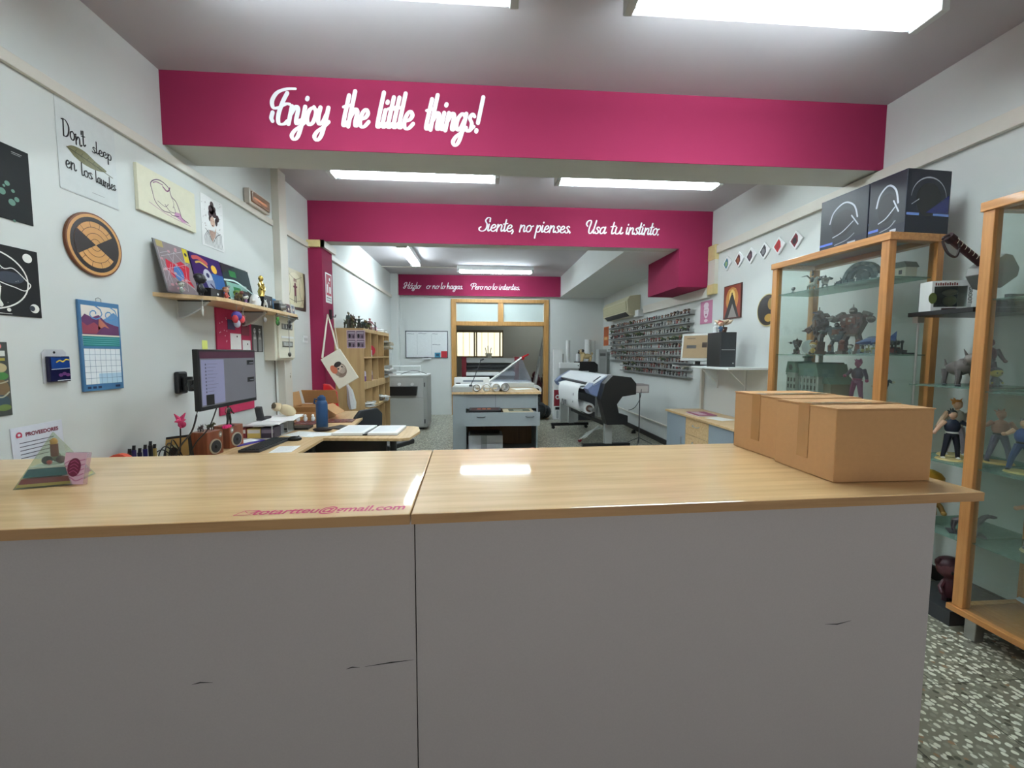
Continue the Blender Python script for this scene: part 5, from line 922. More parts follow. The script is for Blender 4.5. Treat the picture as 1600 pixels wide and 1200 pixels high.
b = MB(); b.tube([(.03, .40, 1.05), (.03, .40, 1.20), (.60, .40, 1.20), (.60, .40, 1.05)], .012, M_white); b.tube([(.10, .40, 1.09), (.55, .40, 1.09)], .008, M_white); b.build('wire_rack', t); b = MB(); b.box(.06, .7, .06, .56, 0, .04, M_black); b.build('plinth', t)
b = MB(); b.tube(spline([(-.25, -.1, 0), (-.1, 0, .05), (.05, .05, .05), (.22, .02, 0)], 5), .006, M_dark); solo(b, 'bent_cable', 'dark cable arched on the lid of the grey machine', 'cable', (-1.28, 8.2, 1.056), 0)
# whiteboard
t = thing('whiteboard', 'small whiteboard with faint columns of notes on the far wall', 'whiteboard', (-1.76, YF - .001, 1.345), 0)
b = MB(); b.box(.01, .97, -.012, 0, .01, .62, K(226, 230, 232, 0.25)); b.build('board', t); b = MB(); fr = K(56, 64, 76, 0.4)
for a in ((0, .98, 0, .015), (0, .98, .615, .63), (0, .015, .015, .615), (.965, .98, .015, .615)): b.box(a[0], a[1], -.018, 0, a[2], a[3], fr)
b.build('frame', t, bevel=.002); b = MB(); ik = K(90, 100, 120)
for x, z, w_ in ((.04, .56, .16), (.30, .57, .18), (.62, .56, .12), (.62, .31, .18)): b.line(spline([(x, z), (x + w_ / 3, z + .006), (x + 2 * w_ / 3, z - .004), (x + w_, z)]), .008, -.0126, ik)
for x in (.27, .60): b.line([(x, .08), (x, .56)], .003, -.0124, ik, caps=False)
b.build('written_notes', t)
b = MB(); b.box(0, .20, -.05, 0, 0, .03, M_white); b.box(.04, .14, -.045, -.01, .03, .05, M_dark); solo(b, 'pen_tray', 'small white pen tray under the whiteboard', 'tray', (-1.37, YF - .02, 1.315), 0)
b = MB(); b.box(0, .13, -.004, 0, 0, .11, K(60, 140, 170)); b.rect(.03, .10, .03, .08, -.0045, K(30, 70, 100)); solo(b, 'blue_card', 'blue card in the lower right of the whiteboard', 'card', (-1.09, YF - .0145, 1.36), 0)
b = MB(); b.box(0, .14, -.004, 0, 0, .15, K(176, 30, 46)); solo(b, 'red_card', 'red card in the lower right corner of the whiteboard', 'card', (-.94, YF - .0200, 1.355), 0)
# ------------------------------------------------------------------ work table in the middle
t = thing('work_table', 'grey cabinet work table with beech top in the middle of the back room', 'work table', (0, 0, 0))
b = MB(); b.box(-.42, .86, 5.95, 7.72, .87, .90, M_desk); b.build('tabletop', t, bevel=.003); PG = mat('table_grey', (150, 158, 162), 0.5, var=.03)
b = MB(); b.box(-.41, -.22, 5.98, 7.70, 0, .87, PG); b.box(.795, .815, 5.98, 7.70, 0, .87, PG); b.box(-.22, .795, 7.68, 7.70, 0, .87, PG); b.box(-.22, .795, 6.0, 6.018, .66, .87, PG); b.build('carcass', t)
b = MB(); b.box(.20, .204, 5.995, 5.9995, .66, .87, M_dark); b.build('panel_joint', t)
b = MB(); b.box(-.22, .795, 6.0, 7.6, .0, .02, PG); b.box(-.22, .795, 6.55, 6.57, .02, .66, wood('inner_brown', (110, 78, 50), (130, 94, 62), .6, 2)); b.build('inner_board', t)
b = MB(); b.box(-.225, .795, 5.60, 5.62, .47, .655, PG); b.box(-.20, -.185, 5.62, 6.3, .49, .62, PG); b.box(.76, .775, 5.62, 6.3, .49, .62, PG); b.box(-.185, .76, 5.62, 6.3, .49, .50, PG); d_ = b.build('drawer', t)
for x in (-.06, .60): b = MB(); b.tube(spline([(x, 5.60, .60), (x + .02, 5.575, .595), (x + .09, 5.575, .595), (x + .11, 5.60, .60)], 4), .006, M_dark); b.build('handle', d_)
t = thing('framed_print', 'black-framed print with red picture lying on the open drawer', 'framed picture', (.02, 5.84, .641), 0); b = MB(); b.box(-.19, .25, -.16, .16, 0, .035, M_black); b.build('frame', t, bevel=.003); b = MB(); b.box(-.16, .22, -.13, .13, .0351, .0354, K(70, 34, 34)); [b.box(-.08 + .07 * i, -.03 + .07 * i, -.06, .04 + .01 * i, .0355, .0358, K(190, 100 + 10 * i, 80)) for i in range(3)]; b.build('print', t)
t = thing('framed_print', 'pale framed print lying beside the black one on the open drawer', 'framed picture', (.50, 5.86, .641), 0); b = MB(); b.box(-.20, .22, -.16, .16, 0, .012, K(206, 190, 160)); b.build('frame', t); b = MB(); b.box(-.12, .18, -.12, .12, .0121, .0124, K(96, 100, 84)); b.box(-.05, .08, -.06, .05, .0125, .0128, K(190, 190, 170)); b.build('print', t)
t = thing('parcel', 'pale grey parcel with a tape strip in the open space under the drawer', 'parcel', (-.19, 6.06, .0205), 0); b = MB(); b.box(0, .50, 0, .35, 0, .235, K(214, 216, 222)); b.build('body', t, bevel=.004); b = MB(); b.box(.18, .27, -.001, .351, .0, .2365, K(170, 174, 180)); b.build('tape_strip', t); b = MB(); b.box(.02, .46, .02, .33, .2351, .255, K(60, 56, 54)); b.build('top_papers', t)
# on the work table
TZ = .9005
for i, (x, r, l, c) in enumerate(((-.07, .052, .16, 'hollow paper roll with dark rim, first from the left'), (.07, .055, .26, 'hollow paper roll, second from the left'), (.215, .058, .30, 'hollow paper roll, third from the left'), (.345, .062, .34, 'thick white paper roll, rightmost of the four'))):
    t = thing('paper_roll', c + ' on the work table edge', 'paper roll', (x, 6.02, TZ + r), .0 + .1 * (i - 1.5), 'paper rolls on the work table'); b = MB()
    n = 22; vs = []; fs = []
    for y in (0, l):
        for rad in (r, r - .010):
            for k in range(n): a = 2 * math.pi * k / n; vs.append((rad * math.cos(a), y, rad * math.sin(a)))
    for k in range(n):
        q = (k + 1) % n; fs += [(k, q, 2 * n + q, 2 * n + k), (n + k, 3 * n + k, 3 * n + q, n + q), (k, n + k, n + q, q), (2 * n + k, 2 * n + q, 3 * n + q, 3 * n + k)]
    b.add(vs, fs, M_paper); b.build('rolled_sheet', t, smooth=True); b = MB(); vs = [(v[0] * 1.006, v[1] * .0 - .0004, v[2] * 1.006) for v in vs[:2 * n]]; b.add(vs, [(k, n + k, n + (k + 1) % n, (k + 1) % n) for k in range(n)], K(90, 84, 76) if i in (0, 3) else K(170, 160, 140)); b.build('cut_rim', t)
t = thing('grey_tray', 'flat grey slab at the left front corner of the work table', 'slab', (-.42, 6.0, TZ), 0); b = MB(); b.box(0, .29, 0, .55, 0, .07, M_grey2); b.build('slab_body', t, bevel=.004)
t = thing('gooseneck_lamp', 'thin dark stick arm leaning up from the grey slab', 'lamp arm', (-.155, 6.12, TZ + .0705), 0); b = MB(); b.cyl((0, 0, 0), (0, 0, .025), .025, M_dark, n=12); b.build('foot', t); b = MB(); b.tube([(0, 0, .02), (.04, .05, .10), (.15, .18, .38)], .006, M_dark); b.cyl((.14, .18, .375), (.19, .19, .40), .012, M_dark, n=8); b.build('arm', t)
t = thing('desk_plotter', 'white desktop cutting plotter on the left of the work table', 'plotter', (-.43, 6.62, TZ), 0); b = MB(); b.box(0, .56, .0, .20, .0, .055, M_white); b.box(0, .56, .02, .20, .055, .17, M_white); b.build('housing', t, bevel=.01); b = MB(); b.rect(.14, .46, .10, .13, .019, K(130, 140, 150)); b.rect(.03, .10, .06, .09, .019, K(70, 66, 60)); b.rect(.48, .52, .06, .08, .019, K(70, 66, 60)); b.build('front_slot', t)
b = MB(); b.box(0, .36, 0, .28, 0, .006, M_paper); solo(b, 'paper_sheet', 'white sheet lying in front of the desktop plotter', 'paper', (-.40, 6.56 - .28, TZ + .0705), 0)
t = thing('guillotine_cutter', 'long paper guillotine with raised clear guard and red handle on the work table', 'paper cutter', (.20, 6.75, TZ), 0)
b = MB(); b.box(-.1, .66, 0, .80, 0, .07, M_grey); b.build('base', t, bevel=.005); b = MB(); b.box(-.05, .62, .1, .75, .0702, .075, M_white); b.build('bed', t); b = MB(); b.cyl((-.08, .2, .08), (.48, .32, .48), .02, M_steel, n=10); b.prism([(-.06, .07), (.48, .46), (.50, .43), (.66, .08)], .31, .315, glass('smoky_guard', (206, 210, 218), .15)); b.build('blade_arm', t); b = MB(); b.tube([(.46, .32, .47), (.52, .32, .50), (.60, .32, .54)], .017, RD); b.ell((.50, .32, .47), (.035, .02, .03), RD); b.build('handle', t, smooth=True)
b = MB(); b.box(-.15, .15, -.11, .11, 0, .003, M_paper); solo(b, 'paper_sheet', 'white sheet at the right side of the work table', 'paper', (.64, 6.48, TZ), .3)
b = MB(); b.box(0, .12, 0, .16, 0, .012, M_door); solo(b, 'wooden_ledge', 'small wooden tab sticking out left of the work table', 'board', (-.535, 6.15, .87), 0) if False else None
# ------------------------------------------------------------------ rear workroom
t = thing('heat_press', 'large laminator with red end cheek seen through the doorway', 'machine', (-.50, 10.75, 0), 0)
b = MB(); b.box(.0, 1.45, 0, .45, .0, .68, M_dark); b.build('stand', t); b = MB(); b.box(0, .12, -.02, .45, .70, 1.37, K(130, 30, 44)); b.build('end_cheek', t, bevel=.01); b = MB(); b.box(1.35, 1.47, -.02, .45, .70, 1.37, K(130, 30, 44)); b.build('end_cheek', t, bevel=.01)
b = MB(); b.box(.12, 1.35, .0, .45, 1.22, 1.34, M_grey2); b.box(.12, 1.35, .05, .40, 1.02, 1.20, M_dark); b.cyl((.12, .05, 1.12), (1.35, .05, 1.12), .05, M_black, n=14); b.box(.12, 1.35, -.25, .40, .90, .98, M_white); b.box(.12, 1.35, .0, .40, .70, .88, M_dark); b.box(.14, 1.33, -.05, .0, .76, .80, M_grey); b.build('rollers_and_bed', t)
t = thing('stick_clutter', 'small upright tools standing on the laminator in front of the window', 'tools', (.19, 10.95, 1.3405), 0); b = MB(); b.cyl((0, 0, 0), (0, 0, .12), .07, M_off, .09, 14); b.build('pot', t); b = MB(); [b.tube([(x, 0, .08), (x * 2.2, 0, .26 + .05 * (i % 2))], .01, K(70, 66, 56)) for i, x in enumerate((-.04, -.01, .03))]; b.build('sticks', t)
t = thing('step_ladder', 'grey metal ladder leaning in the right of the rear workroom', 'ladder', (1.40, 10.95, 0), 0)
b = MB(); b.tube([(-.1, 0, 0), (.38, .25, 2.25)], .028, M_grey2); b.tube([(-.1, .4, 0), (.38, .5, 2.25)], .028, M_grey2); b.build('rail', t); 
for k in range(1, 8): b = MB(); b.tube([(-.1 + .48 * k / 8, .25 * k / 8, 2.25 * k / 8), (-.1 + .48 * k / 8, .4 + .1 * k / 8, 2.25 * k / 8)], .018, M_grey2); b.build('rung', t)
q = random.Random(5)
for i in range(12):
    x, y = .95 + .32 * (i % 4) + q.uniform(-.02, .02), 11.75 + .27 * (i // 4); h_ = q.uniform(.7, 1.15)
    b = MB(); c = q.choice(((44, 36, 36), (80, 30, 36), (60, 56, 54), (34, 34, 40))); b.box(-.12, .12, -.1, .1, 0, h_ * .7, K(*c)); b.ell((0, 0, h_ * .7 + .06), (.11, .09, .12), K(*c)); solo(b, 'stored_bundle', 'dark bundle among the clutter at the right of the rear workroom', 'bundle', (x, y, 0), q.uniform(0, .12), 'dark bundles in the rear workroom', bevel=.01)
b = MB(); b.cyl((0, 0, .55), (.0, -.35, .55), .11, M_white, n=18); b.cyl((0, -.351, .55), (0, -.353, .55), .05, M_black, n=14); b.box(-.1, .1, -.34, 0, 0, .46, M_black); solo(b, 'roll_holder', 'white roll on a dark stand just inside the doorway', 'roll', (1.38, 10.6, .0), .0)
# ------------------------------------------------------------------ far right corner
t = thing('tall_carton', 'tall narrow white carton with red print standing by the doorway', 'carton', (1.58, 9.05, 0), 0); b = MB(); b.box(0, .19, 0, .15, 0, 1.55, M_white); b.build('carton_body', t, bevel=.004); b = MB(); b.rect(.01, .18, .30, .66, -.0006, K(150, 34, 50)); b.disc(.09, .50, .05, -.001, M_white); b.disc(.09, .50, .025, -.0014, K(150, 34, 50)); b.rect(.04, .15, .22, .28, -.0006, M_ink); b.line([(.09, .05), (.09, .18)], .05, -.0008, K(180, 186, 190)); b.build('print', t)
t = thing('rubbish_bag', 'black plastic rubbish bag on the floor by the doorway', 'bag', (1.24, 9.15, 0)); b = MB(); BB = mat('black_bag', (30, 34, 36), .25, var=.2, bump=.6, scale=14); b.ell((0, 0, .20), (.22, .2, .20), BB, 16, 10); b.ell((.14, .05, .16), (.18, .16, .16), BB, 14, 8); b.cyl((0, 0, .36), (.03, 0, .48), .09, BB, .04, 10); b.build('bag', t, smooth=True)
for i, (x, y, r, h_, l) in enumerate(((2.0, 9.6, .05, 1.76, 'slim white roll standing by the doorway wall'), (2.47, 9.62, .065, 1.78, 'tall white roll standing behind the plush dog'), (2.60, 9.66, .06, 1.76, 'second tall white roll beside the tallest'), (2.22, 9.5, .05, 1.45, 'short white roll behind the plush dog'), (1.85, 9.55, .045, 1.45, 'grey-white narrow roll next to the tall carton'))):
    b = MB(); b.cyl((0, 0, 0), (0, 0, h_), r, M_white if i != 4 else M_grey2, n=18); b.cyl((0, 0, h_), (0, 0, h_ + .002), r * .45, M_dark, n=12); solo(b, 'vinyl_roll', l, 'roll', (x, y, 0), 0, 'vinyl rolls standing in the far corner')
t = thing('metal_locker', 'narrow light grey column box in the far right corner', 'locker', (2.66, 9.35, 0), 0); b = MB(); b.box(0, .19, 0, .25, 0, 1.55, M_grey); b.build('body', t, bevel=.005); b = MB(); b.rect(.03, .16, 1.40, 1.46, -.001, K(120, 120, 118)); b.rect(.03, .16, .1, 1.35, -.0008, K(176, 178, 176)); b.build('door', t)
t = thing('black_printer', 'black boxy printer on a stand behind the big plotter', 'printer', (2.02, 8.9, 0), 0); b = MB(); b.prism([(.06, 1.05), (.50, 1.05), (.50, 1.22), (.42, 1.28), (.06, 1.28)], 0, .4, M_black); b.build('printer_body', t, bevel=.01); b = MB(); b.box(.10, .46, .04, .36, 0, 1.05, M_dark); b.build('stand', t); b = MB(); b.rect(.12, .30, 1.06, 1.08, -.001, M_white); b.build('paper_slot', t)
b = MB(); b.box(-.42, .0, -.10, .06, 0, .12, M_white); b.disc(-.03, .06, .012, -.101, M_dark); solo(b, 'white_case', 'long white case lying beside the black printer', 'case', (2.075, 8.82, 1.14), 0, bevel=.005)
b = MB(); b.box(0, .38, 0, .14, 0, 1.138, M_grey2); solo(b, 'grey_stand', 'grey stand under the long white case', 'stand', (1.68, 8.74, 0), 0)
t = thing('plush_dog', 'beige plush pug dog with sunglasses standing on the black printer', 'plush toy', (2.23, 9.02, 1.2805), 0); PG_ = mat('beige_plush', (196, 172, 128), .95, var=.1, scale=60, bump=.3)
b = MB(); b.ell((.07, 0, .115), (.115, .06, .06), PG_, 14, 8); b.ell((-.01, 0, .13), (.065, .062, .07), PG_, 12, 8)
for x in (-.03, .15):
    for s in (-1, 1): b.tube([(x, s * .035, .10), (x, s * .04, .05), (x - .004, s * .04, .012)], [.035, .024, .022], PG_, 8); b.ell((x - .015, s * .04, .012), (.028, .02, .014), PG_, 8, 5)
b.tube(spline([(.17, 0, .13), (.20, 0, .17), (.18, 0, .19), (.165, 0, .17)], 4), .014, PG_, 7); b.build('body', t, smooth=True)
b = MB(); b.ell((-.055, 0, .21), (.06, .055, .055), PG_, 12, 8); b.ell((-.105, 0, .195), (.028, .034, .026), K(40, 34, 32), 10, 6); [b.ell((-.03, s * .05, .235), (.03, .012, .034), K(36, 30, 30), 8, 5) for s in (-1, 1)]; b.build('head', t, smooth=True); b = MB(); [b.cyl((-.10, s * .026, .225), (-.112, s * .026, .225), .022, M_black, n=12) for s in (-1, 1)]; b.tube([(-.10, -.05, .228), (-.04, -.058, .232)], .004, M_white); b.tube([(-.108, -.01, .23), (-.108, .01, .23)], .004, M_white); b.build('sunglasses', t)
# ------------------------------------------------------------------ wide-format plotter, long axis running away from the camera
t = thing('wide_format_printer', 'large wide-format printer with a hanging white print, blue-grey ends and black side module', 'printer', (1.90, 6.05, 0), 0, None, rot=(0, 0, D(4.6)))
L = 2.0; BL = mat('plotter_blue', (112, 126, 160), .35); WC = mat('plotter_white', (224, 228, 232), .3)
prof = [(-.30, .86), (-.34, .93), (-.27, 1.00), (-.05, 1.13), (.10, 1.12), (.20, 1.04), (.20, .80), (-.16, .80)]     # x, z
b = MB(); b.prism([(-.06, 1.122), (.10, 1.13), (.21, 1.04), (.21, .78), (-.10, .78), (-.10, .95), (-.22, .965), (-.24, .99), (-.10, 1.09)], .20, L - .16, M_dark, 'y'); b.build('chassis', t)
b = MB(); b.prism([(-.24, 1.02), (-.05, 1.135), (.10, 1.128), (.10, 1.112), (-.05, 1.118), (-.235, 1.005)], .18, L - .14, WC, 'y'); b.build('top_cover', t, bevel=.004)
for y0, y1 in ((.02, .22), (L - .18, L)): b = MB(); b.prism(prof, y0, y1, BL, 'y'); b.build('end_housing', t, bevel=.012)
b = MB(); b.prism([(-.30, .955), (-.24, 1.02), (-.06, 1.137), (.02, 1.140), (.03, 1.125), (-.20, .99)], .02, .30, WC, 'y'); b.build('control_panel', t, bevel=.006); b = MB(); b.obox((-.17, .10, 1.075), (.14, .03, .004), (0, -.55, .2), M_dark); b.build('panel_display', t)
b = MB(); b.prism([(-.20, .80), (-.10, .42), (.22, .42), (.22, .55), (.08, .59), (.05, .72), (.13, .83), (.34, .86), (.34, 1.02), (.26, 1.11), (-.02, 1.14), (-.14, 1.02)], -.16, .018, M_black, 'y'); b.build('side_module', t, bevel=.006)
b = MB(); b.prism([(-.20, .945), (-.33, .925), (-.33, .91), (-.20, .93)], .30, L - .30, WC, 'y'); b.build('exit_tray', t)
b = MB(); b.cyl((-.20, .12, .60), (-.20, L - .2, .60), .028, M_steel, n=12); b.build('takeup_bar', t); b = MB(); b.cyl((-.20, .33, .60), (-.20, L - .45, .60), .085, M_paper, n=22); b.cyl((-.20, .325, .60), (-.20, .33, .60), .055, K(110, 80, 70), n=18); b.build('takeup_roll', t)
pts = spline([(-.24, .965), (-.34, .945), (-.375, .86), (-.37, .70), (-.33, .56), (-.26, .52)], 5); b = MB(); n = len(pts)
b.add([(p[0], .36, p[1]) for p in pts] + [(p[0], L - .50, p[1]) for p in pts] + [(p[0] + .002, .36, p[1]) for p in pts] + [(p[0] + .002, L - .50, p[1]) for p in pts], [(i, i + 1, n + i + 1, n + i) for i in range(n - 1)] + [(2 * n + i, 3 * n + i, 3 * n + i + 1, 2 * n + i + 1) for i in range(n - 1)], M_paper); b.build('hanging_print', t, smooth=True)
b = MB()
for k, (y, z, w_, h_) in enumerate(((1.25, .62, .06, .08), (1.15, .61, .05, .1), (1.05, .63, .05, .07), (.6, .80, .03, .04), (.62, .68, .02, .03))): b.obox((-.3775, y, z), (.002, w_, h_), (.4 * (k % 2), .12 if z < .7 else 0, 0), K(90, 92, 96))
b.build('printed_marks', t)
for y in (.03, L - .08):
    b = MB(); b.box(-.06, .05, y - .02, y + .05, .10, .80, M_grey2); b.build('leg', t); b = MB(); b.box(-.40, .34, y - .02, y + .05, .06, .11, M_black); [b.cyl((x, y - .01, .03), (x, y + .04, .03), .03, M_black, n=12) for x in (-.36, .30)]; b.build('foot', t)
b = MB(); b.box(-.02, .03, .2, L - .1, .35, .40, M_black); b.build('cross_bar', t); b = MB(); b.tube(spline([(-.1, .2, .35), (-.25, .4, .12), (-.1, .7, .15), (0, .3, .3)], 5), .01, M_grey); b.tube(spline([(-.1, .25, .30), (-.3, .5, .08), (-.1, .8, .1), (0, .4, .3)], 5), .01, M_grey); b.build('hose_loop', t)
b = MB(); b.box(0, .26, 0, .30, 0, .13, K(150, 140, 140)); b.rect(.02, .24, .02, .11, -.001, K(190, 180, 176)); solo(b, 'label_box', 'small grey-pink box on a thin stand beside the printer black module', 'box', (2.36, 6.35, .84), 0)
t = thing('thin_stand', 'thin dark pole stand under the grey-pink box', 'stand', (2.50, 6.42, 0), 0); b = MB(); b.tube([(0, 0, .02), (0, 0, .838)], .008, M_dark); b.build('pole', t); b = MB(); [b.tube([(0, 0, .12), (.22 * math.cos(a), .22 * math.sin(a), .008)], .006, M_dark) for a in (0, 2.1, 4.2)]; b.build('tripod_foot', t)
b = MB(); b.tube(spline([(0, 0, 0), (-.02, 0, -.15), (-.12, -.05, -.28), (-.22, -.06, -.32)], 5), .005, M_dark); solo(b, 'hanging_cable', 'thin cable looping from the grey-pink box to the printer module', 'cable', (2.49, 6.335, .90), 0)
b = MB(); b.ell((0, 0, .032), .032, K(150, 34, 50), 14, 10); solo(b, 'red_ball', 'small dark red ball on the terrazzo floor', 'ball', (1.61, 6.69, 0), 0, smooth=True)
b = MB(); b.prism([(0, 0), (.08, 0), (.06, .07), (.02, .05)], -.02, .02, M_black); solo(b, 'door_stop', 'small black wedge near the skirting behind the printer', 'wedge', (2.74, 7.4, 0), 0)
# ------------------------------------------------------------------ right wall: ledges with little figures
LZ = [2.005, 1.885, 1.765, 1.645, 1.54, 1.43, 1.325, 1.225, 1.125]; ORD = ['topmost', 'second from the top', 'third from the top', 'fourth from the top', 'middle', 'fourth from the bottom', 'third from the bottom', 'second from the bottom', 'lowest']
PALS = [[(90, 60, 60), BLK, BLK, (150, 120, 100), (60, 40, 40), DGR], [(60, 70, 80), (50, 50, 60), BLK, (140, 130, 120), BLK, DGR], [(130, 50, 56), (70, 40, 44), BLK, (180, 140, 120), (80, 40, 40), BLK], [(110, 112, 116), DGR, BLK, (170, 170, 166), (90, 90, 90), DGR], [(44, 46, 50), BLK, BLK, (120, 110, 100), (40, 40, 44), BLK], [(160, 150, 140), (110, 100, 90), DGR, (200, 180, 160), (110, 90, 70), DGR], [(70, 90, 60), (60, 60, 50), BLK, (130, 130, 90), (50, 60, 40), BLK], [(100, 70, 60), (60, 60, 66), BLK, (170, 90, 90), (80, 60, 50), BLK]]
protos = []
for i, (st, pl) in enumerate((('chibi', 0), ('hero', 1), ('chibi', 2), ('robot', 3), ('chibi', 4), ('hero', 5), ('beast', 6), ('chibi', 7), ('robot', 4), ('chibi', 3), ('hero', 2), ('chibi', 5))):
    mb = MB(); 
    for b_ in fig_parts(st, .066, PALS[pl], 60 + i).values():
        o_ = len(mb.v); mb.v += b_.v
        for f_, k_ in zip(b_.f, b_.mi): mb.f.append(tuple(o_ + v_ for v_ in f_)); mb.mi.append(mb.mid(b_.mats[k_]))
    me_o = mb.build('mini_figure'); protos.append(me_o.data); bpy.data.objects.remove(me_o)
q = random.Random(21); gr = mb = None
green_me = None
for i, z in enumerate(LZ):
    y0, y1 = (5.60, 9.26) if i < 7 else (5.60, 8.42)
    LG = K(128, 130, 128); b = MB(); b.box(y0, y1, -.085, 0, -.012, 0, LG); b.box(y0, y1, -.088, -.085, -.012, .008, LG); b.box(y0, y1, -.006, 0, 0, .03, M_grey)
    bb = MB(); bb.v = [(v[0] - y0, v[1], v[2]) for v in b.v]; bb.f = b.f; bb.mi = b.mi; bb.mats = b.mats
    bb.v = [(-(v[0]), v[1], v[2]) for v in bb.v]; bb.f = [tuple(reversed(f)) for f in bb.f]
    solo(bb, 'wall_ledge', 'narrow grey wall ledge full of tiny figures, %s of the nine' % ORD[i], 'ledge', (XR - .001, y0, z), RW, 'grey figure ledges on the right wall')
    n = 34 if i < 7 else 27
    for k in range(n):
        y = y0 + .05 + (y1 - y0 - .1) * (k + .5) / n + q.uniform(-.02, .02)
        if i == 6 and y > 8.9 or i == 4 and q.random() < .12: continue
        o = bpy.data.objects.new('mini_figure', protos[(q.randrange(12) if q.random() < .6 else (i * 2 + k // 8) % 12)]); C.objects.link(o)
        s_ = q.uniform(.95, 1.35); o.scale = (1.25 * s_, 1.25 * s_, s_); o.location = (XR - .045, y, z + .0005); o.rotation_euler = (0, 0, RW + q.uniform(-.5, .5))
        tag(o, 'tiny painted collectible figure on the %s wall ledge of nine' % ORD[i], 'miniature figure', 'tiny figures on the %s wall ledge' % ORD[i])
# ------------------------------------------------------------------ air conditioner, small box, pictures
t = thing('air_conditioner', 'old beige air conditioner high on the right wall of the back room', 'air conditioner', (XR - .001, 9.15, 2.16), RW)
AB = mat('aged_beige', (206, 200, 172), .5); b = MB(); b.prism([(0, .0), (-.16, -.0), (-.235, .07), (-.25, .28), (-.20, .36), (0, .38)], 0, 1.55, AB, 'x'); b.build('casing', t, bevel=.008)
b = MB(); b.prism([(-.166, .002), (-.237, .068), (-.243, .066), (-.172, -.006)], .12, 1.44, M_black, 'x'); b.build('air_outlet', t); b = MB(); b.prism([(-.243, .09), (-.256, .26), (-.262, .26), (-.249, .09)], .05, 1.50, K(190, 184, 150), 'x'); [b.box(.06, 1.49, -.258 - .001 * k, -.249, .12 + .03 * k, .124 + .03 * k, AB) for k in range(4)]; b.build('intake_grille', t)
b = MB(); b.box(0, .22, -.10, 0, 0, .12, M_white); solo(b, 'junction_box', 'small white junction box under the trunking beside the air conditioner', 'junction box', (XR - .001, 7.66, 2.13), RW, bevel=.004)
def hungR(name, label, cat, ynear, yfar, z, h, tt, m):
    return hung(name, label, cat, ynear, z, yfar - ynear, h, tt, m, 0, 'R')
t = hungR('orange_poster', 'narrow orange poster beside the far ends of the ledges', 'poster', 9.50, 9.88, 1.64, .44, .003, K(206, 110, 50)); b = MB(); b.rect(.02, .36, .22, .42, -.0036, K(176, 84, 36)); b.rect(.02, .36, .02, .12, -.0036, K(190, 90, 40)); b.rect(.06, .30, .14, .20, -.0038, K(226, 190, 130)); b.build('print', t)
t = hungR('pink_portrait', 'pink stencilled face print on white beside the wall computer', 'poster', 5.16, 5.45, 1.845, .295, .003, K(196, 122, 156)); b = MB(); b.disc(.145, .16, .058, -.0036, K(226, 206, 216), .09); b.disc(.145, .235, .06, -.0038, K(222, 204, 214), .04); b.disc(.20, .17, .012, -.0038, K(226, 206, 216), .025); b.disc(.145, .04, .045, -.0036, K(226, 206, 216), .02); b.disc(.12, .175, .012, -.0040, K(150, 76, 110), .006); b.disc(.165, .175, .012, -.0040, K(150, 76, 110), .006); b.disc(.145, .115, .02, -.0040, K(150, 76, 110), .012); b.line([(.145, .17), (.14, .14), (.15, .135)], .004, -.0041, K(150, 76, 110)); b.build('stencil', t)
t = hungR('dark_painting', 'red and gold painting of a dark triangular mountain shape on the right wall', 'picture', 4.555, 4.895, 1.865, .39, .015, K(80, 34, 30)); b = MB(); b.rect(.012, .328, .012, .378, -.0155, K(142, 60, 42)); b.disc(.17, .22, .12, -.0158, K(196, 130, 60), .14); b.disc(.17, .25, .06, -.0161, K(226, 196, 120), .08); b.flat([(.03, .012), (.31, .012), (.19, .27), (.15, .27)], -.0164, K(50, 44, 44)); b.flat([(.1, .012), (.27, .012), (.18, .17)], -.0167, K(140, 134, 130)); b.disc(.17, .28, .012, -.0168, K(44, 36, 36), .02); b.line([(.10, .33), (.24, .335)], .006, -.0165, K(210, 180, 120)); b.build('painting', t)
t = thing('round_plaque', 'round plaque with dark centre and gold rim partly behind the display cabinet', 'plaque', (XR - .001, 4.11, 1.90), RW); b = MB(); b.cyl((0, 0, 0), (0, -.012, 0), .165, K(206, 190, 130, .3), n=48); b.build('disc', t, bevel=.002); b = MB(); b.disc(0, 0, .155, -.0125, K(60, 50, 34, .3), n=40); b.disc(-.03, .0, .11, -.0128, K(34, 28, 28, .3), .13); b.disc(.02, -.08, .06, -.0131, K(180, 140, 60, .3), .04); b.disc(.05, .06, .05, -.0130, K(150, 120, 56, .3), .06); b.build('painted_face', t)
for i, (y, z, c1, c2, l) in enumerate(((4.86, 2.525, (70, 130, 150), (150, 180, 130), 'teal and green diamond tile, farthest of the six on the right wall'), (4.63, 2.52, (90, 40, 36), (150, 90, 60), 'brown diamond tile, second from the far end of the row'), (4.42, 2.515, (60, 46, 56), (110, 80, 90), 'dark violet diamond tile, third from the far end of the row'), (4.20, 2.515, (70, 70, 76), (130, 130, 136), 'grey diamond tile, fourth from the far end of the row'), (3.99, 2.515, (170, 30, 34), (140, 40, 40), 'bright red diamond tile, fifth from the far end of the row'), (3.765, 2.51, (120, 30, 44), (50, 40, 44), 'dark red diamond tile, nearest of the six on the right wall'))):
    t = thing('diamond_tile', l, 'tile', (XR - .001, y, z), RW, None); r_ = .088; b = MB(); b.prism([(-r_, 0), (0, -r_), (r_, 0), (0, r_)], -.015, 0, M_white); b.build('tile_body', t, bevel=.002); b = MB(); b.flat([(-r_ * .72, 0), (-.01, -r_ * .75), (r_ * .35, -.02), (r_ * .3, .03), (0, r_ * .72)], -.0156, K(*c1)); b.disc(-.012, -.005, .025, -.016, K(*c2), .03); b.build('tile_print', t)
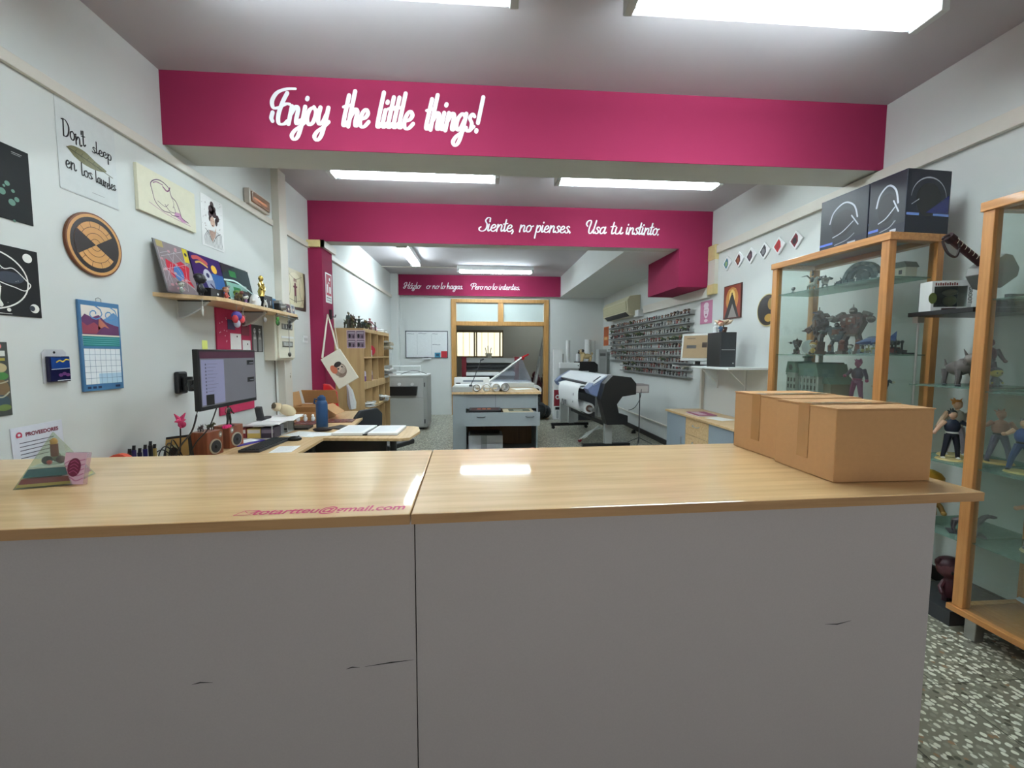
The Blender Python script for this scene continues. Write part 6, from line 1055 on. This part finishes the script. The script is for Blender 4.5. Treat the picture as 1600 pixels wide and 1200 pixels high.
# ------------------------------------------------------------------ shelf with a computer
t = thing('computer_shelf', 'white wall shelf carrying the old computer on the right wall', 'shelf', (XR - .001, 5.28, 1.29), RW); b = MB(); b.box(0, 1.24, -.45, 0, 0, .022, M_white); b.build('board', t, bevel=.002)
for x in (.30, .85): b = MB(); b.tube([(x, -.005, -.26), (x, -.005, -.002)], .008, M_white); b.tube([(x, -.005, -.008), (x, -.35, -.008)], .008, M_white); b.tube([(x, -.005, -.2), (x, -.22, -.01)], .006, M_white); b.build('bracket', t)
PZ = 1.3125
t = thing('computer_tower', 'black computer tower standing on the white wall shelf', 'computer', (2.53, 4.27, PZ), 0); b = MB(); b.box(0, .17, .012, .27, 0, .37, M_black); b.build('case', t, bevel=.004); b = MB(); b.box(.0, .17, 0, .012, 0, .37, M_dark); b.box(.01, .16, -.002, 0, .18, .186, M_grey); b.build('front_panel', t, bevel=.003); b = MB(); b.cyl((.14, -.002, .04), (.14, -.004, .04), .007, M_grey, n=10); b.box(.17, .20, .05, .06, .25, .262, M_dark); b.build('power_button', t)
t = thing('desktop_monitor', 'old silver-framed square monitor on the white wall shelf', 'monitor', (2.53, 4.80, PZ), -.98, None); b = MB(); b.cyl((0, .05, 0), (0, .05, .014), .11, M_black, n=20); b.cyl((0, .06, .01), (0, .07, .10), .03, M_black, n=10); b.build('stand', t); g_ = MB(Matrix.Translation((0, 0, .055)) @ Matrix.Rotation(-.12, 4, 'X')); g_.box(-.19, .19, 0, .05, 0, .33, M_grey); g_.build('bezel', t, bevel=.006); g_ = MB(Matrix.Translation((0, 0, .055)) @ Matrix.Rotation(-.12, 4, 'X')); g_.rect(-.165, .165, .035, .305, -.001, mat('screen_brown', (120, 104, 80), .3, emit=.22, var=.1, scale=12)); g_.rect(-.12, .0, .15, .19, -.0015, K(80, 80, 80)); g_.rect(.07, .13, .16, .22, -.0015, K(70, 56, 50)); g_.line([(-.12, .27), (-.02, .27)], .008, -.0015, K(80, 70, 60)); g_.build('screen', t)
t = thing('keyboard', 'flat dark keyboard on the white wall shelf', 'keyboard', (2.47, 5.0, PZ), 1.3); b = MB(); b.box(-.2, .2, -.07, .07, 0, .016, M_dark); b.build('case', t, bevel=.002); b = MB(); [b.box(-.19 + .024 * i, -.172 + .024 * i, -.06 + .026 * j, -.04 + .026 * j, .016, .02, M_black) for i in range(16) for j in range(5)]; b.build('keys', t)
figure('toy_figure', 'small colourful figure with red cap on the computer tower', (2.555, 4.33, PZ + .3705), 0, 'chibi', .13, [(60, 90, 120), (80, 80, 90), BLK, SKIN, (150, 70, 56), WHT], 2, None)
t = thing('fabric_flower', 'cream fabric flower in a small dark pot on the computer tower', 'flower', (2.64, 4.42, PZ + .3705), 0); b = MB(); b.lathe([(.03, 0), (.04, .05), (.038, .06)], (0, 0, 0), K(90, 66, 56), 12); b.build('pot', t); b = MB(); rq = random.Random(3)
for k in range(12):
    a = k * .524; b.ell((.055 * math.cos(a), .055 * math.sin(a), .10 + .02 * (k % 2)), (.045, .02, .012), K(226, 206, 180, .8), 8, 4, (0, -.4, a))
b.ell((0, 0, .11), .025, K(206, 180, 150)); b.cyl((0, 0, .05), (0, 0, .1), .008, K(90, 100, 60), n=6); b.build('blossom', t, smooth=True)
t = thing('white_bust', 'small white figurine behind the red-capped figure on the computer tower', 'figurine', (2.575, 4.46, PZ + .3705), 0); b = MB(); b.lathe([(.028, 0), (.02, .03), (.026, .06), (.012, .075), (.02, .095), (.006, .115)], (0, 0, 0), M_white, 12); b.build('body', t, smooth=True)
# ------------------------------------------------------------------ low cabinet by the right wall
t = thing('low_cabinet', 'low cabinet with grey doors and beech drawers along the right wall', 'cabinet', (2.45, 5.32, 0), RW); PB_ = mat('cabinet_grey_blue', (148, 160, 170), .5, var=.02)
b = MB(); b.box(-.02, 1.95, -.02, .46, .70, .725, M_desk); b.build('worktop', t, bevel=.003); b = MB(); b.box(0, 1.93, .02, .46, .06, .70, PB_); b.build('carcass', t); b = MB(); b.box(0, 1.93, .05, .44, 0, .06, M_dark); b.build('plinth', t)
for x0, x1 in ((.0, .50), (1.01, 1.46), (1.47, 1.93)): b = MB(); b.box(x0 + .003, x1 - .003, .0, .0195, .07, .695, PB_); d_ = b.build('door', t, bevel=.002); b = MB(); b.tube([(x1 - .06, 0, .35), (x1 - .06, -.025, .36), (x1 - .06, -.025, .44), (x1 - .06, 0, .45)], .005, M_steel); b.build('handle', d_)
for z0, z1 in ((.50, .695), (.29, .495), (.07, .285)): b = MB(); b.box(.503, 1.007, .0, .0195, z0, z1, M_desk); d_ = b.build('drawer', t, bevel=.002); b = MB(); b.tube(spline([(.69, 0, z1 - .07), (.70, -.022, z1 - .08), (.81, -.022, z1 - .08), (.82, 0, z1 - .07)], 4), .005, M_steel); b.build('handle', d_)
for i, (c, z, a, l) in enumerate((((220, 216, 222), .0, .0, 'white magazine at the bottom of the pile on the low cabinet'), ((216, 200, 206), .006, .06, 'pale magazine in the middle of the pile on the low cabinet'), ((150, 60, 100), .012, -.05, 'pink-covered magazine on top of the pile on the low cabinet'))):
    b = MB(); b.box(-.15, .15, -.11, .11, 0, .0055, K(*c)); [b.box(-.12 + .05 * k, -.08 + .05 * k, -.08, .02, .0056, .0058, K(206, 180, 190)) for k in range(5)] if i == 2 else None; solo(b, 'magazine', l, 'magazine', (2.62, 4.78, .7255 + z), RW + a, 'magazines on the low cabinet')
b = MB(); b.box(-.12, .12, -.10, .10, 0, .002, M_paper); solo(b, 'paper_sheet', 'loose white sheet beside the magazines on the low cabinet', 'paper', (2.66, 4.45, .7255), RW + .3)
# ------------------------------------------------------------------ glass display cabinets.  local x along the front, front face at y = 0, depth +y
def display_cabinet(name, label, loc, rz, L, Dp, Hh, shelves, zb=.15, post=.048):
    t = thing(name, label, 'display cabinet', loc, rz)
    for x in (0, L - post):
        for y in (0, Dp - post): b = MB(); b.box(x, x + post, y, y + post, zb, Hh - .045, M_cabwood); b.build('post', t, bevel=.003)
    b = MB(); b.box(-.008, L + .008, -.008, post + .004, Hh - .045, Hh, M_cabwood_x); b.box(-.008, L + .008, Dp - post - .004, Dp + .008, Hh - .045, Hh, M_cabwood_x)
    b.box(-.008, post + .004, post + .004, Dp - post - .004, Hh - .045, Hh, M_cabwood_x); b.box(L - post - .004, L + .008, post + .004, Dp - post - .004, Hh - .045, Hh, M_cabwood_x); b.build('top_frame', t, bevel=.003)
    b = MB(); b.box(post, L - post, post, Dp - post, Hh - .012, Hh - .004, mat('cabinet_ceiling', (150, 146, 132), .5)); b.build('top_panel', t)
    b = MB(); b.box(-.015, L + .015, -.015, Dp + .008, zb - .03, zb, M_cabwood_x); b.build('base_board', t, bevel=.003)
    for x in (.04, L - .09):
        for y in (.03, Dp - .08): b = MB(); b.box(x, x + .05, y, y + .05, 0, zb - .03, M_steel); b.build('foot', t, bevel=.003)
    b = MB(); b.box(post, L - post, .018, .022, zb, Hh - .045, M_glass); b.build('front_glass', t)
    for x in (.02, L - .024): b = MB(); b.box(x, x + .004, post, Dp - post, zb, Hh - .045, M_glass); b.build('side_glass', t)
    for z in shelves: b = MB(); b.box(.026, L - .026, .026, Dp - .03, z - .007, z, M_shelfglass); b.build('glass_shelf', t)
    b = MB(); b.cyl((L / 2 + .02, .012, 1.05), (L / 2 + .02, .02, 1.05), .012, M_chrome, n=12); b.build('lock', t)
    return t
CR = -math.pi / 2 + .07
c1 = display_cabinet('display_cabinet', 'beech-framed glass display cabinet topped with dark boxes, behind the cardboard boxes', (2.305, 3.21, 0), CR, .90, .38, 2.16, (.70, 1.12, 1.45, 1.915))
c2 = display_cabinet('display_cabinet', 'beech-framed glass display cabinet cut by the right edge of the picture', (2.45, 1.925, 0), -math.pi / 2, .95, .42, 2.19, (.50, .88, 1.27, 1.72))
def inC1(x, y):   # cabinet coordinates -> world
    ca, sa = math.cos(CR), math.sin(CR); return (2.305 + ca * x - sa * y, 3.21 + sa * x + ca * y)
def f1(name, label, x, y, z, rz, style, h, pal, seed, group=None, cat='toy figure'):
    p = inC1(x, y); return figure(name, label, (p[0], p[1], z + .0005), CR + rz, style, h, pal, seed, group, cat)
GB, BR, PU, BLU = (112, 124, 130), (100, 72, 66), (118, 40, 90), (50, 70, 120)
f1('toy_figure', 'tiny grey-green figure in the far corner of the top glass shelf', .08, .12, 1.915, 0, 'chibi', .06, [GB, GB, DGR, GB, DGR, DGR], 1)
f1('toy_figure', 'grey rider figure with outstretched blades on the top glass shelf', .20, .17, 1.915, 1.2, 'rider', .17, [(176, 178, 168), (90, 96, 100), DGR, (120, 120, 116), (80, 84, 84), (60, 60, 60)], 2)
f1('toy_figure', 'pale grey model rider on a two-legged mount on the top glass shelf', .28, .20, 1.915, 1.0, 'robot', .12, [(180, 184, 180), GB, GB, (150, 150, 146), DGR, DGR], 3)
f1('toy_figure', 'dark grey beast model beside the arch on the top glass shelf', .37, .22, 1.915, 1.4, 'beast', .08, [DGR, DGR, BLK, GB, DGR, DGR], 4)
p = inC1(.56, .20); t = thing('arch_model', 'blue-grey round arch model with a ring of carved blocks on the top glass shelf', 'model', (p[0], p[1], 1.9155), CR + .1)
AR = K(128, 142, 150, .7); b = MB(); n = 15
for i in range(n):
    a = math.pi * i / (n - 1); b.obox((.105 * math.cos(a), 0, .035 + .105 * math.sin(a)), (.022, .045, .03), (0, -a, 0), AR if i % 2 else K(150, 162, 166, .7))
for i in range(12): a = math.pi * i / 11; b.obox((.078 * math.cos(a), 0, .035 + .078 * math.sin(a)), (.02, .03, .024), (0, -a, 0), K(104, 118, 128, .7))
b.build('arch_blocks', t); b = MB(); b.box(-.135, .135, -.05, .05, 0, .022, AR); [b.box(-.13 + .045 * i, -.10 + .045 * i, -.055, -.045, .022, .04, K(90, 104, 112)) for i in range(6)]; b.build('base', t); b = MB(); b.obox((0, .0, .07), (.06, .02, .06), (0, .5, 0), K(90, 100, 106)); b.obox((.03, 0, .06), (.05, .025, .04), (0, -.4, 0), K(110, 120, 126)); b.build('inner_relief', t)
p = inC1(.72, .2); t = thing('tray_model', 'small white and grey vehicle models at the near end of the top glass shelf', 'toy vehicle', (p[0], p[1], 1.9155), CR); b = MB(); b.box(-.06, .0, -.03, .03, 0, .035, M_white); b.box(-.03, .0, -.025, .025, .035, .05, M_white); [b.cyl((x, -.032, .012), (x, -.028, .012), .011, M_black, n=10) for x in (-.045, -.012)]; b.build('body', t)
p = inC1(.80, .22); t = thing('building_model', 'small cream house model at the near end of the top glass shelf', 'model', (p[0], p[1], 1.9155), CR); b = MB(); b.box(-.05, .05, -.04, .04, 0, .06, K(206, 200, 184)); b.prism([(-.06, .06), (.06, .06), (.04, .095), (-.04, .095)], -.045, .045, K(110, 116, 110)); b.build('walls', t); b = MB(); [b.box(x, x + .018, -.042, -.04, .02, .045, M_dark) for x in (-.035, .012)]; b.build('windows', t)
# middle shelf
f1('toy_figure', 'small dark robot on a thin leg at the far end of the middle glass shelf', .08, .18, 1.4505, 0, 'robot', .13, [DGR, GB, BLK, (90, 80, 80), DGR, BLK], 11)
f1('toy_figure', 'small green-black crouching figure on the middle glass shelf beside the pale disc', .17, .10, 1.4505, .8, 'beast', .07, [(50, 66, 60), (50, 60, 56), BLK, DGR, BLK, BLK], 12)
f1('toy_figure', 'big brown armoured robot reaching left on the middle glass shelf', .25, .21, 1.4505, -.5, 'robot', .35, [(84, 66, 66), (70, 60, 62), (96, 74, 70), (120, 84, 66), (110, 100, 100), DGR], 15)
f1('toy_figure', 'small yellow and black figure between the big robots', .33, .08, 1.4505, .3, 'chibi', .09, [(190, 160, 90), BLK, BLK, (200, 190, 170), (170, 140, 70), DGR], 13)
f1('toy_figure', 'grey robot standing between the two big brown ones', .40, .20, 1.4505, .4, 'robot', .24, [(96, 100, 106), (80, 84, 92), DGR, (130, 90, 80), (150, 152, 150), DGR], 16)
f1('toy_figure', 'big brown and red robot with raised cannon on the middle glass shelf', .53, .19, 1.4505, .3, 'robot', .34, [(88, 62, 60), (72, 60, 60), (96, 88, 86), (116, 66, 56), (160, 150, 146), DGR], 18)
f1('toy_figure', 'blue craft model on a stand near the end of the middle glass shelf', .70, .18, 1.4505, -1.2, 'craft', .24, [BLU, (60, 80, 130), DGR, BLU, (90, 100, 120), DGR], 20, None, 'toy vehicle')
f1('toy_figure', 'small grey-blue diorama block under the blue craft model', .74, .10, 1.4505, 0, 'diorama', .12, [(110, 126, 140), (90, 100, 110), (150, 160, 160), (120, 120, 110), (140, 140, 90), GB], 21, None, 'model')
f1('toy_figure', 'dark framed scene model at the near end of the middle glass shelf', .81, .20, 1.4505, 0, 'diorama', .16, [DGR, (60, 60, 66), (150, 146, 80), (90, 90, 90), (120, 60, 60), DGR], 22, None, 'model')
f1('toy_figure', 'little pale figures block at the foot of the brown cannon robot', .61, .09, 1.4505, 0, 'chibi', .07, [(120, 140, 150), GB, DGR, (180, 180, 170), DGR, DGR], 23)
p = inC1(.15, .22); b = MB(); b.cyl((0, 0, .055), (0, .01, .055), .055, K(206, 214, 212, .15), n=24); solo(b, 'pale_disc', 'round pale glossy disc standing on the middle glass shelf', 'disc', (p[0], p[1], 1.451), CR + .3)
# mansion model
p = inC1(.245, .195); t = thing('mansion_model', 'grey-green model of a mansion with mansard roofs and turrets on the lower glass shelf', 'model', (p[0], p[1], 1.1205), CR - .15)
GW, GRF = K(140, 148, 140, .7), K(86, 112, 100, .7)
b = MB(); b.box(-.16, .17, -.10, .10, 0, .17, GW); b.box(-.13, -.03, -.13, -.09, 0, .19, GW); b.box(.14, .24, -.06, .10, 0, .12, K(130, 120, 96, .7)); b.build('walls', t)
b = MB(); b.prism([(-.175, .17), (.185, .17), (.155, .26), (-.14, .26)], -.11, .11, GRF); b.prism([(-.14, .19), (-.02, .19), (-.04, .275), (-.12, .275)], -.135, -.0, GRF); b.prism([(.0, .26), (.15, .26), (.14, .27), (.01, .27)], -.10, .10, K(60, 80, 72)); b.prism([(.13, .12), (.25, .12), (.19, .17)], -.07, .11, GRF); b.build('roof', t)
b = MB(); b.cyl((-.12, .02, .25), (-.12, .02, .30), .028, GW, .024, 10); b.cyl((-.12, .02, .30), (-.12, .02, .315), .036, GRF, n=10); b.cyl((-.12, .02, .315), (-.12, .02, .33), .02, GRF, .004, 10); b.cyl((.02, .02, .26), (.02, .02, .33), .014, GW, n=8); b.ell((.02, .02, .335), (.035, .03, .018), K(120, 126, 122)); b.build('turret', t)
b = MB()
for j in range(3):
    for i in range(9): b.box(-.15 + .035 * i, -.135 + .035 * i, -.102 if not 1 <= i <= 3 else -.132, -.10 if not 1 <= i <= 3 else -.13, .02 + .05 * j, .05 + .05 * j, K(64, 66, 60))
b.cyl((-.08, -.128, .23), (-.08, -.136, .23), .022, K(60, 66, 62), n=14); b.build('windows', t); b = MB(); [b.box(-.165 + .042 * i, -.16 + .042 * i, -.106, -.098, 0, .17, K(170, 176, 168)) for i in range(9)]; b.build('pilasters', t)
f1('toy_figure', 'dark magenta hooded knight figure on the lower glass shelf beside the mansion', .60, .17, 1.1205, .2, 'hero', .30, [(56, 36, 66), PU, (140, 40, 90), (150, 44, 96), (150, 40, 100), DGR], 31)
f1('toy_figure', 'dark blue and white figure at the near end of the lower glass shelf', .80, .14, 1.1205, .2, 'hero', .22, [(34, 44, 60), (200, 196, 180), BLK, (190, 180, 160), (30, 34, 44), DGR], 32)
# boxes on top of cabinet 1 (plain dark packaging with blue bars and white swooshes)
def pack(name, label, x, y, w, d, rz, side):
    p = inC1(x, y); t = thing(name, label, 'box', (p[0], p[1], 2.1605), CR + rz, 'dark helmet boxes on the display cabinet'); bh = .36
    N = K(20, 25, 42, .4); b = MB(); b.box(0, w, 0, d, 0, bh, N); b.build('carton_body', t, bevel=.003)
    S = K(176, 180, 190, .25); Bb = K(96, 120, 206, .25); G = K(34, 37, 44, .4)
    b = MB(); b.rect(.004, w - .004, .06, bh - .01, -.0006, G); b.rect(.004, w * .3, .045, .06, -.0012, Bb); b.line(spline([(w * .22, .19), (w * .30, .26), (w * .52, .30), (w * .72, .26), (w * .80, .18)], 6), .010, -.0012, S); b.disc(w * .5, .17, w * .24, -.0009, K(14, 15, 20, .35), .085)
    b.line(spline([(w * .3, .09), (w * .5, .11), (w * .72, .16)], 5), .007, -.0014, S); b.line([(w * .68, .20), (w * .82, .13)], .008, -.0014, S); b.line(spline([(w * .35, .035), (w * .6, .05), (w * .75, .08)], 5), .006, -.0014, K(130, 134, 140, .3)); b.rect(w * .62, w * .78, .018, .034, -.0012, S); b.build('front_print', t)
    g = MB(Matrix.Translation((w, 0, 0)) @ Matrix.Rotation(math.pi / 2, 4, 'Z'))      # end face towards the counter
    g.rect(.004, d - .004, .01, bh - .008, -.0006, K(14, 19, 38, .4)); g.line([(d * .5 + .12 * math.cos(a), .20 + .115 * math.sin(a)) for a in [math.pi * (.98 - .06 * i) for i in range(17)]], [.002 + .0008 * min(i, 16 - i) for i in range(17)], -.0012, S); g.disc(d * .5, .19, .085, -.0010, K(12, 14, 22, .2), .095)
    g.rect(.004, d * .3, .098, .112, -.0013, K(110, 140, 210, .25)); g.rect(d * .62, d - .004, .098, .112, -.0013, K(110, 140, 210, .25)); g.flat([(d * .45, .115), (d - .01, .115), (d - .01, .22)], -.0011, K(34, 40, 110, .25)); g.line([(d * .12, .16), (d * .28, .19)], .005, -.0014, S); g.build('end_print', t)
    return t
pack('helmet_box', 'dark packaging box with white arc print, the farther one on the display cabinet', .335, .085, .345, .30, .0, 0)
pack('helmet_box', 'dark blue packaging box with arc on its end, the nearer one on the display cabinet', .685, .085, .22, .30, .0, 0)
# ------------------------------------------------------------------ stand of shelves in the gap between the cabinets
t = thing('gap_shelves', 'glass shelves with a black top board filling the gap between the display cabinets', 'shelves', (2.47, 1.95, 0), 0)
b = MB(); b.box(0, .45, 0, .325, 1.665, 1.69, M_black); b.build('black_board', t, bevel=.002)
for z in (.48, .87, 1.28): b = MB(); b.box(.02, .45, 0, .31, z - .007, z, M_shelfglass); b.build('glass_shelf', t)
b = MB(); b.cyl((.03, .29, 0), (.03, .29, 1.665), .006, M_steel, n=8); b.cyl((.43, .02, 0), (.43, .02, 1.665), .006, M_steel, n=8); b.box(.01, .05, .275, .305, 1.63, 1.665, M_steel); b.build('support_rod', t)
b = MB(); b.box(.02, .44, .01, .3, 0, .08, M_dark); b.build('base', t)
# boxed collectible on the black board
t = thing('boxed_collectible', 'white window box with a small green figure inside on the black board', 'toy box', (2.49, 2.17, 1.6905), -.25)
b = MB(); w, d, h = .19, .09, .165
b.box(0, w, 0, .004, 0, .022, M_white); b.box(0, w, 0, .004, h - .03, h, M_white); b.box(0, .012, 0, .004, .022, h - .03, M_white); b.box(w - .02, w, 0, .004, .022, h - .03, M_white); b.box(0, w, d - .004, d, 0, h, M_dark); b.box(0, .004, .004, d - .004, 0, h, M_white); b.box(w - .004, w, .004, d - .004, 0, h, M_white); b.box(.004, w - .004, .004, d - .004, 0, .004, M_white); b.box(.004, w - .004, .004, d - .004, h - .004, h, M_white); b.build('window_carton', t)
b = MB(); b.box(.012, w - .02, .001, .002, .022, h - .03, M_glass); b.build('window', t); b = MB(); rq = random.Random(9); [b.rect(.015 + .011 * i, .022 + .011 * i, h - .026, h - .010 - .003 * (i % 2), -.0006, K(120, 50, 50)) for i in range(10)]; b.rect(.05, .12, .004, .016, -.0006, K(80, 60, 66)); b.disc(.006, .07, .02, -.0008, K(96, 110, 60), .03); b.build('print', t)
b = MB(); b.ell((.12, .045, .06), (.03, .028, .03), K(110, 110, 80)); b.ell((.12, .045, .105), (.035, .03, .018), K(110, 104, 86)); b.cyl((.12, .045, .004), (.12, .045, .03), .016, K(90, 96, 60)); b.build('figure_inside', t, smooth=True)
tt = sans('GROOT', .026, M_ink, 0, 0, 0, width=.09, parent=t, name='side_lettering'); tt.rotation_euler = (0, D(90), 0); tt.location = (w - .016, -.0006, .13)
# war hammer
t = thing('toy_hammer', 'toy war hammer with grey block head and wrapped brown handle leaning on the black board', 'toy hammer', (2.70, 2.06, 1.885), 0)
b = MB(); HD = mat('hammer_grey', (150, 152, 150), .35, .4, var=.06); Tm = Matrix.Rotation(-.61, 4, 'Y'); hb = MB(Tm)
e = .03
hb.prism([(-.085 + e, -.07), (.085 - e, -.07), (.085, -.07 + e), (.085, .07 - e), (.085 - e, .07), (-.085 + e, .07), (-.085, .07 - e), (-.085, -.07 + e)], -.05, .05, HD); hb.build('head', t, bevel=.004)
hb = MB(Matrix.Rotation(-.98, 4, 'Y')); hb.cyl((0, 0, .06), (0, 0, .30), .019, K(70, 36, 40), n=12); hb.cyl((0, 0, .29), (0, 0, .325), .024, K(50, 30, 34), n=12); hb.build('handle', t, smooth=True)
hb = MB(Matrix.Rotation(-.98, 4, 'Y')); [hb.tube([(.0205 * math.cos(a), .0205 * math.sin(a), .085 + .028 * k + .012 * a / 3.1) for a in [-2.2 + .55 * j for j in range(5)]], .0016, M_off, 4) for k in range(8)]; hb.build('wrapping', t)
hb = MB(); hb.tube(spline([(-.255, -.0, .19), (-.32, -.02, .16), (-.30, -.03, .09), (-.25, -.03, .07), (-.225, -.02, .13), (-.235, 0, .17)], 6), .006, K(44, 30, 30)); hb.build('wrist_loop', t)
t = thing('toy_rifle', 'black toy rifle lying along the front of the black board', 'toy', (2.64, 1.98, 1.6905), .0)
b = MB(); b.box(-.02, .20, -.012, .012, .0, .04, M_dark); b.box(.05, .14, -.010, .010, .04, .07, K(50, 56, 56)); b.cyl((-.10, 0, .03), (-.02, 0, .03), .008, M_black, n=8); b.prism([(.20, .005), (.25, -.0), (.25, .05), (.20, .04)], -.01, .01, M_black); [b.box(x, x + .012, -.014, .014, .008, .03, M_black) for x in (.0, .04, .08)]; b.build('rifle_body', t)
def gap(name, label, x, y, z, rz, style, h, pal, seed, cat='toy figure', group=None): return figure(name, label, (x, y, z + .0005), rz, style, h, pal, seed, group, cat)
gap('toy_figure', 'grey long-eared monster figure on the upper gap shelf', 2.60, 2.10, 1.28, -.3, 'beast', .20, [(112, 106, 104), (96, 92, 92), DGR, (130, 122, 116), (110, 104, 100), DGR], 41)
gap('toy_figure', 'dark wine-red winged figure on the upper gap shelf behind the post', 2.74, 2.07, 1.28, -.3, 'hero', .26, [(70, 30, 44), (90, 84, 84), DGR, (110, 60, 60), (80, 40, 50), DGR], 42)
gap('toy_figure', 'small grey and yellow figure on the upper gap shelf', 2.68, 1.99, 1.28, -.3, 'chibi', .11, [(100, 100, 104), DGR, BLK, (200, 180, 70), DGR, DGR], 44)
gap('toy_figure', 'spiky black-haired fighter in dark blue and white on the second gap shelf', 2.585, 2.095, .87, -.5, 'hero', .28, [(36, 44, 66), (30, 34, 50), WHT, SKIN, (26, 24, 28), (200, 180, 120)], 43)
gap('toy_figure', 'orange-haired fighter behind the dark blue one on the second gap shelf', 2.70, 2.17, .87, -.5, 'hero', .33, [(176, 170, 160), (150, 140, 150), WHT, SKIN, (206, 130, 60), (200, 180, 120)], 45)
gap('toy_figure', 'pinkish muscular fighter figure beside the post on the second gap shelf', 2.76, 2.01, .87, -.5, 'hero', .29, [(206, 140, 120), (110, 100, 130), BLK, (214, 150, 130), (210, 140, 120), (220, 170, 90)], 46)
gap('toy_figure', 'small golden figure low on the second gap shelf front', 2.56, 2.18, .48, -.3, 'chibi', .33, [(170, 130, 60), (120, 90, 50), BLK, (196, 160, 90), (190, 140, 50), DGR], 47)
gap('toy_figure', 'grey and dark red rider model on the lowest gap shelf', 2.62, 2.02, .48, .9, 'rider', .20, [(80, 76, 80), (96, 60, 60), DGR, (180, 170, 160), DGR, DGR], 48)
gap('toy_figure', 'dark wine-red kneeling figure on the floor board of the gap shelves', 2.60, 2.06, .08, -.3, 'chibi', .26, [(80, 34, 46), (60, 30, 40), BLK, (90, 50, 56), (60, 26, 36), BLK], 49)
# cabinet 2 contents
def f2(label, y, x, z, style, h, pal, seed, cat='toy figure', name='toy_figure'): return figure(name, label, (x, y, z + .0005), RW + .3, style, h, pal, seed, None, cat)
f2('dark grey beast figure on the upper shelf of the right-hand cabinet', 1.74, 2.72, 1.72, 'beast', .12, [DGR, DGR, BLK, DGR, GRY, BLK], 51)
f2('tall dark green and brown hero figure in the right-hand cabinet by the post', 1.76, 2.66, 1.27, 'hero', .27, [(66, 66, 60), (70, 60, 56), BLK, (120, 96, 84), (60, 50, 44), DGR], 52)
f2('red and white vehicle model on the third shelf of the right-hand cabinet', 1.62, 2.70, 1.27, 'craft', .20, [(190, 190, 186), (150, 50, 50), DGR, WHT, (60, 60, 70), DGR], 53, 'toy vehicle')
f2('blue fighter figure on the second shelf of the right-hand cabinet', 1.80, 2.60, .88, 'hero', .27, [(50, 80, 140), (46, 70, 120), BLK, SKIN, (50, 50, 60), (200, 180, 110)], 54)
f2('grey winged figure on the second shelf of the right-hand cabinet', 1.66, 2.68, .88, 'robot', .24, [GB, GRY, DGR, (110, 100, 96), WHT, DGR], 55)
f2('pale yellow-haired tall figure on the lower shelf of the right-hand cabinet', 1.74, 2.66, .50, 'hero', .31, [(150, 120, 110), (130, 110, 100), GRY, SKIN, (206, 196, 110), (180, 170, 130)], 56)
f2('light brown diorama figure on the lower shelf of the right-hand cabinet', 1.56, 2.70, .50, 'diorama', .20, [(150, 130, 110), (120, 120, 110), (150, 100, 90), (180, 170, 150), GRY, DGR], 57, 'model')
f2('blue-white craft model on the base board of the right-hand cabinet', 1.68, 2.66, .15, 'craft', .24, [(120, 140, 170), (180, 190, 200), GRY, (100, 120, 160), (60, 80, 120), DGR], 58, 'toy vehicle')
